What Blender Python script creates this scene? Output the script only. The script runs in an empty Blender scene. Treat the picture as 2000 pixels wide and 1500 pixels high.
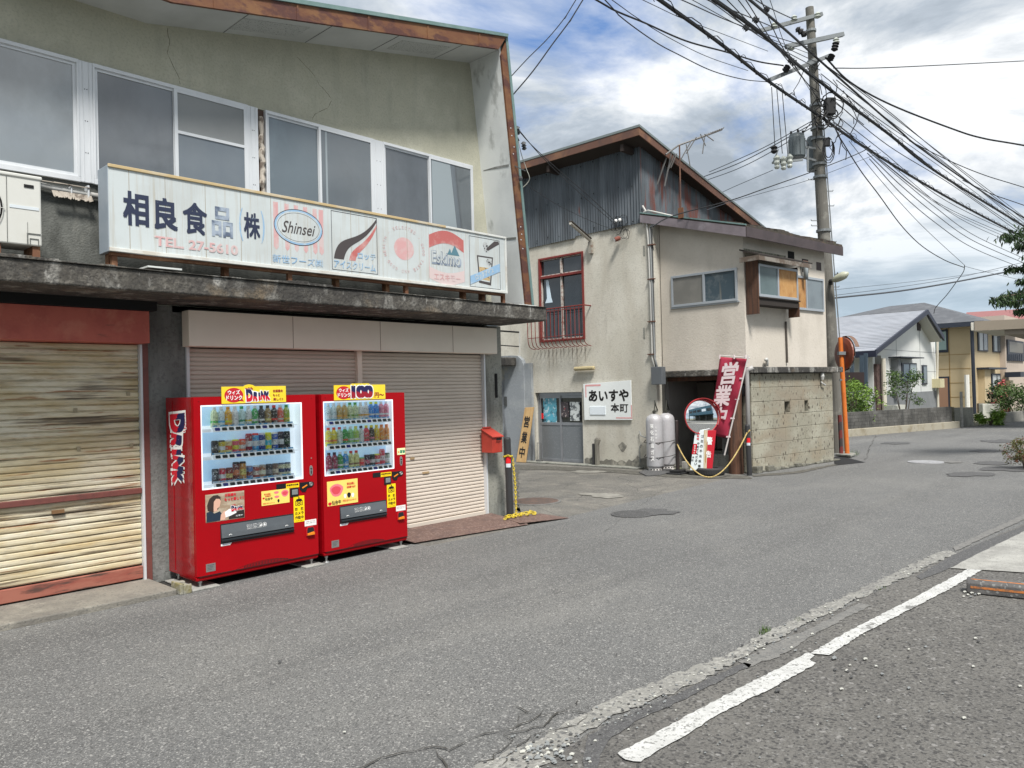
import bpy, bmesh, math, random
from mathutils import Vector, Matrix
random.seed(11)
S = bpy.context.scene
C = S.collection
R = math.radians
V = Vector

# ------------------------------------------------------------------ camera, sky, sun, exposure
CAM_H = 1.82
FPX = 1500.0                      # focal length in pixels of the 2000 px wide photograph
_a = math.atan(1420 / 1500.0); _p = math.atan(12.5 / 1500); _r = math.atan(.0245)
_f0 = V((math.cos(_a), math.sin(_a), 0)); _r0 = V((math.sin(_a), -math.cos(_a), 0)); _u0 = V((0, 0, 1))
CF = (_f0 * math.cos(_p) + _u0 * math.sin(_p)).normalized(); _up = _r0.cross(CF)
CR = _r0 * math.cos(_r) - _up * math.sin(_r)
CU = _up * math.cos(_r) + _r0 * math.sin(_r)
CO = V((0, 0, CAM_H))
cd = bpy.data.cameras.new('camera'); cam = bpy.data.objects.new('camera', cd); C.objects.link(cam)
cd.sensor_width = 36; cd.lens = 27.0; cd.clip_end = 3000; cd.clip_start = .05
m3 = Matrix((CR, CU, -CF)).transposed()
cam.matrix_world = Matrix.Translation(CO) @ m3.to_4x4()
S.camera = cam

SUN_EL, SUN_AZ = 56, 238          # azimuth of the sun measured from +X anticlockwise: it stands behind the photographer
S.view_settings.view_transform = 'Standard'; S.view_settings.look = 'None'
S.view_settings.gamma = 1; S.view_settings.use_curve_mapping = False
S.view_settings.exposure = 0.95
S.cycles.use_denoising = True
S.cycles.max_bounces = 6
sl = bpy.data.lights.new('sun', 'SUN'); sl.energy = 3.0; sl.angle = R(12); sl.color = (1, .97, .92)
so = bpy.data.objects.new('sun', sl); C.objects.link(so)
sdir = V((math.cos(R(SUN_EL)) * math.cos(R(SUN_AZ)), math.cos(R(SUN_EL)) * math.sin(R(SUN_AZ)), math.sin(R(SUN_EL))))
so.rotation_euler = sdir.to_track_quat('Z', 'Y').to_euler(); so.location = (0, 0, 40)

W = bpy.data.worlds.new('World'); S.world = W; W.use_nodes = True
nt = W.node_tree; N = nt.nodes; L = nt.links
for n in list(N): N.remove(n)
out = N.new('ShaderNodeOutputWorld'); bg = N.new('ShaderNodeBackground'); bg.inputs[1].default_value = .082
L.new(bg.outputs[0], out.inputs[0])
sky = N.new('ShaderNodeTexSky'); sky.sky_type = 'NISHITA'; sky.sun_disc = False
sky.sun_elevation = R(SUN_EL); sky.sun_rotation = R(90 - SUN_AZ); sky.air_density = 1.0; sky.dust_density = .6; sky.ozone_density = 2.0
tc = N.new('ShaderNodeTexCoord')
def wmath(op, a, b=None, c=None):
    n = N.new('ShaderNodeMath'); n.operation = op
    for i, x in enumerate((a, b, c)):
        if x is None: continue
        if isinstance(x, (int, float)): n.inputs[i].default_value = x
        else: L.new(x, n.inputs[i])
    return n.outputs[0]
sx = N.new('ShaderNodeSeparateXYZ'); L.new(tc.outputs['Generated'], sx.inputs[0])
zz = wmath('ADD', wmath('MAXIMUM', sx.outputs[2], 0.0), .22)
cb = N.new('ShaderNodeCombineXYZ'); L.new(wmath('DIVIDE', sx.outputs[0], zz), cb.inputs[0]); L.new(wmath('DIVIDE', sx.outputs[1], zz), cb.inputs[1])
def wnoise(scale, det, rough, off, dist=0.0, stretch=(1, 1, 1)):
    mp = N.new('ShaderNodeMapping'); mp.inputs['Location'].default_value = off; mp.inputs['Scale'].default_value = stretch
    L.new(cb.outputs[0], mp.inputs[0])
    n = N.new('ShaderNodeTexNoise'); n.inputs['Scale'].default_value = scale; n.inputs['Detail'].default_value = det
    n.inputs['Roughness'].default_value = rough; n.inputs['Distortion'].default_value = dist
    L.new(mp.outputs[0], n.inputs[0]); return n.outputs[0]
def wramp(x, pts):
    n = N.new('ShaderNodeValToRGB'); L.new(x, n.inputs[0]); e = n.color_ramp.elements
    while len(e) < len(pts): e.new(.5)
    for q, (p, c) in zip(e, pts): q.position = p; q.color = (c[0], c[1], c[2], 1)
    return n.outputs[0]
def wmix(f, a, b, mode='MIX'):
    n = N.new('ShaderNodeMix'); n.data_type = 'RGBA'; n.blend_type = mode
    for i, x in ((0, f), (6, a), (7, b)):
        if isinstance(x, (int, float)): n.inputs[i].default_value = x
        elif isinstance(x, tuple): n.inputs[i].default_value = (x[0], x[1], x[2], 1)
        else: L.new(x, n.inputs[i])
    return n.outputs[2]
CLOUD_OFF = (2.1, .35, 0)
cover = wnoise(1.7, 9, .60, CLOUD_OFF, .3)
# one big gap of blue where the photograph has it (up, straight ahead), the rest overcast
vd = N.new('ShaderNodeVectorMath'); vd.operation = 'DISTANCE'; L.new(tc.outputs['Generated'], vd.inputs[0])
_g = (CF * 1500 + CR * (1190 - 1000) + CU * (750 - 20)).normalized(); vd.inputs[1].default_value = _g
gap = wmath('MULTIPLY', wmath('SUBTRACT', 1.0, wmath('MINIMUM', wmath('DIVIDE', vd.outputs['Value'], .36), 1.0)), .25)
cov = wmath('SUBTRACT', wmath('ADD', cover, .14), gap)
mask = wramp(cov, [(.36, (0, 0, 0)), (.55, (1, 1, 1))])
shade = wnoise(1.5, 9, .62, (5.3, 1.7, 0), .5, (1, 1, 1))
big = wnoise(.55, 3, .5, (8.2, 3.1, 0))
cloudcol = wramp(shade, [(.38, (1.9, 2.3, 2.75)), (.455, (3.1, 3.55, 4.1)), (.52, (4.9, 5.2, 5.5)), (.59, (7.4, 7.5, 7.6))])
cloudcol = wmix(.25, cloudcol, wramp(big, [(.35, (2.8, 3.4, 4.0)), (.65, (5.0, 5.2, 5.4))]))
blue = wmix(.75, sky.outputs[0], (.95, 1.95, 4.3))
hz = wramp(sx.outputs[2], [(.0, (.85, .85, .85)), (.22, (0, 0, 0))])
skyc = wmix(mask, blue, cloudcol)
skyc = wmix(hz, skyc, (3.5, 4.5, 5.3))
L.new(skyc, bg.inputs[0])

# ------------------------------------------------------------------ turning a sight line into a point on a real surface
def ray(u, v): return CF * FPX + CR * (u - 1000) + CU * (750 - v)
def G(u, v, z=0.0):
    d = ray(u, v); return CO + d * ((z - CAM_H) / d.z)
def PY(u, v, y):
    d = ray(u, v); return CO + d * (y / d.y)
def PX(u, v, x):
    d = ray(u, v); return CO + d * (x / d.x)
def PL(u, v, p, n):
    d = ray(u, v); return CO + d * ((V(p) - CO).dot(V(n)) / d.dot(V(n)))
def PD(u, v, dep):
    d = ray(u, v); return CO + d * (dep / FPX)

# ------------------------------------------------------------------ materials
MATS = {}
def lin(c):
    return tuple(((x / 255.) / 12.92 if x <= 10 else ((x / 255. + .055) / 1.055) ** 2.4) for x in c)
def mat(name, col, rough=.8, metal=0., layers=(), bump=0., bscale=60., spec=.5, coat=0., emit=None, alpha=None, rnoise=0.):
    """layers: (kind, colour, scale, lo, hi, strength, stretch)  kind in noise / voro / wave / edge"""
    if name in MATS: return MATS[name]
    m = bpy.data.materials.new(name); m.use_nodes = True; MATS[name] = m
    t = m.node_tree; n = t.nodes; l = t.links
    b = n['Principled BSDF']; b.inputs['Roughness'].default_value = rough; b.inputs['Metallic'].default_value = metal
    b.inputs['Specular IOR Level'].default_value = spec; b.inputs['Coat Weight'].default_value = coat
    b.inputs['Coat Roughness'].default_value = .06
    g = n.new('ShaderNodeNewGeometry')
    cur = None
    def mixc(f, a, c2, mode='MIX'):
        x = n.new('ShaderNodeMix'); x.data_type = 'RGBA'; x.blend_type = mode
        if isinstance(f, float): x.inputs[0].default_value = f
        else: l.new(f, x.inputs[0])
        for i, q in ((6, a), (7, c2)):
            if isinstance(q, tuple): x.inputs[i].default_value = (q[0], q[1], q[2], 1)
            else: l.new(q, x.inputs[i])
        return x.outputs[2]
    cur = tuple(col)
    for i, la in enumerate(layers):
        kind, c2, sc, lo, hi, st = la[:6]; stretch = la[6] if len(la) > 6 else (1, 1, 1)
        mp = n.new('ShaderNodeMapping'); mp.inputs['Scale'].default_value = stretch
        mp.inputs['Location'].default_value = (3.1 * i + .7, 1.7 * i, 2.3 * i)
        l.new(g.outputs['Position'], mp.inputs[0])
        if kind == 'noise':
            x = n.new('ShaderNodeTexNoise'); x.inputs['Scale'].default_value = sc; x.inputs['Detail'].default_value = 6; x.inputs['Roughness'].default_value = .62
            l.new(mp.outputs[0], x.inputs[0]); o = x.outputs[0]
        elif kind == 'voro':
            x = n.new('ShaderNodeTexVoronoi'); x.inputs['Scale'].default_value = sc
            l.new(mp.outputs[0], x.inputs[0]); o = x.outputs['Color']
            s2 = n.new('ShaderNodeSeparateColor'); l.new(o, s2.inputs[0]); o = s2.outputs[0]
        elif kind == 'spot':
            x = n.new('ShaderNodeTexVoronoi'); x.inputs['Scale'].default_value = sc
            l.new(mp.outputs[0], x.inputs[0]); o = x.outputs['Distance']
        elif kind == 'edge':
            x = n.new('ShaderNodeTexVoronoi'); x.feature = 'DISTANCE_TO_EDGE'; x.inputs['Scale'].default_value = sc
            l.new(mp.outputs[0], x.inputs[0]); o = x.outputs['Distance']
        r = n.new('ShaderNodeMapRange'); r.inputs['From Min'].default_value = lo; r.inputs['From Max'].default_value = hi
        r.inputs['To Max'].default_value = st; r.clamp = True; l.new(o, r.inputs[0])
        cur = mixc(r.outputs[0], cur, tuple(c2))
    if isinstance(cur, tuple): b.inputs['Base Color'].default_value = (cur[0], cur[1], cur[2], 1)
    else: l.new(cur, b.inputs['Base Color'])
    if bump:
        x = n.new('ShaderNodeTexNoise'); x.inputs['Scale'].default_value = bscale; x.inputs['Detail'].default_value = 5
        l.new(g.outputs['Position'], x.inputs[0])
        bp = n.new('ShaderNodeBump'); bp.inputs['Strength'].default_value = bump; bp.inputs['Distance'].default_value = .01
        l.new(x.outputs[0], bp.inputs['Height']); l.new(bp.outputs[0], b.inputs['Normal'])
    if rnoise:
        x = n.new('ShaderNodeTexNoise'); x.inputs['Scale'].default_value = 6
        l.new(g.outputs['Position'], x.inputs[0])
        r = n.new('ShaderNodeMapRange'); r.inputs['To Min'].default_value = max(0, rough - rnoise); r.inputs['To Max'].default_value = rough + rnoise
        l.new(x.outputs[0], r.inputs[0]); l.new(r.outputs[0], b.inputs['Roughness'])
    if emit:
        b.inputs['Emission Color'].default_value = (*emit[0], 1); b.inputs['Emission Strength'].default_value = emit[1]
    return m
def plain(name, rgb, rough=.6, **k): return mat(name, lin(rgb), rough, **k)
UP = (14, 14, .9)     # stretch for vertical streaks on a wall seen along Y or X
def glassmat():
    m = bpy.data.materials.new('clear_glass'); m.use_nodes = True; t = m.node_tree; n = t.nodes; l = t.links
    for q in list(n): n.remove(q)
    o = n.new('ShaderNodeOutputMaterial'); mx = n.new('ShaderNodeMixShader'); tr = n.new('ShaderNodeBsdfTransparent'); gl = n.new('ShaderNodeBsdfGlossy')
    gl.inputs['Roughness'].default_value = .02; fr = n.new('ShaderNodeFresnel'); fr.inputs[0].default_value = 1.35
    tr.inputs[0].default_value = (.96, .98, .98, 1)
    l.new(fr.outputs[0], mx.inputs[0]); l.new(tr.outputs[0], mx.inputs[1]); l.new(gl.outputs[0], mx.inputs[2]); l.new(mx.outputs[0], o.inputs[0])
    return m
CLEAR = glassmat()

# ------------------------------------------------------------------ mesh helpers
ORIG = {}
SPLIT = {'vent_panel', 'rafter', 'board_joint', 'handle', 'panel_joint', 'panel_seam', 'tape_scrap', 'rivet', 'bolt', 'foot_slot', 'streak', 'loop', 'conduit_clamp', 'insulator', 'strain_insulator', 'fuse_cutout', 'step_bolt', 'bushing', 'porch_post', 'siding_joint', 'roof_tiles', 'pillar', 'chip', 'garage_plinth', 'garage_door', 'loose_strip', 'screw', 'joint_seal', 'side_board', 'support_frame', 'fascia_seam', 'corner_mark', 'ice_drawing', 'band', 'side_wall'}
class MB:
    def __init__(s): s.v = []; s.f = []; s.mi = []; s.m = 0; s.T = None
    def add(s, vs, fs):
        k = len(s.v)
        if s.T is not None: vs = [s.T @ V(p) for p in vs]
        s.v += [V(p) for p in vs]
        for q in fs: s.f.append(tuple(i + k for i in q)); s.mi.append(s.m)
        return s
    def box(s, x0, x1, y0, y1, z0, z1):
        return s.add([(x, y, z) for z in (z0, z1) for y in (y0, y1) for x in (x0, x1)],
                     [(0, 2, 3, 1), (4, 5, 7, 6), (0, 1, 5, 4), (1, 3, 7, 5), (3, 2, 6, 7), (2, 0, 4, 6)])
    def obox(s, o, a, b, c):      # corner o and three edge vectors
        o, a, b, c = V(o), V(a), V(b), V(c)
        vs = [o, o + a, o + b, o + a + b, o + c, o + a + c, o + b + c, o + a + b + c]
        fs = [(0, 2, 3, 1), (4, 5, 7, 6), (0, 1, 5, 4), (1, 3, 7, 5), (3, 2, 6, 7), (2, 0, 4, 6)]
        if a.cross(b).dot(c) < 0: fs = [q[::-1] for q in fs]
        return s.add(vs, fs)
    def bar(s, p, q, w, h, up=(0, 0, 1)):
        p, q = V(p), V(q); d = q - p; sd = d.cross(V(up)).normalized(); u = sd.cross(d).normalized()
        return s.obox(p - sd * w / 2 - u * h / 2, d, sd * w, u * h)
    def prism(s, pts, vec):       # planar polygon pushed along vec
        n = len(pts); pts = [V(p) for p in pts]; vec = V(vec)
        nn = V((0, 0, 0))
        for i in range(n): nn += pts[i].cross(pts[(i + 1) % n])
        if nn.dot(vec) > 0: pts = pts[::-1]
        return s.add(pts + [p + vec for p in pts], [tuple(range(n)), tuple(range(2 * n - 1, n - 1, -1))] +
                     [(i, i + n, (i + 1) % n + n, (i + 1) % n) for i in range(n)])
    def poly(s, pts): return s.add(pts, [tuple(range(len(pts)))])
    def tube(s, pts, r, n=8, cap=True):
        pts = [V(p) for p in pts]; k = len(pts); rr = r if isinstance(r, (list, tuple)) else [r] * k
        vs = []; prev = None
        for i, p in enumerate(pts):
            d = (pts[min(i + 1, k - 1)] - pts[max(i - 1, 0)]).normalized()
            if prev is None:
                a = d.orthogonal().normalized()
            else:
                a = (prev - d * prev.dot(d)); a = a.normalized() if a.length > 1e-6 else d.orthogonal().normalized()
            prev = a; b = d.cross(a)
            vs += [p + (a * math.cos(2 * math.pi * j / n) + b * math.sin(2 * math.pi * j / n)) * rr[i] for j in range(n)]
        fs = [(i * n + j, i * n + (j + 1) % n, (i + 1) * n + (j + 1) % n, (i + 1) * n + j) for i in range(k - 1) for j in range(n)]
        if cap: fs += [tuple(range(n))[::-1], tuple((k - 1) * n + j for j in range(n))]
        return s.add(vs, fs)
    def lathe(s, o, prof, n=16, axis=(0, 0, 1), mis=None, caps=True):   # prof: (r, h) from bottom to top
        o = V(o); ax = V(axis).normalized(); a = ax.orthogonal().normalized(); b = ax.cross(a)
        k0 = s.m; rings = [[o + ax * h + (a * math.cos(2 * math.pi * j / n) + b * math.sin(2 * math.pi * j / n)) * r for j in range(n)] for r, h in prof]
        vs = [p for q in rings for p in q]; base = len(s.v); s.add(vs, [])
        for i in range(len(prof) - 1):
            for j in range(n):
                s.f.append((base + i * n + j, base + i * n + (j + 1) % n, base + (i + 1) * n + (j + 1) % n, base + (i + 1) * n + j))
                s.mi.append(mis[i] if mis else k0)
        if caps and prof[0][0] > 1e-4: s.f.append(tuple(base + j for j in range(n))[::-1]); s.mi.append(mis[0] if mis else k0)
        if caps and prof[-1][0] > 1e-4: s.f.append(tuple(base + (len(prof) - 1) * n + j for j in range(n))); s.mi.append(mis[-1] if mis else k0)
        return s
    def islands(s):
        up = list(range(len(s.v)))
        def fd(i):
            while up[i] != i: up[i] = up[up[i]]; i = up[i]
            return i
        for f in s.f:
            for k in f[1:]: up[fd(k)] = fd(f[0])
        g = {}
        for f, m_ in zip(s.f, s.mi): g.setdefault(fd(f[0]), []).append((f, m_))
        res = []
        for fs in g.values():
            q = MB(); mp = {}
            for f, m_ in fs:
                for k in f:
                    if k not in mp: mp[k] = len(q.v); q.v.append(s.v[k])
                q.f.append(tuple(mp[k] for k in f)); q.mi.append(m_)
            res.append(q)
        return res
    def build(s, name, mats, parent=None, smooth=False, bevel=0., loc=None):
        if name in SPLIT and parent is not None and len(s.v) > 3:
            isl = s.islands()
            if 1 < len(isl) <= 90: return [q.build_one(name, mats, parent, smooth, bevel, loc) for q in isl][0]
        return s.build_one(name, mats, parent, smooth, bevel, loc)
    def build_one(s, name, mats, parent=None, smooth=False, bevel=0., loc=None):
        if not isinstance(mats, (list, tuple)): mats = [mats]
        if parent is not None: o0 = ORIG[parent.name]
        elif loc is not None: o0 = V(loc)
        else:
            xs = [p.x for p in s.v]; ys = [p.y for p in s.v]; zs = [p.z for p in s.v]
            o0 = V(((min(xs) + max(xs)) / 2, (min(ys) + max(ys)) / 2, min(zs)))
        me = bpy.data.meshes.new(name); me.from_pydata([p - o0 for p in s.v], [], s.f)
        for q in mats: me.materials.append(q)
        me.polygons.foreach_set('material_index', s.mi)
        if smooth: me.polygons.foreach_set('use_smooth', [True] * len(s.f))
        me.update()
        ob = bpy.data.objects.new(name, me); C.objects.link(ob); ORIG[ob.name] = o0
        if parent is not None: ob.parent = parent
        else: ob.location = o0
        if bevel:
            bv = ob.modifiers.new('bevel', 'BEVEL'); bv.width = bevel; bv.segments = 2; bv.limit_method = 'ANGLE'; bv.angle_limit = R(50)
        return ob
def tag(o, label=None, cat=None, group=None, kind=None):
    if label: o['label'] = label
    if cat: o['category'] = cat
    if group: o['group'] = group
    if kind: o['kind'] = kind
    return o
def thing(name, loc, label, cat, group=None):
    o = bpy.data.objects.new(name, None); C.objects.link(o); o.location = loc; o.empty_display_size = .2
    ORIG[o.name] = V(loc); return tag(o, label, cat, group)
def copy_tree(o, d, parent=None):
    c = o.copy(); C.objects.link(c)
    if parent is None: c.location = o.location + V(d); ORIG[c.name] = ORIG[o.name] + V(d)
    else: c.parent = parent
    for ch in list(o.children): copy_tree(ch, d, c)
    return c
_font = None
def text(body, name, m, parent, cen, xd, ud, w, h, bold=.0, ext=.001, shear=0., space=1.0, two=None, keep=False):
    """lettering fitted into a w x h box centred on cen, lying in the plane of xd (reading direction) and ud (up)"""
    cjk = any(ord(q) > 255 for q in body); fat = (bold * .9 if cjk else max(0., bold - .010)) if bold > .009 else 0.
    cu = bpy.data.curves.new('t', 'FONT'); cu.body = body; cu.size = 1; cu.align_x = 'CENTER'; cu.offset = (0. if cjk else min(bold, .010)) if fat else bold; cu.resolution_u = 3
    cu.shear = shear; cu.space_character = space; cu.space_line = .95
    ob = bpy.data.objects.new('t', cu); C.objects.link(ob)
    dg = bpy.context.evaluated_depsgraph_get(); me = bpy.data.meshes.new_from_object(ob.evaluated_get(dg))
    bpy.data.objects.remove(ob); bpy.data.curves.remove(cu)
    if not len(me.vertices): return None
    xs = [q.co.x for q in me.vertices]; ys = [q.co.y for q in me.vertices]
    cx, cy = (min(xs) + max(xs)) / 2, (min(ys) + max(ys)) / 2
    sxx = w / (max(xs) - min(xs) + 2 * fat); syy = h / max(max(ys) - min(ys) + 2 * fat, 1e-6)
    if keep: sxx = syy = min(sxx, syy)
    xd = V(xd).normalized(); ud = V(ud).normalized(); nd = xd.cross(ud); cen = V(cen)
    bmm = bmesh.new(); bmm.from_mesh(me); bpy.data.meshes.remove(me)
    for q in bmm.verts: q.co = V(((q.co.x - cx) * sxx, (q.co.y - cy) * syy, 0))
    if two is not None:
        bmesh.ops.bisect_plane(bmm, geom=bmm.verts[:] + bmm.edges[:] + bmm.faces[:], plane_co=(0, 0, 0), plane_no=(0, 1, 0))
    o = MB(); bmm.verts.index_update(); hs_ = h / (max(ys) - min(ys) + 2 * fat) if max(ys) > min(ys) else sxx
    for j, (du, dv) in enumerate([(0, 0)] if not fat else [(-1, -1), (1, 1), (-1, 1), (1, -1), (0, 0)]):
        k = len(o.v); o.v += [cen + xd * (q.co.x + du * fat * sxx) + ud * (q.co.y + dv * fat * hs_) + nd * (ext + .00012 * j) for q in bmm.verts]
        for fc in bmm.faces:
            o.f.append(tuple(q.index + k for q in fc.verts)); o.mi.append(1 if (two is not None and fc.calc_center_median().y < 0) else 0)
    bmm.free()
    return o.build(name, [m, two] if two is not None else m, parent)
# ------------------------------------------------------------------ ground
def GR(u, v, z): p = G(u, v, z); return p
def sheet(name, px, z, m, world=False):
    o = MB(); o.poly([(V((p[0], p[1], z)) if world else GR(p[0], p[1], z)) for p in px])
    ob = o.build(name, m, loc=(0, 0, 0)); return tag(ob, kind='structure')
def rough_edge(px, amp, step, seed=1):
    """subdivide a pixel outline on the ground and jitter it: ragged edges of old paint and asphalt"""
    rnd = random.Random(seed); pts = [G(*p) for p in px]; outp = []
    for i, p in enumerate(pts):
        q = pts[(i + 1) % len(pts)]; n = max(1, int((q - p).length / step))
        for k in range(n):
            a = p.lerp(q, k / n); outp.append(V((a.x + rnd.uniform(-amp, amp), a.y + rnd.uniform(-amp, amp), 0)))
    return outp
def rsheet(name, px, z, m, amp=.015, step=.06, seed=1):
    o = MB(); pts = rough_edge(px, amp, step, seed); b = bmesh.new()
    vs = [b.verts.new((p.x, p.y, z)) for p in pts]; b.faces.new(vs); bmesh.ops.triangulate(b, faces=b.faces[:])
    b.verts.index_update(); o.v = [v.co.copy() for v in b.verts]; o.f = [tuple(v.index for v in f.verts) for f in b.faces]; o.mi = [0] * len(o.f); b.free()
    for i, f in enumerate(o.f):
        a, c, d = (o.v[k] for k in f)
        if (c - a).cross(d - a).z < 0: o.f[i] = f[::-1]
    return tag(o.build(name, m, loc=(0, 0, 0)), kind='structure')
SOIL = mat('soil_ground', (.14, .13, .10), .95, layers=[('noise', (.10, .11, .06), .6, .4, .6, .8), ('noise', (.2, .19, .16), 8, .5, .7, .6)])
ASPH = mat('worn_asphalt', (.135, .135, .132), .9, layers=[
    ('noise', (.105, .106, .106), .30, .38, .62, .85), ('noise', (.175, .172, .162), .55, .50, .72, .8), ('noise', (.10, .10, .098), .9, .56, .70, .7, (.35, 1, 1)), ('noise', (.085, .085, .084), 1.0, .54, .62, .5, (.10, 1.1, 1)), ('noise', (.19, .187, .176), 1.0, .56, .66, .5, (.13, .8, 1)), ('noise', (.075, .075, .074), 2.2, .66, .71, .6),
    ('voro', (.33, .325, .31), 150, .79, .88, .7), ('voro', (.055, .055, .055), 115, .78, .86, .8), ('noise', (.105, .105, .10), 90, .48, .62, .6),
    ('voro', (.40, .39, .37), 75, .965, .975, .5)], bump=.7, bscale=120)
LOT = mat('parking_asphalt', (.135, .129, .118), .93, layers=[
    ('noise', (.095, .091, .085), .6, .4, .65, .8), ('noise', (.165, .158, .143), 2.2, .54, .74, .6),
    ('voro', (.19, .185, .175), 70, .86, .92, .7), ('voro', (.035, .034, .034), 62, .80, .88, .8), ('noise', (.045, .044, .043), 60, .5, .62, .65),
    ('voro', (.26, .25, .24), 45, .975, .985, .6)], bump=1.0, bscale=60)
PATCH = mat('dark_asphalt_patch', (.085, .084, .085), .9, layers=[('voro', (.2, .2, .19), 110, .86, .93, .7), ('noise', (.05, .05, .05), 60, .5, .6, .7)], bump=.8, bscale=90)
GREYP = mat('grey_mortar_strip', (.175, .17, .16), .9, layers=[('noise', (.12, .12, .115), 14, .45, .6, .7), ('voro', (.09, .09, .09), 90, .85, .9, .7)], bump=.7, bscale=60)
YARD = mat('yard_asphalt', (.165, .155, .135), .92, layers=[('noise', (.11, .105, .095), 1.3, .4, .6, .9), ('noise', (.23, .21, .18), 2.5, .54, .7, .8),
    ('voro', (.29, .28, .26), 80, .86, .92, .6), ('edge', (.05, .05, .045), .9, .012, .0, .8), ('voro', (.06, .06, .06), 70, .84, .9, .6)], bump=.9, bscale=70)
GUT = mat('crumbled_concrete', (.245, .24, .22), .95, layers=[('noise', (.20, .195, .18), 5, .42, .6, .8), ('voro', (.10, .10, .10), 55, .78, .86, .8),
    ('voro', (.40, .39, .36), 60, .8, .9, .5), ('noise', (.16, .155, .145), 1.7, .57, .66, .6), ('spot', (.08, .078, .07), 12, .18, .05, .8)], bump=1.2, bscale=45)
PAINT = mat('road_paint', (.50, .50, .485), .8, layers=[('noise', (.40, .40, .385), 7, .42, .62, .8), ('voro', (.20, .2, .19), 80, .90, .93, .7), ('noise', (.17, .168, .16), 34, .58, .62, .85), ('noise', (.16, .158, .15), 6, .64, .67, .9)], bump=.4, bscale=120)
CONC = mat('pale_concrete', (.33, .325, .30), .9, layers=[('noise', (.22, .215, .2), 2.5, .4, .6, .8), ('noise', (.42, .41, .38), 7, .5, .7, .6), ('voro', (.14, .14, .13), 90, .9, .95, .6)], bump=.5, bscale=50)
APRON = mat('apron_concrete', (.22, .205, .175), .9, layers=[('noise', (.14, .13, .115), 3, .42, .62, .8), ('noise', (.30, .28, .24), 7, .55, .7, .7), ('voro', (.1, .1, .09), 80, .9, .95, .6)], bump=.7, bscale=50)

g = MB(); g.poly([(-500, -500, -.02), (900, -500, -.02), (900, 900, -.02), (-500, 900, -.02)])
tag(g.build('ground', SOIL, loc=(0, 0, 0)), kind='structure')
# the road runs past the shops, widens at the bend by the far wall
sheet('road', [(-12, -6), (10, -6), (60, -14), (75, -12), (60, 7.0), (33.9, 7.45), (32.3, 7.87), (26.6, 9.5), (22, 11), (20.5, 9.5), (20.4, 7.8),
               (18.2, 6.95), (14.8, 7.35), (8.6, 7.0), (7.6, 6.98), (5.9, 7.02), (5.9, 7.28), (-12, 7.28)], 0, ASPH, True)
sheet('yard', [(8.6, 7.0), (14.8, 7.35), (14.8, 9.6), (14.6, 9.6), (14.6, 20), (5.9, 20), (5.9, 7.02), (7.6, 6.98)], .0, YARD, True)
sheet('road_beyond', [(60, -14), (220, -60), (220, -30), (60, 7)], -.004, ASPH, True)
# parking lot on the near side, bounded by the crumbled gutter
rsheet('parking_lot', [(1060, 1500), (1150, 1432), (1332, 1350), (1440, 1294), (1584, 1218), (1788, 1120), (1864, 1082), (2000, 1024), (2400, 880), (2900, 1100), (2600, 1900), (900, 2300), (700, 1700)], .004, LOT, .012, .08, 3)
rsheet('gutter', [(830, 1560), (950, 1490), (1060, 1440), (1200, 1362), (1350, 1308), (1424, 1276), (1500, 1236), (1560, 1206), (1700, 1142), (1776, 1106), (1822, 1085), (1850, 1076), (1866, 1082), (1788, 1120), (1700, 1160), (1584, 1216), (1500, 1262), (1440, 1292), (1332, 1348), (1200, 1400), (1120, 1448), (1050, 1510), (960, 1600)], .008, GUT, .022, .05, 4)
rsheet('gutter_edge', [(1862, 1070), (1920, 1042), (2000, 1006), (2300, 880), (2310, 884), (2000, 1016), (1920, 1052), (1866, 1078)], .008, GREYP, .01, .07, 5)
rsheet('asphalt_patch', [(1150, 1440), (1200, 1412), (1340, 1350), (1452, 1296), (1470, 1300), (1350, 1362), (1240, 1412), (1185, 1452), (1165, 1500), (1185, 1560), (1130, 1560), (1140, 1490)], .009, PATCH, .008, .05, 6)
rsheet('asphalt_patch', [(1440, 1294), (1530, 1250), (1590, 1226), (1680, 1180), (1700, 1185), (1600, 1236), (1520, 1285), (1460, 1305)], .009, GREYP, .012, .05, 7)
rsheet('asphalt_patch', [(1860, 1086), (1920, 1060), (2000, 1028), (2200, 950), (2210, 958), (2000, 1042), (1900, 1092), (1862, 1108), (1800, 1134), (1790, 1128)], .009, PATCH, .01, .06, 8)
rsheet('parking_line', [(1206, 1476), (1275, 1440), (1360, 1392), (1440, 1350), (1520, 1310), (1578, 1278), (1590, 1284), (1580, 1292), (1596, 1299), (1500, 1352), (1410, 1396), (1330, 1446), (1252, 1492), (1222, 1490)], .014, PAINT, .006, .035, 9)
rsheet('parking_line', [(1582, 1280), (1650, 1240), (1688, 1220), (1790, 1168), (1890, 1114), (1918, 1116), (1850, 1156), (1780, 1192), (1680, 1244), (1620, 1283)], .014, PAINT, .006, .035, 10)
rsheet('concrete_slab', [(1856, 1112), (1930, 1074), (2000, 1040), (2300, 900), (2600, 1010), (2150, 1126), (2000, 1121)], .014, CONC, .006, .1, 12)
# apron before the left shutter
o = MB(); o.box(-6, 3.02, 7.2, 7.98, -.02, .055); tag(o.build('apron', APRON, loc=(0, 0, 0), bevel=.012), kind='structure')
sheet('drain_channel', [(3.03, 7.281), (5.88, 7.281), (5.88, 7.85), (3.03, 7.85)], -.006, mat('channel_shade', (.022, .021, .019), .9), True)  # drain channel floor, with the shade under the machines put into its near-black colour
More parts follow.
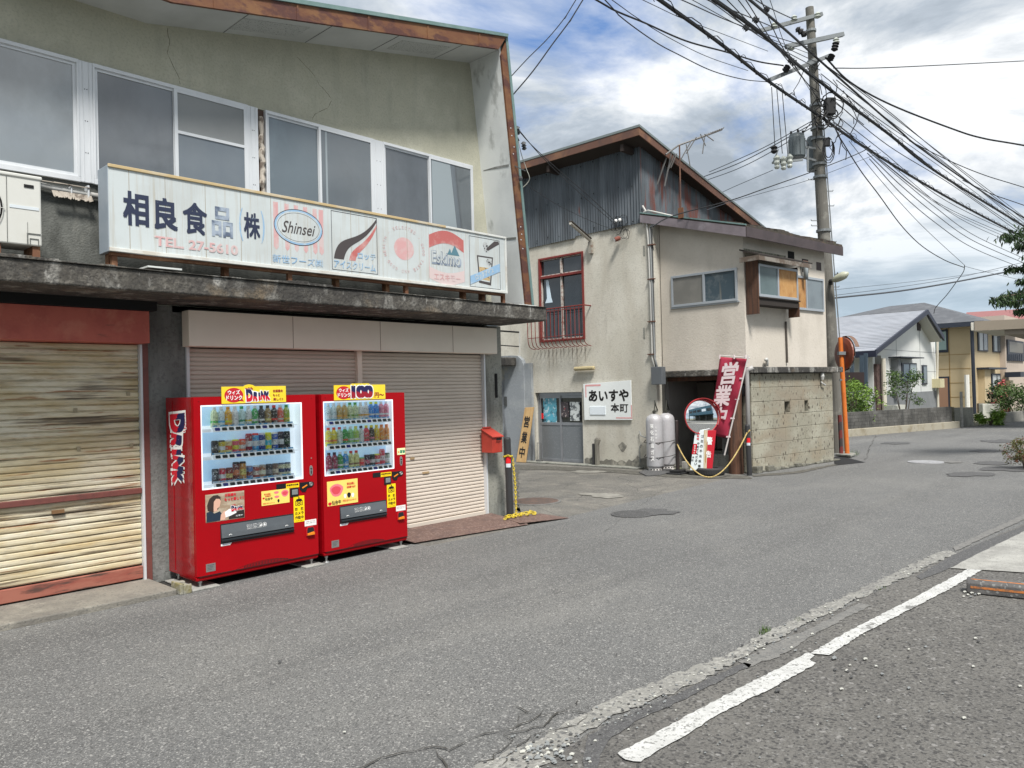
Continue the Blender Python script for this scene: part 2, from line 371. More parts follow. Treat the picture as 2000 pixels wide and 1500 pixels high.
# cracks
CRK = plain('crack_dark', (62, 60, 56), 1.0)
def crack(o, pts, w, jit, seed, step=.05):
    rnd = random.Random(seed); P = [G(*p) for p in pts]; q = []
    for a, b in zip(P, P[1:]):
        n = max(2, int((b - a).length / step))
        for k in range(n): q.append(a.lerp(b, k / n) + V((rnd.uniform(-jit, jit), rnd.uniform(-jit, jit), 0)))
    q.append(P[-1])
    L_, R_ = [], []
    for i, p in enumerate(q):
        d = (q[min(i + 1, len(q) - 1)] - q[max(i - 1, 0)]).normalized(); n = V((-d.y, d.x, 0))
        ww = w * .45 * rnd.uniform(.12, 1.8) * (1 if 0 < i < len(q) - 1 else .1)
        L_.append(p + n * ww / 2 + V((0, 0, .012))); R_.append(p - n * ww / 2 + V((0, 0, .012)))
    for i in range(len(q) - 1): o.add([L_[i], R_[i], R_[i + 1], L_[i + 1]], [(0, 1, 2, 3)])
o = MB()
crack(o, [(690, 1510), (760, 1478), (850, 1462), (880, 1468), (930, 1440), (1000, 1425), (1050, 1405), (1062, 1390)], .016, .012, 1)
crack(o, [(850, 1468), (870, 1500), (880, 1530)], .014, .012, 2)
crack(o, [(905, 1500), (960, 1486), (1000, 1450), (985, 1440), (1060, 1420), (1090, 1398), (1115, 1392), (1150, 1398)], .014, .014, 3)
crack(o, [(1000, 1378), (1030, 1392), (1050, 1402), (1100, 1392), (1125, 1380), (1130, 1370)], .012, .012, 4)
crack(o, [(1010, 1425), (1015, 1400), (1040, 1390)], .010, .01, 5)
crack(o, [(1150, 1398), (1130, 1420), (1040, 1440), (1010, 1462), (980, 1500)], .010, .014, 6)
crack(o, [(1120, 1280), (1160, 1300), (1200, 1312), (1230, 1310)], .005, .01, 7)
crack(o, [(1690, 900), (1700, 872), (1712, 850)], .03, .03, 8, .3)
crack(o, [(1120, 1060), (1180, 1040), (1290, 960), (1330, 938)], .008, .02, 9, .15)
crack(o, [(1010, 960), (1080, 958), (1160, 972), (1290, 966)], .010, .03, 10, .15)
crack(o, [(1380, 960), (1300, 985), (1240, 1000)], .006, .03, 11, .15)
crack(o, [(1725, 1120), (1722, 1094), (1745, 1090)], .006, .01, 12)
crack(o, [(1180, 1470), (1240, 1450), (1300, 1432), (1400, 1410)], .003, .01, 13)
tag(o.build('road_cracks', CRK, loc=(0, 0, 0)), kind='structure')
def blob(name, u, v, ru, rv, m, z, seed, amp=.25, n=36, **k):
    rnd = random.Random(seed); f = [rnd.uniform(-1, 1) for _ in range(8)]; px = []
    for i in range(n):
        t = 2 * math.pi * i / n; r = 1 + amp * sum(f[j] * math.sin((j + 1) * t + f[j] * 9) for j in range(8)) / 2.2
        px.append((u + ru * r * math.cos(t), v + rv * r * math.sin(t)))
    return rsheet(name, px, z, m, **k)
blob('asphalt_patch', 1268, 1003, 40, 6, PATCH, .009, 21, .2, step=.1, amp_=0) if False else None
YPALE = mat('pale_yard_patch', (.26, .25, .22), .92, layers=[('noise', (.18, .17, .15), 6, .42, .6, .8)], bump=.6)
DIRT = mat('wall_foot_dirt', (.075, .07, .058), .95, layers=[('noise', (.13, .125, .11), 12, .45, .6, .8)], bump=.8)
rsheet('wall_foot_dirt', [(955, 1016), (1020, 1004), (1012, 998), (1000, 908), (1100, 912), (1240, 920), (1320, 926), (1460, 930), (1470, 936), (1330, 934), (1200, 924), (1080, 918), (1014, 918), (1010, 1000), (1030, 1012), (960, 1024)], .007, DIRT, .03, .15, 91)
rsheet('wall_foot_dirt', [(1470, 928), (1550, 922), (1628, 907), (1634, 909), (1560, 925), (1472, 932)], .008, DIRT, .03, .15, 92)
if 0: rsheet('wall_foot_dirt', [(0, 1232), (150, 1204), (300, 1174), (392, 1160), (396, 1166), (300, 1184), (150, 1214), (0, 1243)], .006, DIRT, .012, .06, 93)
for i, (u, v, ru, rv, z, mm) in enumerate([(1275, 1001, 46, 6.5, .009, PATCH), (1975, 916, 62, 5, .009, PATCH), (1895, 927, 48, 4.5, .010, PATCH), (1940, 905, 34, 4, .009, PATCH),
        (1960, 862, 44, 3, .009, PATCH), (1925, 881, 30, 2.5, .009, PATCH), (1186, 969, 30, 5, .009, YPALE), (1152, 966, 22, 2.2, .010, YPALE), (1150, 922, 34, 2.4, .009, YPALE), (1165, 942, 60, 5, .008, CONC),
        (1860, 903, 20, 2, .012, GREYP), (1750, 866, 30, 2, .009, PATCH), (1430, 990, 40, 4, .009, ASPH)]):
    if i == 9 or i == 12: continue
    rnd = random.Random(40 + i); f = [rnd.uniform(-1, 1) for _ in range(7)]; px = []
    for k in range(30):
        t = 2 * math.pi * k / 30; r = 1 + .10 * sum(f[j] * math.sin((j + 2) * t + f[j] * 9) for j in range(7))
        px.append((u + ru * r * math.cos(t), v + rv * r * math.sin(t)))
    rsheet('asphalt_patch', px, z, mm, .01, .3, 60 + i)
o = MB(); o.poly([G(1977, 860.5, .012), G(1989, 861.6, .012), G(1989, 863.3, .012), G(1977, 862.2, .012)]); tag(o.build('road_marking', PAINT, loc=(0, 0, 0)), kind='structure')
# manholes
def manhole(u, v, r, label, m1, m2, ring=True):
    c = G(u, v, 0); t = thing('manhole_cover', c, label, 'manhole cover', 'manhole covers in the road')
    o = MB(); o.lathe(c, [(r, 0), (r, .014), (r * .97, .016)], 40)
    o.build('frame', m2, t)
    o = MB(); o.lathe(c, [(r * .9, .0162), (r * .9, .018), (.001, .0185)], 40)
    for k in range(-4, 5):
        w = math.sqrt(max(0, (r * .82) ** 2 - (k * r * .18) ** 2)); o.box(c.x - w, c.x + w, c.y + k * r * .18 - .012, c.y + k * r * .18 + .012, .0186, .0225)
    o.build('lid', m1, t)
IRON = mat('rusty_iron', (.10, .075, .065), .8, layers=[('noise', (.16, .10, .075), 9, .45, .65, .8)], bump=.5, bscale=60)
IRONG = mat('grey_iron', (.33, .33, .34), .6, layers=[('noise', (.22, .22, .22), 12, .45, .65, .7)])
manhole(1046, 980, .42, 'round rust brown manhole cover in the yard beside the black post', IRON, GREYP)
manhole(1234, 1005, .30, 'dark round manhole cover where the yard meets the road', PATCH, PATCH)
manhole(1808, 903, .36, 'pale metal manhole cover in the road near the bend', IRONG, IRONG)
# wheel stop
t = thing('wheel_stop', G(1950, 1160, 0), 'dark concrete wheel stop with two orange stripes in the parking lot', 'wheel stop')
a, b = G(1888, 1158, .01), G(2110, 1182, .01); d = (b - a).normalized(); n = V((-d.y, d.x, 0))
WS = mat('wheel_stop_concrete', (.085, .082, .08), .9, layers=[('noise', (.15, .145, .14), 6, .45, .65, .7), ('voro', (.25, .25, .24), 60, .93, .95, .6)], bump=.6, bscale=50)
o = MB(); P = [a, a + V((0, 0, .085)), a + n * .03 + V((0, 0, .11)), a + n * .13 + V((0, 0, .11)), a + n * .16 + V((0, 0, .085)), a + n * .16]
o.prism(P, b - a); o.build('block', WS, t, bevel=.008)
o = MB(); OR = mat('orange_stripe', (.50, .17, .04), .7, layers=[('noise', (.16, .09, .055), 20, .48, .62, .85)])
for zz_ in (.092, .068, .036):
    pass
o.obox(a + d * .03 + n * .042 + V((0, 0, .1102)), d * (b - a).length * .93, n * .022, V((0, 0, .002)))
o.obox(a + d * .03 - n * .0022 + V((0, 0, .045)), d * (b - a).length * .93, n * .002, V((0, 0, .018)))
o.build('stripe', OR, t)
# pebbles: too many to count
PEB = [mat('pebble_pale', (.42, .42, .38), .9), mat('pebble_grey', (.2, .21, .21), .9), mat('pebble_dark', (.07, .07, .07), .9)]
def pebble(o, c, r, rnd):
    vs = []; 
    for (x, y, z) in [(1, 0, 0), (-1, 0, 0), (0, 1, 0), (0, -1, 0), (0, 0, 1), (0, 0, -.5), (.6, .6, .5), (-.6, .6, .5), (-.6, -.6, .5), (.6, -.6, .5)]:
        k = r * rnd.uniform(.75, 1.15); vs.append(V(c) + V((x * k, y * k * .8, z * k * .7 + r * .35)))
    b = bmesh.new(); bv = [b.verts.new(q) for q in vs]; r_ = bmesh.ops.convex_hull(b, input=bv)
    junk = [e for e in r_['geom_interior'] if isinstance(e, bmesh.types.BMVert)]
    if junk: bmesh.ops.delete(b, geom=junk, context='VERTS')
    b.verts.index_update(); o.add([q.co.copy() for q in b.verts], [tuple(q.index for q in f.verts) for f in b.faces]); b.free()
o = MB(); rnd = random.Random(5)
def scatter(n, px, rmin, rmax, ws):
    for _ in range(n):
        i = rnd.randrange(len(px) - 1); k = rnd.random(); s = px[i][2] + (px[i + 1][2] - px[i][2]) * k
        u = px[i][0] + (px[i + 1][0] - px[i][0]) * k + rnd.gauss(0, s); v = px[i][1] + (px[i + 1][1] - px[i][1]) * k + rnd.gauss(0, s * .45)
        if v < 860: continue
        o.m = rnd.choices((0, 1, 2), ws)[0]; pebble(o, G(u, v, .008), rnd.uniform(rmin, rmax), rnd)
scatter(260, [(1000, 1490, 45), (1150, 1425, 30), (1330, 1345, 18), (1560, 1225, 12), (1800, 1110, 8)], .004, .014, (3, 4, 3))
scatter(60, [(1040, 1470, 18), (1090, 1480, 26)], .010, .019, (3, 4, 3))
scatter(110, [(1300, 1440, 100), (1600, 1380, 170), (1800, 1330, 180)], .003, .009, (1, 4, 5))
scatter(36, [(1560, 1270, 40), (1700, 1320, 90), (1850, 1240, 60)], .006, .016, (2, 3, 3))
for u, v, r, k in [(1519, 1352, .026, 2), (1630, 1288, .024, 1), (1690, 1289, .019, 0), (1663, 1324, .015, 2), (1660, 1300, .012, 0), (1905, 1248, .016, 0), (1883, 1404, .016, 0), (1992, 1342, .015, 0), (1716, 1402, .011, 1),
                   (1884, 1158, .02, 0), (1891, 1163, .018, 0), (1898, 1160, .02, 0), (1905, 1163, .018, 1), (1912, 1162, .02, 0), (1882, 1166, .014, 0), (1896, 1167, .016, 1), (673, 1431, .012, 0), (546, 1294, .016, 2)]:
    o.m = k; pebble(o, G(u, v, .008), r, rnd)
tag(o.build('pebbles', PEB, loc=(0, 0, 0)), kind='stuff')

# ------------------------------------------------------------------ the food company's building on the left
STUC = mat('olive_stucco', (.455, .445, .35), .9, layers=[('noise', (.35, .345, .275), 1.3, .35, .65, .7), ('noise', (.52, .51, .415), 3, .5, .7, .6), ('noise', (.27, .27, .225), 1.6, .54, .74, .5, (3, 3, .5)), ('noise', (.30, .30, .25), 40, .5, .6, .4)], bump=.5, bscale=60)
LOWW = mat('grey_render', (.17, .175, .165), .9, layers=[('noise', (.26, .265, .255), 2.2, .48, .66, .7, (1.5, 1.5, .5)), ('noise', (.075, .08, .075), 1.4, .45, .65, .7, (2.5, 2.5, .4)), ('noise', (.09, .09, .085), 30, .5, .6, .5)], bump=.6, bscale=50)
PILW = mat('stained_grey_render', (.27, .27, .235), .9, layers=[('noise', (.28, .285, .26), 1.6, .48, .62, .8), ('noise', (.10, .10, .09), 1.8, .5, .66, .75, (2.5, 2.5, .5)), ('noise', (.12, .12, .11), 30, .52, .62, .5)], bump=.6, bscale=50)
CANO = mat('blackened_concrete', (.070, .064, .055), .95, layers=[('noise', (.15, .14, .12), 16, .46, .62, .7), ('noise', (.028, .027, .026), 1.1, .40, .60, .8), ('noise', (.36, .35, .32), 1.7, .53, .70, .8, (2.4, 2.4, 1.3)), ('noise', (.52, .51, .48), 5, .60, .70, .6, (1.6, 1.6, .6)),
    ('noise', (.17, .13, .085), 1.2, .60, .70, .8), ('noise', (.035, .034, .033), 55, .52, .6, .6)], bump=1.4, bscale=30)
WING = mat('white_board', (.68, .70, .69), .8, layers=[('noise', (.56, .58, .58), 2, .45, .65, .7), ('noise', (.27, .28, .27), 3, .60, .70, .7, (1, 1, .5))], bump=.2)
RUST = mat('rust_fascia', (.15, .06, .026), .7, layers=[('noise', (.20, .095, .038), 1.6, .45, .58, .8, (1, 1, 2.2)), ('noise', (.075, .026, .022), 1.9, .49, .56, .9, (1, 1, 2.0)), ('noise', (.12, .045, .03), 14, .5, .66, .4)], bump=.2)
TEAL = mat('teal_flashing', (.13, .21, .20), .6, layers=[('noise', (.20, .28, .27), 6, .45, .7, .7)])
SOFF = mat('soffit_board', (.52, .53, .51), .85, layers=[('noise', (.42, .43, .41), 1.5, .45, .65, .7)])
ALU = mat('white_aluminium', (.62, .64, .66), .45, metal=.1, layers=[('noise', (.48, .5, .52), 3, .5, .7, .6, (1, 1, .3))])
DARK = plain('dark_gap', (18, 18, 19), .9)
WGLS = [mat('window_glass_' + n_, c_, .06, layers=[('noise', tuple(x * k1 for x in c_), .8, .38, .66, .85, (1, 1, .8)), ('noise', tuple(x * k2 for x in c_), 1.3, .5, .72, .8, (1, 1, .6))], spec=1., coat=.7) for n_, c_, k1, k2 in (('pale', (.21, .235, .25), .55, 1.35), ('dim', (.085, .095, .105), 1.5, .7), ('mid', (.13, .15, .165), .65, 1.3), ('smoky', (.10, .115, .12), 1.6, .8), ('cool', (.12, .15, .17), .8, 1.5))]  # pane tones differ to put window reflections into the glass colour
WGL = mat('frosted_window_glass', (.13, .155, .18), .08, layers=[('noise', (.20, .22, .235), .7, .4, .7, .8, (1, 1, .6)), ('noise', (.09, .11, .13), 1.1, .5, .72, .8)], spec=.75)
WGL2 = mat('pale_screen_glass', (.20, .21, .21), .3, layers=[('noise', (.25, .26, .26), 1.2, .4, .7, .8)], spec=.5)
shop = thing('shop_building', (3, 7.85, 0), 'two storey stucco building with long upper windows, rust edged roof and roller shutters', 'building')
XL, YW, XR = -4.0, 7.85, 8.05
def zs(x): return 5.58 + .205 * max(0, x - 3.1)
# walls
o = MB()
o.box(XL, 7.9, YW, YW + .25, 2.90, 3.905)
o.prism([(XL, YW, 5.02), (7.9, YW, 5.02), (7.55, YW, zs(7.55) + .1), (3.1, YW, zs(3.1) + .1), (XL, YW, zs(0) + .1)], (0, .25, 0))
o.prism([(7.56, YW, 3.905), (7.9, YW, 3.905), (7.9, YW, 5.02), (7.56, YW, 5.02)], (0, .25, 0))
o.box(XR - .2, XR, YW + .26, 14, 0, 5.5); o.box(XL, XR - .2, 13.8, 14, 0, 5)
wall = o.build('wall', STUC, shop)
LOWUP = mat('dark_stained_render', (.085, .09, .083), .9, layers=[('noise', (.17, .175, .16), 1.5, .45, .65, .8), ('noise', (.045, .047, .042), 2, .5, .64, .8, (2, 2, .5)), ('noise', (.20, .20, .18), 3, .60, .7, .6, (2, 2, .4))], bump=.6, bscale=60)
o = MB(); o.box(XL, 7.78, YW - .012, YW, 2.97, 3.88); o.build('wall_band', LOWUP, shop)
cr = [(7.55 * 0 + 3.31, 5.6), (3.33, 5.45), (3.30, 5.35), (3.36, 5.22), (3.42, 5.12), (3.43, 5.03)]
for s_ in (cr, [(4.80, 5.75), (5.0, 5.62), (5.10, 5.5), (5.22, 5.42), (5.26, 5.36), (5.20, 5.26), (5.02, 5.14), (4.97, 5.04)]):
    o = MB(); rnd = random.Random(int(s_[0][0] * 100)); q = []
    for (x1, z1), (x2, z2) in zip(s_, s_[1:]): q += [V((x1 + (x2 - x1) * k / 4 + rnd.uniform(-.006, .006), YW + .001, z1 + (z2 - z1) * k / 4)) for k in range(4)]
    o.tube(q, [rnd.uniform(.0012, .0035) for _ in q], 4); o.build('wall_crack', plain('wall_crack_grey', (66, 64, 54), 1.), shop)
# wing wall at the right end: it leans, wider at the foot
o = MB()
def wx(z): return 7.585 + (6.5 - z) * .111
o.prism([(wx(2.96), 7.27, 2.96), (wx(2.96) + .03, 7.27, 2.96), (wx(6.60) + .03, 7.27, 6.60), (wx(6.60), 7.27, 6.60)], (0, .85, 0))
wing = o.build('wing_wall', WING, shop)
o = MB(); o.prism([(wx(2.96) + .032, 7.30, 2.96), (wx(2.96) + .15, 7.30, 2.96), (wx(6.7) + .15, 7.30, 6.70), (wx(6.6) + .032, 7.30, 6.60)], (0, .9, 0)); o.build('wing_core', PILW, shop)
o = MB(); o.prism([(wx(2.96) - .0, 7.24, 2.96), (wx(2.96) + .12, 7.24, 2.96), (wx(6.64) + .12, 7.24, 6.64), (wx(6.42), 7.24, 6.42)], (0, .03, 0)); o.build('fascia', RUST, shop)
o = MB(); o.prism([(wx(2.96) + .121, 7.23, 2.96), (wx(2.96) + .165, 7.23, 2.96), (wx(6.72) + .165, 7.23, 6.72), (wx(6.66) + .121, 7.23, 6.66)], (0, .95, 0)); o.build('flashing', TEAL, shop)
o = MB()
for z in (5.45, 5.35, 5.2, 5.1, 4.1, 4.0, 3.92, 3.8): o.lathe((wx(z) + .04 + random.uniform(-.02, .04), 7.238, z), [(.010, 0), (.006, .004)], 6, (0, -1, 0))
o.build('rivet', ALU, shop)
o = MB()
for z in (4.95, 3.95): o.bar((wx(z) - .002, 7.30, z), (wx(z) - .002, 7.8, z + .04), .004, .03)
o.build('joint_seal', LOWW, shop)
# roof: flat on the left, rising to the right
RX = 7.70
o = MB(); o.prism([(XL, 7.26, zs(0)), (3.1, 7.26, zs(0)), (RX - .12, 7.26, zs(RX - .12)), (RX - .12, 7.26, zs(RX) + .02), (3.1, 7.26, zs(0) + .03), (XL, 7.26, zs(0) + .03)], (0, .62, 0)); sf = o.build('soffit', SOFF, shop)
PERF = mat('perforated_board', (.44, .45, .43), .85, layers=[('spot', (.06, .06, .06), 48, .30, .18, .9)])
o = MB()
for x0, x1 in ((3.9, 4.7), (6.0, 6.8)): o.prism([(x0, 7.40, zs(x0) - .004), (x1, 7.40, zs(x1) - .004), (x1, 7.72, zs(x1) - .004), (x0, 7.72, zs(x0) - .004)], (0, 0, .003))
o.build('vent_panel', PERF, sf)
o = MB()
for x in (3.9, 4.9, 5.85, 6.9): o.prism([(x, 7.28, zs(x) - .003), (x + .008, 7.28, zs(x) - .003), (x + .008, 7.84, zs(x) - .003), (x, 7.84, zs(x) - .003)], (0, 0, .002))
o.build('board_joint', LOWW, sf)
o = MB(); o.prism([(XL, 7.22, zs(0) - .02), (3.1, 7.22, zs(0) - .02), (RX - .17, 7.22, zs(RX) - .045), (RX - .02, 7.22, zs(RX) + .165), (3.1, 7.22, zs(0) + .15), (XL, 7.22, zs(0) + .15)], (0, .035, 0)); o.build('fascia', RUST, shop)
o = MB()
for x in (2.6, 3.5, 4.42, 5.35, 6.25, 7.15): o.prism([(x, 7.212, zs(x) - .02), (x + .02, 7.212, zs(x) - .02), (x + .02, 7.212, zs(x) + .155), (x, 7.212, zs(x) + .155)], (0, .008, 0))
o.build('fascia_seam', RUST, shop)
o = MB(); o.prism([(XL, 7.20, zs(0) + .152), (3.1, 7.20, zs(0) + .152), (RX, 7.20, zs(RX) + .17), (RX + .012, 7.20, zs(RX) + .215), (3.1, 7.20, zs(0) + .20), (XL, 7.20, zs(0) + .20)], (0, 7, 0)); o.build('roof', TEAL, shop)
# windows
def window(parent, x0, x1, z0, z1, y, fr, m=ALU, glass=WGL, splits=(), deep=.05, name='window'):
    o = MB()
    for a, b, c, d in ((x0, x1, z0, z0 + fr), (x0, x1, z1 - fr, z1), (x0, x0 + fr, z0 + fr, z1 - fr), (x1 - fr, x1, z0 + fr, z1 - fr)): o.box(a, b, y - deep, y + .01, c, d)
    w = o.build(name, m, parent, bevel=.004)
    o = MB(); o.box(x0 + fr * .6, x1 - fr * .6, y - .012, y - .004, z0 + fr * .6, z1 - fr * .6); o.build('pane', glass, w)
    return w
zb, zt = 3.915, 5.01
FR = .028
for k, (x0, xm, x1) in enumerate([(.9, None, 2.46), (2.58, 3.356, 4.15), (4.36, 5.051, 5.83), (5.98, 6.751, 7.55)]):
    o = MB()     # outer frame of the opening
    for a, b, c, d in ((x0, x1, zb - .05, zb), (x0, x1, zt - .03, zt + .006), (x0, x0 + .02, zb, zt - .03), (x1 - .02, x1, zb, zt - .03)): o.box(a, b, YW - .045, YW + .02, c, d)
    wf = o.build('window_frame', ALU, shop, bevel=.003)
    halves = [(x0 + .02, x1 - .02)] if xm is None else [(x0 + .02, xm + .012), (xm - .012, x1 - .02)]
    for j, (a, b) in enumerate(halves):
        y = YW - .004 - (.0 if j == 0 else .022)
        if k == 1 and j == 1:
            o = MB()
            for q in ((a, b, zb, zb + .03), (a, b, zt - .06, zt - .03), (a, a + .035, zb + .03, zt - .06), (b - .03, b, zb + .03, zt - .06), (a + .035, b - .03, 4.53, 4.56)): o.box(q[0], q[1], y - .02, y, q[2], q[3])
            o.build('sash', ALU, wf)
            o = MB(); o.box(a + .03, b - .025, y - .010, y - .004, 4.55, zt - .05); o.build('pane', WGL2, wf)
            o = MB(); o.box(a + .03, b - .025, y - .010, y - .004, zb + .02, 4.54); o.build('pane', WGL, wf)
        else:
            o = MB()
            for q in ((a, b, zb, zb + .03), (a, b, zt - .055, zt - .03), (a, a + FR, zb + .03, zt - .055), (b - FR, b, zb + .03, zt - .055)): o.box(q[0], q[1], y - .02, y, q[2], q[3])
            o.build('sash', ALU, wf)
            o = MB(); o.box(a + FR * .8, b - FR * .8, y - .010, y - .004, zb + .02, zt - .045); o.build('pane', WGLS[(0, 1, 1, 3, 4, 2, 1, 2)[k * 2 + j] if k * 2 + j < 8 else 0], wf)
            if k == 3 and j == 1:
                o = MB(); o.prism([(a + .05, y - .0115, zb + .02), (a + .50, y - .0115, zb + .02), (a + .38, y - .0115, zt - .05), (a + .05, y - .0115, zt - .05)], (0, .001, 0)); o.build('blind', mat('blind_behind_glass', (.27, .31, .33), .08, spec=.8), wf)
            if k == 2 and j == 1:
                o = MB(); o.box(a + .09, a + .115, y - .0115, y - .0105, zb + .02, zt - .05); o.build('curtain_edge', mat('blind_behind_glass', (.27, .31, .33), .08), wf)
for a, b in ((2.46, 2.58), (4.15, 4.27), (5.83, 5.98)):
    o = MB(); o.box(a, b, YW - .038, YW + .02, zb - .045, zt + .004)
    o.box(a + .03, a + .036, YW - .044, YW - .038, zb - .04, zt); o.box(b - .036, b - .03, YW - .044, YW - .038, zb - .04, zt)
    o.build('mullion', ALU, shop, bevel=.003)
    o = MB()
    for z in (4.15, 4.45, 4.75):
        for x in (a + .05, b - .05): o.lathe((x, YW - .038, z), [(.005, 0), (.004, .003)], 6, (0, -1, 0))
    o.build('rivet', DARK, shop)
o = MB(); o.box(4.272, 4.36, YW - .0, YW + .02, zb, zt); o.build('gap_board', plain('brown_wood', (74, 52, 40)), shop)
o = MB(); rnd = random.Random(3); z = 4.92; PEEL = mat('peeling_wrap', (.45, .40, .34), .9, layers=[('noise', (.12, .09, .07), 14, .5, .62, .9)])
o.tube([(4.315 + rnd.uniform(-.012, .012), YW - .025, 4.93 - i * .05) for i in range(21)], [.02 + rnd.uniform(0, .014) for _ in range(21)], 7); o.build('peeling_pipe_wrap', PEEL, shop)
# conduit under the left window with ragged insulation
PVC = mat('pvc_pipe', (.45, .45, .43), .5, layers=[('noise', (.22, .2, .18), 5, .5, .7, .7)])
o = MB(); o.tube([(1.2, 7.79, 3.78), (2.0, 7.79, 3.785), (2.2, 7.79, 3.76), (2.62, 7.79, 3.75), (2.9, 7.79, 3.75)], .028, 10); pp = o.build('pipe', PVC, shop, smooth=True)
o = MB(); rnd = random.Random(8)
for k in range(16):
    x = 2.20 + k * .02; o.add([(x, 7.755, 3.735), (x + .03, 7.75, 3.735), (x + .03 + rnd.uniform(-.01, .02), 7.745, 3.69 - rnd.uniform(0, .02)), (x + .01, 7.74, 3.685 - rnd.uniform(0, .02))], [(0, 1, 2, 3)])
for k in range(6): o.bar((2.04 + k * .06, 7.755, 3.80 + rnd.uniform(-.01, .01)), (2.12 + k * .08, 7.75, 3.805), .02, .006)
o.build('torn_insulation', PEEL, pp)
o = MB(); o.box(2.50, 2.515, 7.75, 7.85, 3.70, 3.83); o.box(2.36, 2.37, 7.755, 7.83, 3.72, 3.80); o.build('pipe_clamp', ALU, pp)
# canopy
CY0 = 6.925
o = MB(); o.box(XL, XR, CY0, YW, 2.765, 2.95); can = o.build('canopy', CANO, shop, bevel=.015)
o = MB(); rnd = random.Random(6); x = XL
prev = .03
while x < XR:
    x2 = min(x + rnd.uniform(.08, .2), XR); h = max(.006, min(.05, prev + rnd.uniform(-.012, .012)))
    if 2.72 < x < 2.85: h = .012
    if x > 4.2: h = max(.006, h * .6)
    o.box(x, x2 + .001 * 0, CY0 - .014 - rnd.uniform(0, .006), YW, 2.951, 2.951 + h); prev = h; x = x2
o.build('mortar_layer', CANO, can, bevel=.006)
o = MB(); o.box(2.72, 3.02, CY0 + .03, CY0 + .3, 2.985, 3.0); o.box(7.6, 7.95, CY0 + .1, CY0 + .35, 2.975, 2.985); o.build('loose_strip', plain('pale_strip', (205, 208, 205)), can)
# soffit recess and beams below the canopy
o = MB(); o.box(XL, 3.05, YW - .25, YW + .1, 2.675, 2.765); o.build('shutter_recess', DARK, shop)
# lower walls
o = MB(); o.box(3.05, 3.44, YW, YW + .3, 0, 2.76); o.box(XL, XR - .26, YW + .14, YW + .3, 0, 2.76); o.build('lower_wall', LOWW, shop)
o = MB(); o.box(7.72, XR, YW - .03, YW + .25, -.02, 2.76); pil = o.build('pillar', PILW, shop, bevel=.01)
o = MB(); o.box(3.30, 7.79, YW + .0, YW + .12, 2.70, 2.765); o.build('lintel', DARK, shop)
o = MB(); o.box(7.90, 7.94, YW - .045, YW - .03, 1.72, 2.07); o.build('slot', DARK, pil)
# shutters: real slats
def slats(x0, x1, z0, z1, y, pitch, m, parent, groove=.012, bow=.006, seams=()):
    o = MB(); n = int(round((z1 - z0) / pitch)); pitch = (z1 - z0) / n; prof = []; y00 = y
    rj = random.Random(int(x1 * 10) + n)
    for i in range(n):
        z = z0 + i * pitch; y = y00 + rj.uniform(-.0015, .0015)
        prof += [(y + groove, z + pitch * .0), (y + groove, z + pitch * .17), (y - bow * .6, z + pitch * .22), (y - bow, z + pitch * .5), (y - bow * .7, z + pitch * .86), (y, z + pitch * .95)]
    prof.append((y + groove, z1))
    k = len(prof); vs = [(x0, a, b) for a, b in prof] + [(x1, a, b) for a, b in prof]
    o.add(vs, [(i, k + i, k + i + 1, i + 1) for i in range(k - 1)])
    o.add([(x0, y + .02, z0), (x1, y + .02, z0), (x1, y + .02, z1), (x0, y + .02, z1)], [(0, 1, 2, 3)])
    return o.build('slat_curtain', m, parent)
SH1 = mat('cream_slats', (.60, .53, .36), .6, layers=[('noise', (.68, .64, .52), 1.1, .42, .6, .8, (1, 1, 3)), ('noise', (.42, .31, .14), 1.5, .46, .64, .8, (.8, .8, 4)), ('noise', (.10, .07, .045), 2.0, .545, .64, .85, (.40, 1, 9)),
    ('noise', (.26, .11, .04), 2.6, .60, .66, .9, (.6, 1, 12)), ('noise', (.05, .04, .03), 1.1, .60, .72, .8, (.5, 1, 3)), ('noise', (.25, .23, .19), 30, .55, .65, .4, (.3, 1, 2))], spec=.4)
SH2 = mat('beige_slats', (.63, .555, .475), .6, layers=[('noise', (.55, .485, .41), 1.2, .45, .65, .7, (1, 1, 3)), ('noise', (.28, .25, .22), 2.4, .62, .72, .6, (.5, 1, 8))], spec=.4)
REDM = mat('faded_red_paint', (.50, .12, .085), .65, layers=[('noise', (.38, .08, .06), 3, .45, .6, .7), ('noise', (.56, .19, .13), 5, .52, .66, .6), ('noise', (.14, .06, .05), 9, .62, .7, .6, (.5, 1, 2))], bump=.15)
DRED = mat('dull_red_rail', (.17, .055, .045), .6, layers=[('noise', (.10, .04, .035), 6, .5, .7, .8)])
BPNK = mat('pinkish_beige_panel', (.82, .73, .62), .5, layers=[('noise', (.75, .66, .56), 1.4, .45, .65, .6)])
s1 = thing('_tmp', (0, 0, 0), 'x', 'x'); bpy.data.objects.remove(s1)
def part_empty(name, parent, at):
    o = bpy.data.objects.new(name, None); C.objects.link(o); o.parent = parent; o.location = (0, 0, 0); ORIG[o.name] = ORIG[parent.name]; return o
sh = part_empty('shutter', shop, 0); sh['label'] = 'dirty cream roller shutter with rust streaks'
slats(XL, 2.965, .20, 2.36, YW + .03, .0585, SH1, sh)
o = MB(); o.box(XL, 2.965, YW - .002, YW + .035, .07, .19); o.build('bottom_bar', mat('dirty_red_bar', (.26, .07, .05), .7, layers=[('noise', (.34, .13, .09), 4, .45, .62, .8, (.6, 1, 2)), ('noise', (.07, .04, .032), 5, .55, .64, .9, (.4, 1, 3))]), sh, bevel=.006)
o = MB(); o.box(XL, 2.965, YW - .015, YW + .02, .90, .955); o.build('middle_bar', DRED, sh, bevel=.006)
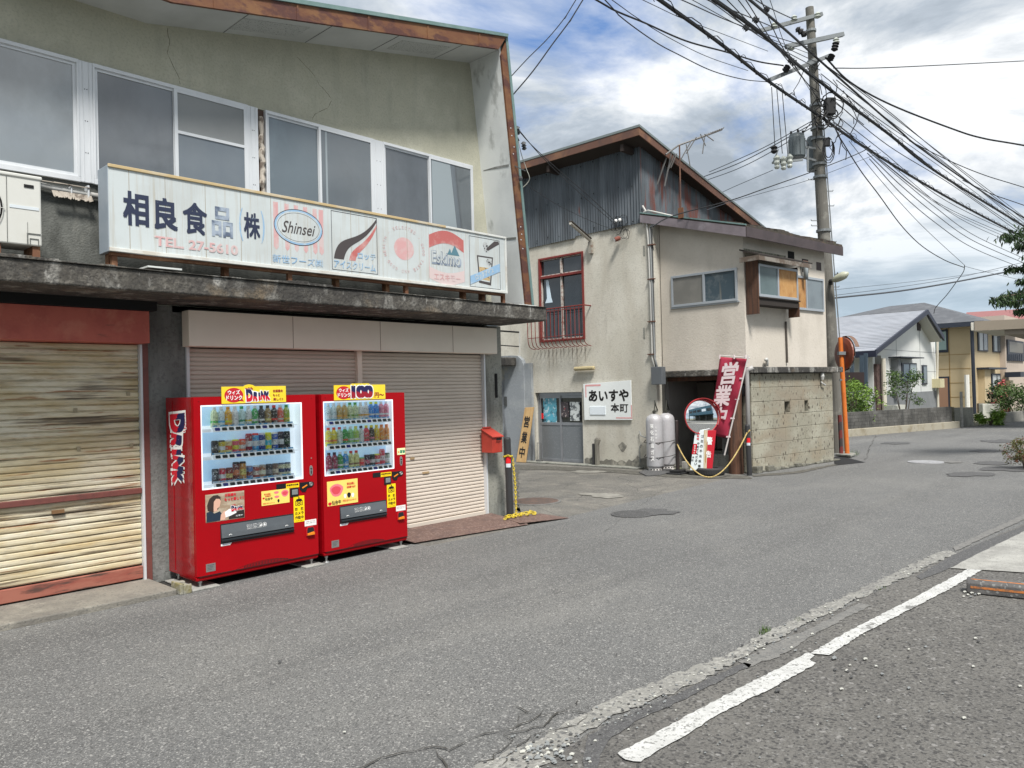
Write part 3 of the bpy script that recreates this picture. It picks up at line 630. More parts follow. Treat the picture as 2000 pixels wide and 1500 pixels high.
o = MB(); o.box(2.968, 2.99, YW - .02, YW + .05, .055, 2.36); o.build('guide_rail', ALU, sh)
o = MB(); o.box(2.992, 3.049, YW - .01, YW + .05, .0, 2.38); o.build('jamb', DRED, sh)
o = MB(); o.box(XL, 2.995, 7.65, YW + .05, 2.364, 2.672); o.build('shutter_box', REDM, sh, bevel=.004)
o = MB(); o.box(2.18, 2.28, YW - .006, YW + .02, .80, .83); o.build('handle', plain('handle_brown', (120, 90, 60)), sh)
o = MB()
for x, z in ((2.38, 1.72), (2.85, 1.86), (2.40, 1.36), (2.87, 1.36)): o.box(x, x + .03, YW + .012, YW + .022, z, z + .035)
o.build('tape_scrap', plain('tape', (150, 140, 115)), sh)
sh = part_empty('shutter', shop, 0); sh['label'] = 'long beige roller shutter behind the red vending machines'
slats(3.46, 5.53, .02, 2.34, YW + .03, .0475, SH2, sh)
slats(5.60, 7.685, .12, 2.34, YW + .03, .0475, SH2, sh)
o = MB(); o.box(5.60, 7.685, YW + .005, YW + .04, .0, .115); o.build('bottom_bar', SH2, sh, bevel=.004)
o = MB(); o.box(5.53, 5.60, YW - .02, YW + .05, 0, 2.36); o.build('center_post', BPNK, sh, bevel=.004)
for a in (7.687, 3.425): o = MB(); o.box(a, a + .03, YW - .03, YW + .05, 0, 2.38); o.build('guide_rail', ALU, sh)
o = MB(); o.box(3.381, 7.80, 7.655, YW - .031, 2.345, 2.71); o.build('shutter_box', BPNK, sh, bevel=.006)
o = MB()
for x in (4.55, 5.75, 6.95): o.box(x, x + .004, 7.652, 7.655, 2.35, 2.705)
o.build('panel_joint', DRED, sh)
o = MB(); o.box(3.381, 7.80, 7.66, YW, 2.711, 2.72); o.build('top_gap', DARK, sh)
o = MB()
for x, z in ((5.98, .70), (6.55, .745), (6.35, .95)): o.box(x, x + .11 * (1 if z < .9 else .6), YW + .012, YW + .03, z, z + .025)
o.build('handle', plain('handle_tan', (165, 140, 105)), sh)
o = MB(); o.box(6.10, 6.29, YW + .0, YW + .006, .055, .075); o.build('maker_plate', plain('plate_dark', (70, 75, 85)), sh)
# service brackets and wires on the end of the roof
INS = plain('insulator_grey', (70, 72, 74)); BLK = plain('cable_black', (22, 22, 24), .7); IVO = plain('ivory_wire', (190, 188, 178))
o = MB(); o.lathe((7.86, 7.18, 4.73), [(.02, 0), (.03, .03), (.02, .06)], 8); o.bar((7.80, 7.26, 4.95), (7.90, 7.12, 4.86), .012, .012); o.build('wire_bracket', INS, shop)
# ------------------------------------------------------------------ roof sign
SIGNM = mat('weathered_sign_face', (.53, .575, .58), .55, layers=[('noise', (.46, .49, .485), 2.2, .42, .62, .7), ('noise', (.34, .27, .16), 1.5, .60, .74, .55, (9, 1, .5)), ('noise', (.43, .41, .36), 3, .52, .66, .6, (12, 1, .35))])
SIGNS = mat('sign_box_side', (.27, .32, .37), .5, layers=[('noise', (.36, .40, .44), 2, .45, .65, .7)])
CRM = mat('yellowed_trim', (.50, .38, .20), .5, layers=[('noise', (.55, .50, .40), 3, .5, .65, .8)])
sg = thing('roof_sign', (5, 7.2, 3.0), 'long white weathered shop sign with company name and product logos standing on the canopy', 'sign')
SX0, SX1, SY, SZ0, SZ1 = 2.485, 7.545, 7.2, 3.135, 3.90
o = MB(); o.box(SX0, SX1, SY + .002, SY + .24, SZ0, SZ1); o.build('box', SIGNS, sg, bevel=.004)
o = MB(); o.box(SX0 + .004, SX1 - .004, SY - .006, SY + .0019, SZ0 + .035, SZ1 - .022); o.build('face', SIGNM, sg)
o = MB(); o.box(SX0, 6.45, SY - .02, SY + .0, SZ1 - .021, SZ1 + .008); tr = o.build('trim', CRM, sg, bevel=.004)
o = MB(); o.box(6.45, SX1, SY - .02, SY + .0, SZ1 - .021, SZ1 + .006); o.box(SX0, SX1, SY - .022, SY + .0, SZ0, SZ0 + .034); o.box(SX1 - .02, SX1 + .004, SY - .016, SY, SZ0 + .035, SZ1 - .022); o.build('trim', mat('trim_white', (.62, .63, .60), .5, layers=[('noise', (.45, .40, .33), 4, .5, .66, .7)]), sg, bevel=.003)
o = MB()
for x in (2.66, 2.98, 3.36, 3.72, 4.05, 5.03, 5.83): o.box(x, x + .004, SY - .0075, SY - .006, SZ0 + .035, SZ1 - .022)
o.build('panel_seam', mat('seam_brown', (.30, .25, .18), .8), sg)
o = MB()
for x in (2.52, 5.82, 7.50, 4.26): o.box(x, x + .045, SY + .03, SY + .075, 2.96, SZ0)
for x in (2.52, 3.6, 4.9, 5.6, 6.85, 7.2): o.box(x, x + .05, SY + .12, SY + .2, 2.96, SZ0)
o.box(SX0 + .02, SX1 - .03, SY + .02, SY + .07, SZ0 - .03, SZ0 - .001); o.build('support_frame', mat('rusty_steel', (.16, .07, .035), .8, layers=[('noise', (.30, .17, .09), 7, .5, .65, .8)]), sg)
NAVY = mat('navy_paint', (.022, .03, .065), .5); NAVYF = mat('flaking_navy_paint', (.022, .03, .065), .5, layers=[('noise', (.20, .26, .33), 9, .66, .72, .7)])
NAVYP = mat('peeled_navy_paint', (.10, .13, .19), .5, layers=[('noise', (.36, .42, .50), 5, .42, .56, .9)])
PINK = mat('faded_pink_paint', (.58, .33, .33), .6, layers=[('noise', (.56, .50, .49), 6, .45, .60, .7)])
PINKL = mat('pale_pink_paint', (.60, .49, .48), .6); REDF = mat('faded_red_print', (.46, .13, .12), .6, layers=[('noise', (.55, .34, .32), 4, .5, .65, .8)])
BLUF = mat('faded_blue_print', (.26, .42, .60), .6, layers=[('noise', (.46, .54, .60), 8, .5, .62, .7)]); LINE = plain('print_line', (48, 52, 60)); BRN = mat('faded_black_print', (.06, .05, .05), .6)
XD, ZD = (1, 0, 0), (0, 0, 1)
def st(s, m, x, z, w, h, **k): return text(s, 'lettering', m, sg, (x, SY - .0085, z), XD, ZD, w, h, **k)
st('相', NAVY, 2.718, 3.54, .225, .31, bold=.034); st('良', NAVYF, 2.985, 3.532, .215, .30, bold=.034); st('食', NAVY, 3.258, 3.532, .235, .305, bold=.022)
st('品', NAVYP, 3.528, 3.535, .215, .295, bold=.03); st('株', NAVYF, 3.84, 3.545, .175, .26, bold=.026); st('(', BLUF, 3.722, 3.545, .04, .33); st(')', BLUF, 3.958, 3.545, .04, .33)
st('TEL. 27-5610', PINKL, 3.28, 3.275, .81, .098, bold=.035); st('TEL. 27-5610', REDF, 3.284, 3.2735, .80, .092, bold=.001, ext=.0006) if False else None
st('TEL. 27-5610', PINK, 3.28, 3.275, .79, .088, bold=.008, ext=.002)
def ring(o, cx, cz, rx, rz, w, y, n=48, a0=0, a1=360):
    for i in range(n):
        t0, t1 = R(a0 + (a1 - a0) * i / n), R(a0 + (a1 - a0) * (i + 1) / n)
        P = [(cx + rx * math.cos(t), y, cz + rz * math.sin(t)) for t in (t0, t1)] + [(cx + (rx - w) * math.cos(t), y, cz + (rz - w) * math.sin(t)) for t in (t1, t0)]
        o.add(P, [(0, 1, 2, 3)] if True else [])
def disc(o, cx, cz, rx, rz, y, n=40): o.poly([(cx + rx * math.cos(2 * math.pi * i / n), y, cz + rz * math.sin(2 * math.pi * i / n)) for i in range(n)])
yf = SY - .0066
# first logo: stripes behind an oval
o = MB()
for k, (x, w) in enumerate(((4.08, .055), (4.21, .05), (4.32, .05), (4.43, .05), (4.545, .05), (4.62, .055))):
    z0, z1 = 3.335 + .0 * k, 3.83; o.prism([(x, yf, z0 + .03), (x + w * .5, yf, z0), (x + w, yf, z0 + .03), (x + w, yf, z1), (x, yf, z1)], (0, .0005, 0))
o.build('logo_stripes', PINK, sg)
o = MB(); disc(o, 4.373, 3.60, .285, .185, yf - .001); o.build('logo_oval', BLUF, sg)
o = MB(); disc(o, 4.373, 3.60, .262, .165, yf - .0015); o.build('logo_oval', SIGNM, sg)
o = MB(); ring(o, 4.373, 3.60, .29, .19, .006, yf - .002); ring(o, 4.373, 3.60, .25, .152, .004, yf - .002); o.build('logo_line', LINE, sg)
text('Shinsei', 'lettering', BRN, sg, (4.373, yf - .003, 3.59), XD, ZD, .40, .125, bold=.004, shear=.35)
st('新世フーズ㈱', BLUF, 4.36, 3.245, .60, .085, bold=.012)
# second logo: sweeping black, white and red curve in a frame
def frame(x0, x1, z0, z1, w=.006):
    o = MB()
    for a, b, c, d in ((x0, x1, z0, z0 + w), (x0, x1, z1 - w, z1), (x0, x0 + w, z0 + w, z1 - w), (x1 - w, x1, z0 + w, z1 - w)): o.box(a, b, yf - .001, yf, c, d)
    o.build('logo_frame', LINE, sg)
frame(4.775, 5.392, 3.195, 3.847)
def sweep(f0, f1, m, y):
    o = MB(); n = 24; A = [f0(i / n) for i in range(n + 1)]; B = [f1(i / n) for i in range(n + 1)]
    for i in range(n): o.add([(A[i][0], y, A[i][1]), (B[i][0], y, B[i][1]), (B[i + 1][0], y, B[i + 1][1]), (A[i + 1][0], y, A[i + 1][1])], [(0, 1, 2, 3)])
    o.build('logo_curve', m, sg)
def bez(p0, p1, p2, p3): return lambda t: tuple((1 - t) ** 3 * a + 3 * (1 - t) ** 2 * t * b + 3 * (1 - t) * t * t * c + t ** 3 * d for a, b, c, d in zip(p0, p1, p2, p3))
sweep(bez((4.80, 3.32), (4.86, 3.66), (5.10, 3.46), (5.388, 3.84)), bez((4.93, 3.32), (4.99, 3.56), (5.16, 3.46), (5.388, 3.80)), BRN, yf - .001)
sweep(bez((5.00, 3.32), (5.03, 3.50), (5.20, 3.46), (5.388, 3.775)), bez((5.085, 3.32), (5.10, 3.44), (5.24, 3.44), (5.388, 3.735)), REDF, yf - .001)
st('ロッテ', BLUF, 5.24, 3.385, .25, .07, bold=.015); st('アイスクリーム', BLUF, 5.08, 3.265, .56, .085, bold=.015)
# third: red sun with words in a ring (the figure is left out)
o = MB(); disc(o, 5.785, 3.54, .15, .135, yf - .0003); o.build('logo_sun', PINK, sg)
s_ = 'SELECTED · GOOD TASTE AND GOOD HEALTH · '
for i, chh in enumerate(s_):
    if chh == ' ': continue
    t = R(135 - 360 * i / len(s_)) if False else R(120 - 360 * i / len(s_))
    if i > 8: pass
    text(chh, 'lettering', PINK, sg, (5.785 + .30 * math.cos(t), yf - .001, 3.53 + .262 * math.sin(t)), (math.sin(t), 0, -math.cos(t)), (math.cos(t), 0, math.sin(t)), .026 if chh != '·' else .01, .038 if chh != '·' else .01, bold=.0)
# fourth: barrel shaped label
o = MB(); n = 20
def arc(x0, x1, z0, h): return [(x0 + (x1 - x0) * i / n, yf - .001, z0 + h * math.sin(math.pi * i / n)) for i in range(n + 1)]
a = arc(6.175, 6.755, 3.76, .085); b = arc(6.175, 6.755, 3.60, .085)
for i in range(n): o.add([b[i], b[i + 1], a[i + 1], a[i]], [(0, 1, 2, 3)])
o.build('logo_band', REDF, sg)
o = MB(); a = arc(6.175, 6.755, 3.37, -.055); b = arc(6.175, 6.755, 3.225, -.06)
for i in range(n): o.add([b[i], b[i + 1], a[i + 1], a[i]], [(0, 1, 2, 3)])
o.build('logo_band', PINKL, sg)
o = MB(); o.box(6.172, 6.176, yf - .002, yf, 3.225, 3.78); o.box(6.755, 6.759, yf - .002, yf, 3.225, 3.78); o.build('logo_line', PINK, sg)
st('Eskimo', NAVYP, 6.46, 3.49, .50, .17, bold=.035); st('Eskimo', SIGNM, 6.45, 3.498, .47, .14, bold=.0, ext=.003)
o = MB(); o.add([(6.47, yf - .0012, 3.55), (6.55, yf - .0012, 3.55), (6.52, yf - .0012, 3.63)], [(0, 1, 2)]); o.add([(6.53, yf - .0014, 3.55), (6.68, yf - .0014, 3.55), (6.60, yf - .0014, 3.68)], [(0, 1, 2)]); o.build('logo_peaks', mat('faded_teal_print', (.09, .20, .25), .6), sg)
st('エスキモー', PINK, 6.465, 3.255, .44, .085, bold=.012)
# fifth: glass and tongs in a frame
frame(6.855, 7.42, 3.178, 3.84)
o = MB(); o.prism([(6.99, yf - .001, 3.60), (7.02, yf - .001, 3.24), (7.24, yf - .001, 3.22), (7.29, yf - .001, 3.60)], (0, .0005, 0)); o.build('glass_drawing', BRN, sg)
o = MB(); o.prism([(7.012, yf - .002, 3.58), (7.038, yf - .002, 3.27), (7.22, yf - .002, 3.26), (7.265, yf - .002, 3.58)], (0, .0005, 0)); o.build('glass_drawing', SIGNM, sg)
o = MB(); o.prism([(7.025, yf - .003, 3.45), (7.045, yf - .003, 3.29), (7.215, yf - .003, 3.28), (7.24, yf - .003, 3.45)], (0, .0005, 0)); o.build('drink_drawing', mat('amber_print', (.50, .36, .18), .6, layers=[('noise', (.08, .07, .06), 22, .56, .6, .9)]), sg)
o = MB(); disc(o, 7.21, 3.53, .05, .045, yf - .0035, 9); disc(o, 7.15, 3.75, .05, .04, yf - .001, 9); disc(o, 7.165, 3.695, .045, .04, yf - .0015, 9); o.build('ice_drawing', mat('ice_print', (.45, .47, .47), .6, layers=[('noise', (.03, .03, .03), 30, .5, .55, .95)]), sg)
o = MB(); o.prism([(7.17, yf - .002, 3.71), (7.19, yf - .002, 3.675), (7.41, yf - .002, 3.79), (7.40, yf - .002, 3.825), (7.32, yf - .002, 3.82)], (0, .0005, 0)); o.build('tongs_drawing', BRN, sg)
o = MB(); o.prism([(6.861, yf - .004, 3.205), (7.414, yf - .004, 3.42), (7.414, yf - .004, 3.53), (6.861, yf - .004, 3.315)], (0, .0005, 0)); o.build('logo_ribbon', BLUF, sg)
text('ロックアイス', 'lettering', SIGNM, sg, (7.12, yf - .0048, 3.363), (.93, 0, .36), (-.36, 0, .93), .36, .07, bold=.02)
# ------------------------------------------------------------------ outdoor unit of an air conditioner on the canopy
ACM = mat('ivory_enamel', (.60, .60, .56), .5, layers=[('noise', (.54, .53, .48), 3, .5, .7, .6)])
ac = thing('outdoor_unit', (1.55, 7.3, 3.0), 'ivory air conditioner unit standing on the canopy at the left edge', 'air conditioner')
o = MB(); o.box(1.12, 1.965, 7.20, 7.50, 3.11, 3.68); bd = o.build('casing', ACM, ac, bevel=.012)
o = MB(); o.box(1.11, 1.972, 7.19, 7.51, 3.66, 3.69); o.build('top_cover', ACM, ac, bevel=.008)
o = MB(); o.box(1.715, 1.719, 7.196, 7.2, 3.12, 3.655); o.box(1.86, 1.862, 7.196, 7.2, 3.12, 3.3) ; o.build('panel_seam', LOWW, ac)
o = MB()
for k in range(12):
    r = .02 + k * .02; o.tube([(1.45 + r * math.cos(t * math.pi / 14), 7.19, 3.39 + r * math.sin(t * math.pi / 14)) for t in range(29)], .003, 4, False)
for k in range(8): o.tube([(1.45 + .02 * math.cos(k * math.pi / 4), 7.188, 3.39 + .02 * math.sin(k * math.pi / 4)), (1.45 + .25 * math.cos(k * math.pi / 4), 7.188, 3.39 + .25 * math.sin(k * math.pi / 4))], .003, 4)
o.build('fan_grille', ACM, ac)
o = MB(); o.lathe((1.45, 7.199, 3.39), [(.24, 0), (.23, .002)], 28, (0, -1, 0)); o.build('fan_opening', DARK, ac)
o = MB(); o.box(1.84, 1.91, 7.195, 7.2, 3.585, 3.61); o.build('handle_slot', DARK, ac)
o = MB(); o.box(1.735, 1.945, 7.196, 7.2, 3.405, 3.43); o.build('label_strip', plain('label_pale', (205, 212, 216)), ac)
o = MB()
for a, b, c, d in ((1.855, 1.955, 3.205, 3.212), (1.855, 1.862, 3.115, 3.205), (1.875, 1.94, 3.165, 3.17), (1.875, 1.88, 3.12, 3.165), (1.935, 1.94, 3.12, 3.165)): o.box(a, b, 7.194, 7.2, c, d)
o.build('valve_cover', LOWW, ac)
for x in (1.25, 1.62, 1.90):
    o = MB(); o.box(x, x + .055, 7.22, 7.48, 2.97, 3.11); o.build('foot', mat('rusty_steel', (.16, .07, .035)), ac)
# ------------------------------------------------------------------ vending machines
VR = mat('vending_red', (.34, .002, .006), .42, coat=.05, spec=.16, layers=[('noise', (.31, .002, .006), 3, .45, .65, .6)])
VRD = mat('vending_red_shaded_side', (.27, .002, .006), .2, coat=.35, spec=.4, layers=[('noise', (.24, .002, .006), 3, .45, .65, .6)])  # darker copy of the front red; the side's shade is in its colour
# dented, wavy side sheet
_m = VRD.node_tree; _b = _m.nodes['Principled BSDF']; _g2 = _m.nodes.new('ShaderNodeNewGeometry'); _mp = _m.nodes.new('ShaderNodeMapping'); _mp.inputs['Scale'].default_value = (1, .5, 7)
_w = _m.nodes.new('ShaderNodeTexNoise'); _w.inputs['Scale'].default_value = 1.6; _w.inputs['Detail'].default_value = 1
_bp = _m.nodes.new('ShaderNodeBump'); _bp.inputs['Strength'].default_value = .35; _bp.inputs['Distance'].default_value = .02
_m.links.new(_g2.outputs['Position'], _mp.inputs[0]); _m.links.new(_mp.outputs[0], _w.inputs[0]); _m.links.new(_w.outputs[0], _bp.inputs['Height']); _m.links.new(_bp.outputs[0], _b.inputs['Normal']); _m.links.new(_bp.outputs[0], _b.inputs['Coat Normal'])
VSEAM = plain('seam_dark', (40, 6, 10)); VWH = mat('lit_display_white', (.74, .77, .80), .35, emit=((.85, .93, 1.0), .26)); VBK = plain('gloss_black', (24, 24, 28), .25)
SKYP = mat('blue_display_backing', (.42, .62, .80), .5, layers=[('noise', (.62, .76, .86), 4, .42, .62, .85)], emit=((.45, .70, .95), .18))
SHW = mat('shelf_white', (.82, .84, .86), .35, emit=((.9, .95, 1.0), .12)); YEL = plain('sticker_yellow', (250, 214, 10), .5); YELP = mat('poster_yellow', lin((246, 214, 110)), .5)
NVY = plain('logo_navy', (28, 30, 78), .5); LRED = plain('logo_red', (205, 22, 44), .5); LWH = plain('logo_white', (238, 238, 236), .5); BTN = plain('button_dark', (48, 54, 54), .3); BTB = plain('button_blue', (38, 50, 140), .3)
FLAP = mat('flap_grey', (.085, .095, .105), .25, layers=[('noise', (.11, .12, .13), 3, .45, .6, .6)]); FLD = plain('flap_dark', (30, 34, 38), .3); STEELV = mat('steel', (.45, .45, .44), .3, metal=.8)
WTX = plain('sticker_white', (232, 232, 230), .5); TXT = plain('ink_black', (18, 16, 16), .6); MAROON = plain('ink_maroon', (150, 22, 40), .5); AMB = plain('amber_plastic', (226, 130, 28), .3)
PKM = plain('meat_pink', (232, 120, 130), .5); GRN = plain('ink_green', (20, 120, 90), .5)
def pal(*rgb): return [mat('drink_%d_%d_%d_%d' % (i, *c), tuple(min(.9, x * 1.5 + .02) for x in lin(c)), .3, layers=[('voro', (.80, .80, .78) if sum(c) < 500 else tuple(x * .45 for x in lin(c)), 85 if i == 0 else 70, .80, .84, .6), ('noise', tuple(min(.9, x * .6 + .02) for x in lin(c)), 30, .54, .60, .6)] if i < 2 else ()) for i, c in enumerate(rgb)]
DR = {}
def drink(x, y, z, kind, cols, parent):
    """kind b = bottle, c = can; cols: main, band, cap/top"""
    ms = pal(*cols); r = .0355
    o = MB()
    if kind == 'b':
        h = cols_h.get(kind); o.lathe((x, y, z), [(.024, 0), (r, .008), (r, .055), (r, .075), (r, .125), (r * .9, .155), (.016, .183), (.018, .185), (.018, .210)], 10,
                                       mis=[0, 0, 1, 0, 0, 3 if len(ms) > 3 else 0, 2, 2])
        o.build('drink_bottle', ms, parent, smooth=False)
    else:
        hh = {'c': .150, 't': .200, 's': .125}[kind]
        o.lathe((x, y, z), [(.022, 0), (r * .95, .006), (r * .95, hh * .35), (r * .95, hh * .62), (r * .95, hh * .9), (r * .8, hh)], 10, mis=[2, 0, 1, 0, 2])
        o.build('drink_can', ms, parent)
cols_h = {'b': .2}
A1 = [[('b', (195, 225, 160), (70, 170, 60), (240, 240, 240)), ('b', (190, 220, 240), (90, 160, 220), (240, 240, 240)), ('b', (245, 150, 30), (250, 200, 40), (250, 130, 20)), ('b', (215, 230, 240), (240, 240, 250), (240, 240, 245)),
       ('b', (180, 220, 200), (20, 120, 90), (30, 140, 80)), ('b', (215, 225, 215), (235, 180, 40), (240, 240, 240)), ('b', (60, 150, 80), (225, 235, 225), (240, 240, 240)), ('b', (38, 36, 44), (205, 205, 215), (30, 30, 30)),
       ('b', (140, 115, 70), (215, 190, 120), (40, 30, 25)), ('b', (28, 22, 22), (205, 40, 35), (200, 30, 30)), ('b', (220, 90, 70), (240, 200, 190), (240, 240, 240)), ('b', (140, 160, 60), (200, 170, 50), (60, 130, 60))],
      [('c', (30, 25, 25), (70, 60, 50), (30, 25, 20)), ('c', (225, 180, 60), (245, 235, 200), (60, 50, 40)), ('c', (245, 190, 140), (235, 90, 50), (220, 210, 200)), ('c', (230, 90, 110), (250, 220, 80), (240, 240, 60)),
       ('c', (225, 110, 80), (245, 220, 200), (200, 60, 50)), ('t', (130, 20, 45), (240, 240, 240), (150, 30, 50)), ('t', (60, 150, 220), (235, 245, 250), (220, 40, 40)), ('t', (20, 50, 130), (230, 235, 245), (190, 190, 200)),
       ('t', (245, 205, 30), (60, 170, 190), (240, 200, 40)), ('t', (40, 80, 165), (225, 225, 230), (210, 215, 220)), ('t', (30, 28, 40), (225, 225, 225), (70, 50, 60)), ('t', (18, 20, 18), (40, 70, 30), (30, 40, 30))],
      [('c', (22, 24, 30), (60, 60, 70), (25, 25, 28)), ('c', (190, 30, 60), (240, 240, 240), (150, 80, 60)), ('c', (120, 30, 25), (215, 190, 120), (90, 30, 25)), ('t', (90, 25, 20), (190, 110, 70), (25, 20, 20)),
       ('t', (185, 130, 50), (225, 190, 110), (28, 24, 22)), ('c', (80, 110, 165), (120, 60, 50), (120, 120, 140)), ('c', (150, 60, 50), (210, 190, 180), (190, 200, 210)), ('c', (150, 105, 70), (225, 205, 180), (150, 140, 130)),
       ('c', (35, 35, 42), (120, 120, 125), (40, 40, 48)), ('c', (120, 95, 80), (205, 190, 170), (90, 75, 65)), ('c', (210, 200, 170), (30, 50, 90), (60, 70, 90)), ('c', (210, 200, 170), (30, 50, 90), (60, 70, 90))]]
A2 = [[('b', (190, 225, 240), (225, 240, 248), (235, 240, 245))] * 2 + [('b', (180, 150, 90), (225, 150, 60), (240, 240, 240))] * 2 + [('b', (195, 220, 165), (110, 150, 60), (60, 140, 60))] * 2 +
      [('b', (235, 232, 220), (225, 150, 60), (245, 245, 245))] * 2 + [('b', (50, 130, 205), (225, 240, 250), (250, 220, 60))] * 2 + [('b', (225, 120, 140), (240, 225, 230), (240, 240, 240))] * 2,
      [('b', (240, 190, 60), (225, 110, 60), (205, 60, 40))] * 2 + [('b', (190, 220, 190), (230, 240, 230), (180, 60, 70)), ('b', (40, 140, 60), (220, 80, 40), (240, 240, 240)), ('b', (120, 180, 110), (235, 240, 230), (240, 240, 240)),
       ('b', (160, 190, 90), (230, 235, 225), (200, 190, 80)), ('b', (205, 215, 225), (240, 240, 235), (40, 40, 70)), ('b', (205, 60, 80), (150, 90, 70), (225, 190, 60)), ('b', (40, 30, 28), (235, 120, 140), (240, 190, 50)),
       ('b', (245, 175, 50), (235, 140, 60), (240, 180, 40))] + [('b', (205, 130, 60), (225, 160, 90), (225, 110, 50))] * 2,
      [('b', (130, 30, 60), (160, 60, 90), (60, 30, 40))] * 2 + [('b', (60, 140, 70), (240, 220, 200), (240, 240, 240)), ('b', (40, 130, 190), (200, 225, 240), (235, 220, 190))] + [('b', (225, 210, 140), (120, 90, 60), (190, 60, 50))] * 2 +
      [('s', (225, 120, 100), (200, 40, 50), (90, 160, 90)), ('c', (50, 30, 60), (180, 50, 90), (60, 40, 60)), ('c', (30, 40, 35), (205, 190, 190), (40, 60, 50)), ('c', (215, 40, 50), (245, 220, 200), (240, 200, 70)),
       ('t', (215, 60, 80), (240, 190, 190), (235, 120, 130)), ('c', (170, 175, 160), (235, 235, 225), (60, 70, 60))]]
def drinklogo(cen, xd, ud, w, h, parent, outline=.06, back=None):
    """the word DRINK in fat letters, upper half navy, lower half red, with a white outline"""
    nd = V(xd).normalized().cross(V(ud).normalized())
    xd, ud = V(xd).normalized(), V(ud).normalized(); ol = h * .085
    for chh, cx_, lw, lh, dy, tl in (('D', -.35, .30, 1.18, .04, -.05), ('R', -.10, .21, .86, -.07, .10), ('I', .06, .085, .76, -.08, -.04), ('N', .21, .21, .86, .02, .06), ('K', .405, .20, .86, -.05, -.10)):
        c_ = V(cen) + xd * (w * cx_) + ud * (h * dy); u2 = (ud + xd * tl).normalized(); x2 = (xd - ud * tl).normalized(); r_ = lw * w
        r_ *= .90; text(chh, 'lettering', LWH, parent, c_, x2, u2, r_ + ol * 2, lh * h + ol * 2, bold=.11)
        text(chh, 'lettering', NVY, parent, c_ + nd * .0016, x2, u2, r_, lh * h, bold=.07, two=LRED)
def vending(x0, x1, wl, wr, drinks, label, first, b0, b1):
    y = 7.2; yb = 7.815; ztop = 1.83
    t = thing('vending_machine', ((x0 + x1) / 2, 7.5, 0), label, 'vending machine', 'red drink vending machines')
    rec = 7.36; wz0, wz1 = .94, 1.75
    o = MB(); o.box(x0, x1, 7.235, yb, .10, ztop - .004); o.box(x0 + .0, x1, 7.235, yb, ztop - .003, ztop)
    # the cabinet behind is hollow where the display sits
    o = MB(); o.box(x0, x1, rec, yb, .10, ztop); o.box(x0, x1, 7.2355, rec, .10, wz0 - .01); o.box(x0, x1, 7.2355, rec, wz1 + .01, ztop); o.box(x0, wl - .01, 7.2355, rec, wz0 - .01, wz1 + .01); o.box(wr + .01, x1, 7.2355, rec, wz0 - .01, wz1 + .01)
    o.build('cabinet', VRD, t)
    o = MB(); f0 = x0 + .004; f1 = x1 - .004
    o.box(f0, f1, y, 7.235, .125, wz0); o.box(f0, f1, y, 7.235, wz1, ztop - .004); o.box(f0, wl, y, 7.235, wz0, wz1); o.box(wr, f1, y, 7.235, wz0, wz1)
    door = o.build('front_door', VR, t)
    o = MB(); o.box(x0 + .004, x1 - .004, y + .012, 7.235, .085, .116); o.box(x0 + .01, x1 - .01, 7.22, 7.6, .075, .099); o.build('base_rail', VR, t, bevel=.004)
    for px_, py_ in ((x0 + .06, 7.26), (x1 - .06, 7.26), (x0 + .06, 7.74), (x1 - .06, 7.74)):
        o = MB(); o.lathe((px_, py_, .0), [(.035, 0), (.03, .012), (.012, .016), (.012, .05), (.02, .052), (.02, .08), (.03, .082)], 10); o.build('leg', STEELV, t)
    o = MB(); o.lathe((x0 + .055, y, .80 if False else 1.79), [(.008, 0), (.006, .003)], 8, (0, -1, 0)); o.lathe((x1 - .055, y, 1.79), [(.008, 0), (.006, .003)], 8, (0, -1, 0)); o.build('screw', VRD, t)
    # display: white box, backing cards, shelves with buttons, dummies
    o = MB(); o.box(wl, wr, rec - .012, rec - .002, wz0, wz1); o.box(wl - .001, wl + .012, y + .002, rec - .012, wz0, wz1); o.box(wr - .012, wr + .001, y + .002, rec - .012, wz0, wz1); o.box(wl + .012, wr - .012, y + .002, rec - .012, wz1 - .012, wz1); o.box(wl + .012, wr - .012, y + .002, rec - .012, wz0, wz0 + .01)
    dsp = o.build('display_case', VWH, t)
    o = MB(); zsf = (1.497, 1.228, .952); top = (1.735, 1.48, 1.21)
    for z, zt_ in zip(zsf, top): o.box(wl + .02, b1 + .06, rec - .018, rec - .0125, z + .05, zt_)
    o.build('backing_card', SKYP, dsp)
    ym = y + .085
    for r_, (z, row) in enumerate(zip(zsf, drinks)):
        o = MB(); o.prism([(b0 - .05, y + .028, z - .012), (b0 - .05, y + .058, z - .012), (b0 - .05, y + .066, z + .034), (b0 - .05, y + .052, z + .037)], (b1 - b0 + .10, 0, 0)); o.box(wl + .013, wr - .013, y + .058, rec - .02, z + .012, z + .020); o.box(wl + .013, b0 - .04, y + .059, y + .075, z - .012, z + .011)
        s_ = o.build('shelf', SHW, dsp, bevel=.003)
        o = MB(); o.box(b0 - .045, b1 + .045, y + .058, y + .064, z + .0385, z + .052); o.build('price_strip', mat('price_blue', (.12, .42, .72), .5, layers=[('voro', (.80, .84, .88), 40, .5, .55, .9)]), s_)
        for i, d in enumerate(row):
            x = b0 + (b1 - b0) * i / 11
            o = MB(); w = .026; pts = [(x - w, z + .012), (x - w * .85, z - .001), (x + w * .85, z - .001), (x + w, z + .012), (x + w * .85, z + .027), (x - w * .85, z + .027)]
            o.prism([(a, y + .028 + (b - z + .012) * .49, b) for a, b in pts], (0, -.005, .002)); o.build('button', BTB if (i, r_) in ((0, 0), (7, 0), (3, 1), (8, 2), (1, 2)) else BTN, s_)
            drink(x - .004, ym + .012, z + .021, d[0], d[1:], dsp)
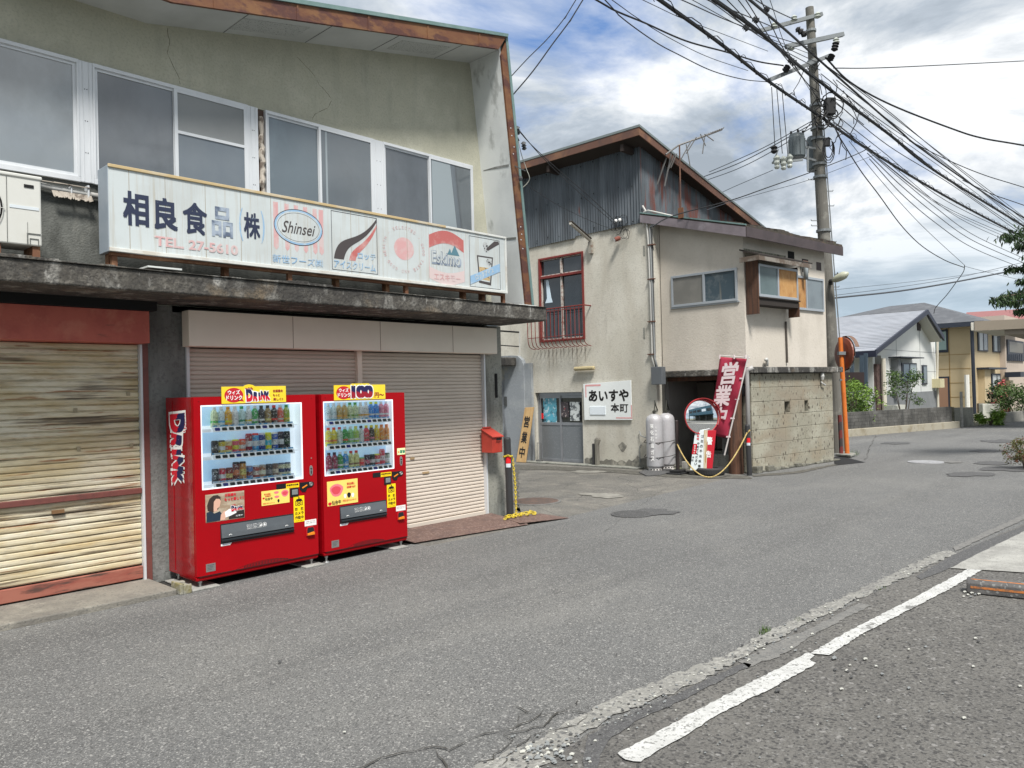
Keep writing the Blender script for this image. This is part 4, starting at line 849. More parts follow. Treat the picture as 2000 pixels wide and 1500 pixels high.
    o = MB(); o.box(wl + .001, wr - .001, y + .008, y + .011, wz0 + .001, wz1 - .001); o.build('display_glass', CLEAR, t)
    # top board
    P_ = (3.482, 4.176) if first else (4.760, 5.454)
    yb0 = y - .012; o = MB(); o.box(P_[0], P_[1], yb0, yb0 + .006, 1.758, 1.925)
    if first: o.prism([(3.71, yb0, 1.925), (3.73, yb0, 1.938), (3.77, yb0, 1.946), (3.81, yb0, 1.938), (3.83, yb0, 1.925)], (0, .006, 0))
    else: o.prism([(4.97, yb0, 1.925), (5.0, yb0, 1.94), (5.22, yb0, 1.94), (5.25, yb0, 1.925)], (0, .006, 0))
    tb = o.build('top_board', mat('board_yellow', (.85, .60, .02), .4, layers=[('noise', (.86, .68, .05), 2, .45, .6, .8)]), t)
    yy = yb0 - .0015; cx = P_[0] + .125
    o = MB(); o.poly([(cx + .098 * math.cos(2 * math.pi * i / 30), yy + .0005, 1.84 + .072 * math.sin(2 * math.pi * i / 30)) for i in range(30)]); o.add([(cx + .04, yy + .0005, 1.785), (cx + .105, yy + .0005, 1.775), (cx + .085, yy + .0005, 1.81)], [(0, 1, 2)]); o.build('balloon', plain('balloon_red', (190, 30, 42), .5), t)
    tt = lambda s, m, x, z, w, h, yq=yy, **k: text(s, 'lettering', m, t, (x, yq, z), XD, ZD, w, h, **k)
    tt('ウィズ', LWH, cx, 1.868, .125, .045, bold=.03); tt('ドリンク', LWH, cx + .003, 1.815, .165, .047, bold=.03)
    if first:
        tt('with', MAROON, 3.765, 1.903, .085, .032, bold=.03); drinklogo((3.86, yy, 1.83), XD, ZD, .26, .105, t)
        tt('自販機を', MAROON, 4.085, 1.875, .11, .028, bold=.03); tt('もっと', MAROON, 4.065, 1.832, .075, .026, bold=.03); tt('楽しく!!', MAROON, 4.085, 1.790, .11, .028, bold=.03)
    else:
        text('100', 'lettering', LWH, t, (5.13, yy, 1.847), XD, ZD, .315, .16, bold=.11, space=.92); text('100', 'lettering', NVY, t, (5.13, yy - .0012, 1.847), XD, ZD, .295, .14, bold=.075, two=MAROON, space=.92)
        tt('円～', MAROON, 5.365, 1.805, .13, .06, bold=.035)
    # payment area on the right
    X = lambda a: x1 - (4.536 - a)      # the same fittings measured from the right hand edge of the first machine
    def pad(name, m, xa, xb, za, zb_, th=.003, bev=0., rnd_=False):
        o = MB(); o.box(xa, xb, y - th, y, za, zb_); return o.build(name, m, t, bevel=bev)
    pad('indicator_panel', VBK, X(4.05), X(4.16), .865, .915, .004); pad('money_sticker', YEL, X(4.155), X(4.312), .860, .908)
    tt('新紙幣対応機', TXT, X(4.234), .892, .135, .018, y - .0042, bold=.03); tt('ご利用いただけます', MAROON, X(4.234), .872, .10, .009, y - .0042)
    pad('bill_slot', VBK, X(4.205), X(4.305), .765, .855, .008, .004); pad('bill_mouth', mat('smoke_plastic', (.20, .22, .22), .2), X(4.225), X(4.292), .785, .84, .012, .004)
    o = MB(); o.prism([(X(4.32), y, .905), (X(4.32), y, .835), (X(4.345), y, .805), (X(4.385), y, .80), (X(4.41), y, .84), (X(4.465), y, .845), (X(4.49), y, .87), (X(4.485), y, .895), (X(4.45), y, .905)][::-1], (0, -.006, 0)); o.build('coin_panel', VBK, t, bevel=.002)
    o = MB(); o.lathe((X(4.452), y - .006, .877), [(.022, 0), (.020, .006), (.012, .006), (.011, .002)], 14, (0, -1, 0)); o.build('coin_slot', STEELV, t)
    o = MB(); o.bar((X(4.345), y - .009, .845), (X(4.405), y - .009, .872), .014, .006, (0, -1, 0)); o.build('return_lever', AMB, t, bevel=.002)
    o = MB(); o.prism([(X(4.460) + .020 * math.cos(k * math.pi / 8), y, 1.02 + .035 * math.sin(k * math.pi / 8) + (.02 if 0 < k < 8 else -.02 if 8 < k < 16 else 0)) for k in range(16)], (0, -.005, 0)); lk = o.build('lock_plate', STEELV, t, bevel=.001)
    o = MB(); o.lathe((X(4.460), y - .005, 1.04), [(.009, 0), (.008, .006)], 10, (0, -1, 0)); o.box(X(4.455), X(4.465), y - .008, y - .005, .985, 1.02); o.build('key_hole', VBK, lk)
    if first: o = MB(); o.lathe((4.466, y, 1.15), [(.008, 0), (.006, .004)], 8, (0, -1, 0)); o.build('screw', STEELV, t)
    else:
        pad('eye_sticker', plain('sticker_cream', (232, 240, 180)), 5.615, 5.735, 1.095, 1.172, .002)
        o = MB()
        for q in (5.672, 5.712): o.poly([(q + .018 * math.cos(k * math.pi / 6), y - .0028, 1.125 + .014 * math.sin(k * math.pi / 6)) for k in range(12)])
        o.box(5.655, 5.73, y - .003, y - .0025, 1.14, 1.148); o.build('eye_drawing', GRN, t); o = MB(); o.box(5.628, 5.645, y - .003, y - .0025, 1.118, 1.138); o.build('eye_drawing', AMB, t)
    # camera warning
    cx_ = X(4.307); pad('camera_sticker', YEL, cx_ - .063, cx_ + .063, .495, .766, .002)
    o = MB(); yq = y - .0035; o.box(cx_ - .006, cx_ + .006, yq, y - .002, .735, .758); o.prism([(cx_ - .04, yq, .715), (cx_ + .04, yq, .715), (cx_ + .028, yq, .737), (cx_ - .028, yq, .737)], (0, .001, 0))
    for a, b, c, d in ((-.042, .042, .712, .718), (-.042, -.035, .672, .712), (.035, .042, .672, .712), (-.042, -.02, .668, .673), (.02, .042, .668, .673)): o.box(cx_ + a, cx_ + b, yq, y - .002, c, d)
    ring(o, cx_, .692, .026, .026, .007, yq); disc(o, cx_, .692, .010, .010, yq, 14); o.build('camera_symbol', TXT, t)
    tt('防　犯', TXT, cx_, .632, .098, .032, y - .0035, bold=.015); tt('カメラ', TXT, cx_, .588, .10, .032, y - .0035, bold=.02); tt('作動中', TXT, cx_, .543, .10, .034, y - .0035, bold=.015); tt('SECURITY CAMERA', TXT, cx_, .510, .09, .008, y - .0035)
    pad('notice_sticker', WTX, X(4.37), X(4.51), .437, .50, .002); tt('お問い合わせは', MAROON, X(4.44), .485, .11, .010, y - .0035); tt('右記までご連絡ください', TXT, X(4.44), .468, .12, .009, y - .0035); tt('0120-00-0000', TXT, X(4.43), .451, .08, .009, y - .0035) if False else None
    o = MB(); rr = .05; cxx = X(4.432); o.prism([(cxx - .05, y, .33), (cxx + .05, y, .33), (cxx + .05, y, .40), (cxx + .035, y, .43), (cxx - .035, y, .43), (cxx - .05, y, .40)], (0, -.012, 0)); o.build('change_bezel', mat('bezel_red', (.42, .012, .016), .3), t, bevel=.004)
    o = MB(); o.prism([(cxx - .04, y - .0122, .345), (cxx + .04, y - .0122, .345), (cxx + .04, y - .0122, .398), (cxx + .03, y - .0122, .42), (cxx - .03, y - .0122, .42), (cxx - .04, y - .0122, .398)], (0, -.002, 0)); o.build('change_cup', FLD, t)
    o = MB(); o.prism([(cxx - .042, y - .013, .34), (cxx + .042, y - .013, .34), (cxx + .042, y - .013, .366), (cxx + .03, y - .013, .372), (cxx - .03, y - .013, .362), (cxx - .042, y - .013, .362)], (0, -.016, 0)); o.build('change_lip', AMB, t, bevel=.003)
    # delivery flap
    fa, fb = (3.452, 4.232) if first else (4.811, 5.432)
    pad('flap_frame', FLD, fa - .006, fb + .006, .40, .592, .004)
    o = MB(); o.prism([(fa, y - .004, .582), (fa, y - .018, .50), (fa, y - .022, .455), (fa, y - .004, .455)], (fb - fa, 0, 0)); fl = o.build('flap', FLAP, t, bevel=.002)
    o = MB(); o.prism([(fa, y - .004, .45), (fa, y - .026, .44), (fa, y - .028, .425), (fa, y - .004, .41)], (fb - fa, 0, 0)); o.build('flap_sill', FLD, t, bevel=.003)
    mid = (fa + fb) / 2
    for k, zq in enumerate((.548, .535, .522, .509)):
        text('取出口に手を入れない' if k % 2 else 'あたたかい飲物にご注意', 'lettering', WTX, fl, (mid - .05, y - .012 - k * .0022, zq), XD, (0, .17, .98), .16, .009)
    o = MB(); yq = y - .0175
    ring(o, mid + .06, .528, .024, .022, .004, y - .0165); disc(o, mid + .06, .528, .012, .012, y - .0166, 12); o.prism([(mid + .0, y - .0165, .515), (mid + .03, y - .0165, .515), (mid + .03, y - .0165, .545)], (0, .0005, 0)); o.build('flap_symbol', WTX, fl)
    for q in (fa + .085, fb - .085): o = MB(); o.tube([(q + .014 * math.cos(k * math.pi / 6), y - .022, .475 + .010 * math.sin(k * math.pi / 6)) for k in range(7)], .003, 5); o.build('flap_mark', WTX, fl)
    o = MB(); o.prism([(fa - .004, y, .378), (fa + .09, y, .378), (fa + .112, y, .404), (fa - .004, y, .404)], (0, -.002, 0)); o.build('small_tag', WTX, t)
    o = MB(); o.poly([(fa + .012, y - .003, .386), (fa + .02, y - .003, .386), (fa + .02, y - .003, .394), (fa + .012, y - .003, .394)]); o.box(fa + .025, fa + .085, y - .003, y - .0025, .388, .391); o.build('tag_print', plain('ink_blue', (40, 70, 170)), t)
    pl = x0 + .093; pad('rating_plate', STEELV, pl, pl + .094, .155, .232, .002)
    o = MB()
    for k in range(4): o.box(pl + .014, pl + .08 - k * .008, y - .0028, y - .002, .215 - k * .014, .218 - k * .014)
    o.build('plate_print', FLD, t)
    # vents along the bottom, in a shallow arc
    va, vb = (3.60, 4.19) if first else (4.90, 5.42)
    o = MB(); n = 30 if first else 26
    for k in range(n):
        x = va + .08 + (vb - va - .10) * k / n; hgt = .034 * math.sin(math.pi * min(1, (k + 3) / (n + 4))) ** .6; o.box(x, x + .009, y - .001, y - .0002, .128, .128 + hgt)
    for k in range(12):
        a0, a1 = k / 12, (k + 1) / 12; f = lambda q: .126 + .040 * math.sin(math.pi * q) ** .8
        o.add([(va + (vb - va) * a0, y - .0008, f(a0)), (va + (vb - va) * a1, y - .0008, f(a1)), (va + (vb - va) * a1, y - .0008, f(a1) + .003), (va + (vb - va) * a0, y - .0008, f(a0) + .003)], [(0, 1, 2, 3)])
    o.box(f0 + .02, f1 - .002, y + .0, y + .008, .116, .124)
    o.build('vent_slots', VSEAM, t)
    return t, tt, pad
SKIN = plain('poster_skin', (214, 170, 148)); HAIR = plain('poster_hair', (52, 40, 36))
t, tt, pad = vending(3.203, 4.535, 3.275, 4.366, A1, 'wider red drink vending machine on the left, big DRINK lettering on its side', True, 3.457, 4.243)
y = 7.2
# poster of a woman with a cup
PB = mat('poster_backdrop', (.34, .25, .17), .4, layers=[('noise', (.52, .45, .34), 5, .45, .6, .8, (1, 1, 3)), ('noise', (.12, .07, .05), 4, .52, .66, .8, (1, 1, 4))])
pad('poster', PB, 3.303, 3.698, .624, .892, .002)
def pp_(pts, m, k): o = MB(); o.prism([(3.303 + a * .395, y - .0022 - k * .0004, .624 + b * .268) for a, b in pts], (0, .0003, 0)); o.build('poster_print', m, t)
pp_([(.05, .42), (.04, .62), (.10, .84), (.20, .95), (.31, .95), (.38, .86), (.38, .70), (.34, .52), (.30, .40), (.18, .34)], HAIR, 1)
pp_([(.20, .50), (.21, .72), (.27, .82), (.355, .80), (.385, .72), (.37, .62), (.35, .52), (.29, .46), (.30, .38), (.20, .36)], SKIN, 2)
pp_([(.02, .05), (.02, .36), (.12, .40), (.22, .30), (.36, .36), (.42, .20), (.40, .02), (.02, .02)], plain('poster_blouse', (26, 44, 62)), 3)
pp_([(.36, .02), (.38, .22), (.46, .34), (.53, .34), (.54, .22), (.48, .02)], SKIN, 4)
pp_([(.50, .10), (.48, .30), (.60, .40), (.78, .32), (.78, .22), (.62, .14)], LWH, 5)
pp_([(.58, .02), (.58, .22), (.99, .30), (.99, .02)], plain('poster_dark', (40, 34, 32)), 4)
tt('自販機を', LRED, 3.555, .868, .115, .030, y - .0055, bold=.03); tt('もっと楽しく!!', LRED, 3.590, .826, .20, .034, y - .0055, bold=.035)
drinklogo((3.618, y - .0056, .728), XD, ZD, .125, .045, t); tt('with', LRED, 3.585, .764, .04, .014, y - .0055, bold=.02); tt('秩父 美里', LWH, 3.625, .655, .085, .016, y - .0055) if False else tt('応援中', LWH, 3.64, .655, .07, .016, y - .0055)
pad('meat_poster', YELP, 3.883, 4.197, .714, .86, .002)
def blob2(cx, cz, rx, rz, m, k, n=14, sq=.12, y=7.2):
    o = MB(); o.prism([(cx + rx * (1 + sq * math.sin(3 * t_)) * math.cos(t_), y - .0022 - k * .0004, cz + rz * math.sin(t_)) for t_ in [2 * math.pi * i / n for i in range(n)]], (0, .0003, 0)); o.build('poster_print', m, t)
blob2(4.145, .815, .042, .036, PKM, 1); blob2(4.145, .815, .030, .020, plain('meat_red', (214, 70, 84)), 2); blob2(4.048, .832, .028, .013, PKM, 1); blob2(4.052, .788, .028, .013, PKM, 1); blob2(4.07, .745, .012, .018, TXT, 2); blob2(3.905, .788, .012, .010, LRED, 2)
tt('肉をお得に', LRED, 3.948, .828, .075, .016, y - .0042, bold=.03); tt('自販機で', LRED, 3.955, .808, .065, .013, y - .0042, bold=.03); tt('仙台牛', TXT, 3.962, .778, .085, .028, y - .0042, bold=.02); tt('が当たるキャンペーン', LRED, 3.96, .735, .13, .015, y - .0042, bold=.02)
# side lettering
c = PX(347, 875, 3.2028); w_ = abs(PX(348, 807, 3.2).z - PX(348, 943, 3.2).z); hh = abs(PX(337, 875, 3.2).y - PX(359, 875, 3.2).y)
drinklogo((3.2015, c.y, c.z), (0, 0, -1), (0, -1, 0), w_ * 1.02, hh * 1.12, t)
c2 = PX(361, 825, 3.2028); text('with', 'lettering', LWH, t, (3.2015, c2.y, c2.z), (0, 0, -1), (0, -1, 0), .20, .075, bold=.06); text('with', 'lettering', LRED, t, (3.2005, c2.y, c2.z), (0, 0, -1), (0, -1, 0), .185, .06, bold=.0)
o = MB()
for k in range(2):
    a, b = [(1.46, .35), (1.18, .50)][k]; pass
o.box(3.1985, 3.2025, 7.66, 7.664, .13, 1.8); o.build('side_seam', VR, t)
t, tt, pad = vending(4.60, 5.745, 4.626, 5.570, A2, 'narrower red drink vending machine on the right, yellow 100 yen board on top', False, 4.750, 5.545)
pad('meat_poster', YELP, 4.652, 5.048, .612, .878, .002)
blob2(4.77, .775, .085, .07, PKM, 1); blob2(4.765, .775, .06, .045, plain('meat_red', (214, 70, 84)), 2); blob2(4.93, .705, .024, .030, TXT, 2); blob2(4.88, .70, .018, .025, LWH, 2); blob2(4.98, .70, .018, .025, LWH, 2); blob2(4.682, .635, .022, .018, LRED, 2)
tt('肉をお得に', LRED, 4.955, .832, .10, .03, y - .0042, bold=.03); tt('自販機でGET', LRED, 4.96, .795, .115, .024, y - .0042, bold=.03); tt('仙台牛', TXT, 4.765, .645, .12, .045, y - .0042, bold=.02); tt('が当たるキャンペーン', LRED, 4.935, .65, .18, .024, y - .0042, bold=.02)
# breeze blocks and slab under the machines
c = G(352, 1160, 0)
t = thing('concrete_block', (3.08, 7.36, 0), 'mossy decorative concrete block at the foot of the left vending machine', 'concrete block')
MOSS = mat('mossy_concrete', (.26, .25, .20), .95, layers=[('noise', (.20, .17, .06), 7, .45, .6, .8), ('noise', (.36, .35, .32), 16, .52, .66, .7)], bump=.7, bscale=60)
o = MB(); o.box(3.03, 3.06, 7.16, 7.36, .0, .10); o.box(3.062, 3.14, 7.30, 7.36, .0, .09); o.box(3.062, 3.14, 7.16, 7.185, 0, .085); o.box(3.062, 3.14, 7.186, 7.299, 0, .02)
for k in range(2): o.tube([(3.07 + k * .03, 7.24 + .055 * math.cos(a_), .02 + .06 * math.sin(a_)) for a_ in [math.pi * i / 8 for i in range(9)]], .012, 6)
o.build('block', MOSS, t, bevel=.006)
t = tag((lambda o: (o.box(3.15, 3.42, 7.17, 7.80, 0, .018), o.build('concrete_slab', CONC, bevel=.006))[1])(MB()), 'thin pale concrete slab carrying the front left foot of the wide vending machine', 'slab')
for x in (4.35, 5.50):
    tag((lambda o: (o.box(x, x + .22, 7.16, 7.8, 0, .018), o.build('concrete_slab', CONC, bevel=.006))[1])(MB()), ('thin pale concrete slab under the gap between the two vending machines' if x < 5 else 'thin pale concrete slab under the right feet of the narrow vending machine'), 'slab')
for ch in bpy.data.objects:
    if ch.name.startswith('leg') and ch.parent and ch.parent.name.startswith('vending'): ch.scale.z = 1
# steel ramp plates in front of the shutter
RUSTP = mat('rusty_checker_plate', (.115, .07, .058), .75, layers=[('noise', (.16, .10, .08), 5, .45, .65, .7), ('noise', (.09, .06, .055), 7, .52, .66, .7), ('voro', (.26, .18, .15), 50, .7, .8, .5)], bump=.8, bscale=90)
o = MB(); o.prism([(5.86, 7.22, .02), (7.62, 6.98, .012), (7.62, 7.05, .03), (7.72, 7.78, .075), (5.80, 7.80, .075)], (0, 0, .008)); tag(o.build('ramp_plate', RUSTP, bevel=.003), 'long rust brown steel ramp plate along the foot of the beige shutter', 'ramp plate', 'steel ramp plates')
o = MB(); o.prism([(7.50, 7.02, .04), (8.36, 6.88, .006), (8.30, 7.35, .03), (7.6, 7.42, .055)], (0, 0, .008)); tag(o.build('ramp_plate', RUSTP, bevel=.003), 'pointed rust brown steel plate below the black post with the chain', 'ramp plate', 'steel ramp plates')
# red box on the pillar
RB = mat('box_red', (.42, .045, .028), .5, layers=[('noise', (.30, .03, .02), 5, .5, .7, .7)])
t = thing('mailbox', (7.78, 7.7, .95), 'red metal mailbox with sloping lid on the grey pillar', 'mailbox')
bx0, bx1 = 7.60, 7.80; y0, y1 = 7.60, 7.82
o = MB(); o.prism([(bx0, y0, .95), (bx0, y1, .95), (bx0, y1, 1.27), (bx0, y0, 1.17)], (bx1 - bx0, 0, 0)); o.build('body', RB, t, bevel=.006)
o = MB(); o.prism([(bx0 - .012, y0 - .02, 1.165), (bx0 - .012, y1, 1.275), (bx0 - .012, y1, 1.29), (bx0 - .012, y0 - .02, 1.18)], (bx1 - bx0 + .024, 0, 0)); o.box(bx0 + .02, bx1 - .02, y1 - .02, y1, 1.29, 1.31); o.build('lid', RB, t, bevel=.004)
o = MB(); o.box(bx0 + .08, bx1 - .02, y0 - .004, y0, 1.125, 1.15); o.build('slot', DARK, t); text('POST', 'lettering', TXT, t, (7.72, y0 - .004, 1.10), XD, ZD, .09, .025, bold=.02)
# black post with chain
pc = V((7.80, 7.48, 0))
t = thing('bollard', pc, 'black wooden post with a red sticker beside the red mailbox', 'post')
BLKW = mat('black_painted_wood', (.028, .028, .030), .6, layers=[('noise', (.07, .065, .06), 6, .6, .72, .8, (1, 1, .4))], bump=.4)
o = MB(); o.tube([pc, pc + V((-.01, 0, .6)), pc + V((-.025, 0, 1.14)), pc + V((-.027, 0, 1.16))], [.052, .05, .05, .042], 14); o.build('post', BLKW, t, smooth=False)
def sticker(pc, z, t, r, ang=-2.35):
    for (za, zb_, m) in ((z, z + .095, plain('sticker_red', (215, 20, 30))), (z - .055, z - .002, plain('sticker_pale', (200, 208, 215)))):
        o = MB(); n = 8; a0, a1 = ang - .7, ang + .7; P = [(pc.x + math.cos(a0 + (a1 - a0) * k / n) * r, pc.y + math.sin(a0 + (a1 - a0) * k / n) * r) for k in range(n + 1)]
        for (a, b), (c_, d_) in zip(P, P[1:]): o.add([(a, b, za), (c_, d_, za), (c_, d_, zb_), (a, b, zb_)], [(0, 1, 2, 3)])
        o.build('sticker', m, t)
sticker(pc + V((-.015, 0, 0)), .80, t, .0525)
def chain(pts, m, r, ll, name='chain'):
    """links along a polyline"""
    o = MB(); P = [V(p) for p in pts]; dist = 0; seg = []
    for a, b in zip(P, P[1:]):
        n = max(1, int(round((b - a).length / ll)))
        for k in range(n): seg.append((a.lerp(b, k / n), a.lerp(b, (k + 1) / n)))
    for i, (a, b) in enumerate(seg):
        d = (b - a).normalized(); s_ = d.orthogonal().normalized(); 
        if i % 2: s_ = d.cross(s_)
        c_ = (a + b) / 2; L2 = (b - a).length * .68; w = ll * .38
        o.tube([c_ + d * L2 * math.cos(q * math.pi / 4) + s_ * w * math.sin(q * math.pi / 4) for q in range(9)], r, 5, False)
    return o
YCH = mat('chain_yellow', (.58, .44, .03), .5, layers=[('noise', (.45, .33, .05), 20, .55, .7, .7)])
rnd = random.Random(4); top = pc + V((-.02, 0, .90)); pts = []
for k in range(13): a_ = k * 2 * math.pi / 12; pts.append(top + V((.062 * math.cos(a_), .062 * math.sin(a_), .012 * math.sin(a_ * 2))))
o = chain(pts, YCH, .006, .03)
o2 = chain([top + V((.06, -.03, .0)), pc + V((.075, -.04, .5)), pc + V((.07, -.05, .06)), pc + V((.09, -.12, .055))], YCH, .006, .034); k = len(o.v); o.v += o2.v; o.f += [tuple(i + k for i in f) for f in o2.f]; o.mi += o2.mi
pile = [pc + V((-.30 + .05 * i, -.16 - .03 * math.sin(i * 2.2) + rnd.uniform(-.02, .02), .070 - .002 * i * .5 + abs(.02 * math.sin(i * 1.3)))) for i in range(14)] + [pc + V((.42 - .05 * i, -.06 + .03 * math.sin(i * 1.9), .062 + abs(.022 * math.sin(i * 1.7)))) for i in range(13)]
o2 = chain(pile, YCH, .006, .034); k = len(o.v); o.v += o2.v; o.f += [tuple(i + k for i in f) for f in o2.f]; o.mi += o2.mi
tag(o.build('chain', YCH), 'yellow plastic chain hanging from the black post and piled on the rusty plate', 'chain')
# ------------------------------------------------------------------ the ice shop across the yard
PLAS = mat('cream_render', (.54, .515, .445), .9, layers=[('noise', (.62, .595, .525), .9, .45, .6, .8), ('noise', (.47, .435, .365), 1.1, .47, .66, .7, (2.2, 2.2, .5)), ('noise', (.38, .35, .30), 1.6, .60, .76, .55, (3, 3, .5)), ('noise', (.36, .25, .15), 1.9, .66, .76, .5, (5, 5, .35)), ('noise', (.33, .31, .27), 24, .52, .66, .4)], bump=.5, bscale=28)
PLAB = mat('beige_render', (.53, .485, .42), .9, layers=[('noise', (.60, .55, .485), .8, .45, .62, .8), ('noise', (.44, .40, .345), 1.0, .5, .7, .7, (1.5, 1.5, .6)), ('noise', (.36, .31, .25), 20, .56, .7, .4)], bump=.5, bscale=28)
CORR = mat('weathered_corrugated_iron', (.085, .10, .115), .6, metal=.2, layers=[('noise', (.135, .155, .175), 1.4, .45, .6, .8, (2.2, 2.2, .3)), ('noise', (.055, .062, .07), 1.6, .5, .66, .8, (3, 3, .4)), ('noise', (.16, .05, .03), 1.5, .66, .75, .85, (4, 4, .6))])
CORR2 = mat('rusting_corrugated_iron', (.085, .10, .112), .6, metal=.2, layers=[('noise', (.135, .155, .175), 1.4, .45, .6, .8, (2.2, 2.2, .3)), ('noise', (.16, .045, .028), 1.3, .50, .60, .9, (3.2, 3.2, .45)), ('noise', (.055, .06, .068), 1.6, .55, .66, .7, (3, 3, .4))])
FASB = mat('rusty_brown_fascia', (.13, .062, .042), .7, layers=[('noise', (.22, .11, .06), 2.2, .5, .64, .8), ('noise', (.075, .045, .04), 3, .5, .66, .7)])
PURP = mat('mauve_fascia', (.20, .17, .185), .6, layers=[('noise', (.13, .11, .12), 2.2, .45, .64, .8), ('noise', (.28, .25, .27), 3, .56, .7, .7)])
PURD = mat('dark_mauve_fascia', (.062, .046, .048), .6, layers=[('noise', (.04, .03, .032), 2.2, .45, .64, .8)])
ROOFD = mat('mossy_roof_sheet', (.05, .04, .034), .9, layers=[('noise', (.13, .09, .06), 5, .5, .65, .8), ('noise', (.05, .055, .035), 3, .5, .65, .6)])
GUTR = mat('green_grey_metal', (.17, .20, .20), .6)
REDW = mat('dark_red_paint', (.17, .022, .018), .6, layers=[('noise', (.24, .045, .03), 9, .5, .68, .7)])
WDRK = mat('dark_window_glass', (.022, .026, .03), .06, layers=[('noise', (.05, .055, .06), .8, .45, .7, .6)], spec=.9)
WOOD = mat('old_dark_wood', (.10, .045, .025), .85, layers=[('noise', (.05, .028, .02), 3, .45, .62, .8, (6, 6, .5)), ('noise', (.17, .08, .045), 4, .56, .7, .7, (8, 8, .5))], bump=.5, bscale=30)
PLY = mat('weathered_plywood', (.44, .24, .085), .7, layers=[('noise', (.30, .13, .04), 2.2, .46, .62, .85), ('noise', (.52, .34, .15), 4, .55, .7, .7, (5, 5, 1)), ('noise', (.07, .06, .05), 2.6, .66, .73, .8)])
GLG = mat('grey_green_glass', (.12, .16, .165), .2, layers=[('noise', (.09, .12, .125), 2, .45, .65, .7)], spec=.6)
GLB = mat('blue_grey_glass', (.17, .20, .215), .2, layers=[('noise', (.12, .14, .155), 2, .45, .65, .7)], spec=.6)
ALG = mat('grey_aluminium', (.38, .41, .44), .4, metal=.3)
YA = 9.62; XA = 14.5; XB = 14.7
ice = thing('ice_shop_building', (16, 10, 0), 'old cream rendered two storey building with corrugated iron gable and lean-to wing behind the yard', 'building')
o = MB()
# wall A in pieces round the door (Y 11.43..12.93, top 1.745) and the window (Y 11.28..12.70, z 3.0..5.1)
def wallx(o, x, d, y0, y1, z0, z1, holes):
    ys = sorted({y0, y1, *[h[0] for h in holes], *[h[1] for h in holes]}); zs_ = sorted({z0, z1, *[h[2] for h in holes], *[h[3] for h in holes]})
    for a, b in zip(ys, ys[1:]):
        for c_, e in zip(zs_, zs_[1:]):
            if any(h[0] <= a and b <= h[1] and h[2] <= c_ and e <= h[3] for h in holes): continue
            o.box(x, x + d, a, b, c_, e)
DH = (11.43, 12.93, 0, 1.745); WH = (11.28, 12.70, 3.0, 5.10)
wallx(o, XA, .2, YA, 14.2, 0, 5.5, [DH, WH])
o.box(XA, XB, 9.33, YA, 0, 5.5)
o.build('wall', PLAS, ice)
o = MB(); o.box(XA + .2, 15, 9.8, 14.1, 5.3, 5.4); o.box(15.0, 15.05, 9.7, 14.2, 0, 5.4); o.build('dark_interior', DARK, ice)
o = MB(); o.box(XA + .15, 20, YA + .001, YA + .2, 3, 5.5); o.build('wall', PLAB, ice)
# worn, patched base of the wall
BASEM = mat('damp_wall_base', (.20, .19, .165), .95, layers=[('noise', (.36, .34, .29), 5, .5, .58, .9), ('noise', (.12, .12, .105), 9, .5, .66, .7)], bump=.6)
o = MB(); rnd = random.Random(9); ys = [9.64 + .08 * k for k in range(23)]; top = [.10 + .10 * rnd.random() + (.10 if k < 5 else 0) for k in range(23)]
for k in range(22): o.add([(XA - .002, ys[k], 0), (XA - .002, ys[k + 1], 0), (XA - .002, ys[k + 1], top[k + 1]), (XA - .002, ys[k], top[k])], [(3, 2, 1, 0)])
o.build('wall_base', BASEM, ice)
o = MB(); cc = PX(1216, 873, XA); o.prism([(XA - .003, cc.y + .11 * math.cos(t) * (1 + .15 * math.sin(3 * t)), cc.z + .10 * math.sin(t) * (1 + .2 * math.cos(4 * t))) for t in [2 * math.pi * k / 18 for k in range(18)]], (.002, 0, 0)); o.build('render_patch', BASEM, ice)
# rust and soot streaks below the window rail
STRK = mat('soot_streak', (.20, .17, .14), .95)
o = MB(); rnd = random.Random(12)
for k in range(12):
    y_ = 11.30 + k * .128 + rnd.uniform(-.02, .02); L_ = rnd.uniform(.18, .5); w = rnd.uniform(.008, .02)
    o.add([(XA - .0025, y_ - w, 2.82), (XA - .0025, y_ + w, 2.82), (XA - .0025, y_, 2.82 - L_)], [(2, 1, 0)])
o.build('streak', STRK, ice)
# corrugated cladding as real corrugations
def corrug(o, p0, d, L_, zb_f, zt_f, pitch, amp, nrm):
    n = int(L_ / pitch * 4); p0 = V(p0); d = V(d); nrm = V(nrm)
    k = len(o.v); vs = []
    for i in range(n + 1):
        s_ = L_ * i / n; q = p0 + d * s_ + nrm * (amp * math.sin(2 * math.pi * i / 4) + .02 * (int(s_ / .78) % 2))
        vs += [(q.x, q.y, zb_f(s_)), (q.x, q.y, zt_f(s_))]
    o.add(vs, [(2 * i, 2 * i + 2, 2 * i + 3, 2 * i + 1) for i in range(n)])
rnd = random.Random(2); jag = [rnd.uniform(-.03, .03) for _ in range(40)]
o = MB(); corrug(o, (XA - .03, 14.6, 0), (0, -1, 0), 14.6 - YA + .03, lambda s_: 5.42 + .045 * ((s_ * .25) % 1 * 0) + jag[int(s_ / .78) % 40] + .06 * (s_ / 5), lambda s_: 7.22, .076, .011, (-1, 0, 0)); o.build('cladding', CORR, ice)
rp = lambda x: 7.47 - .233 * (x - 14.0)
o = MB(); corrug(o, (XA - .03, YA - .03, 0), (1, 0, 0), 5.9, lambda s_: 5.45, lambda s_: rp(XA + s_) - .13, .076, .011, (0, -1, 0)); o.build('cladding', CORR2, ice)
o = MB()
for k in range(14):
    for z in (5.55, 6.35, 7.1): o.lathe((XA - .045, YA + .2 + k * .36, z + .04 * (k % 2)), [(.016, 0), (.012, .012)], 6, (-1, 0, 0))
o.build('bolt', DARK, ice)
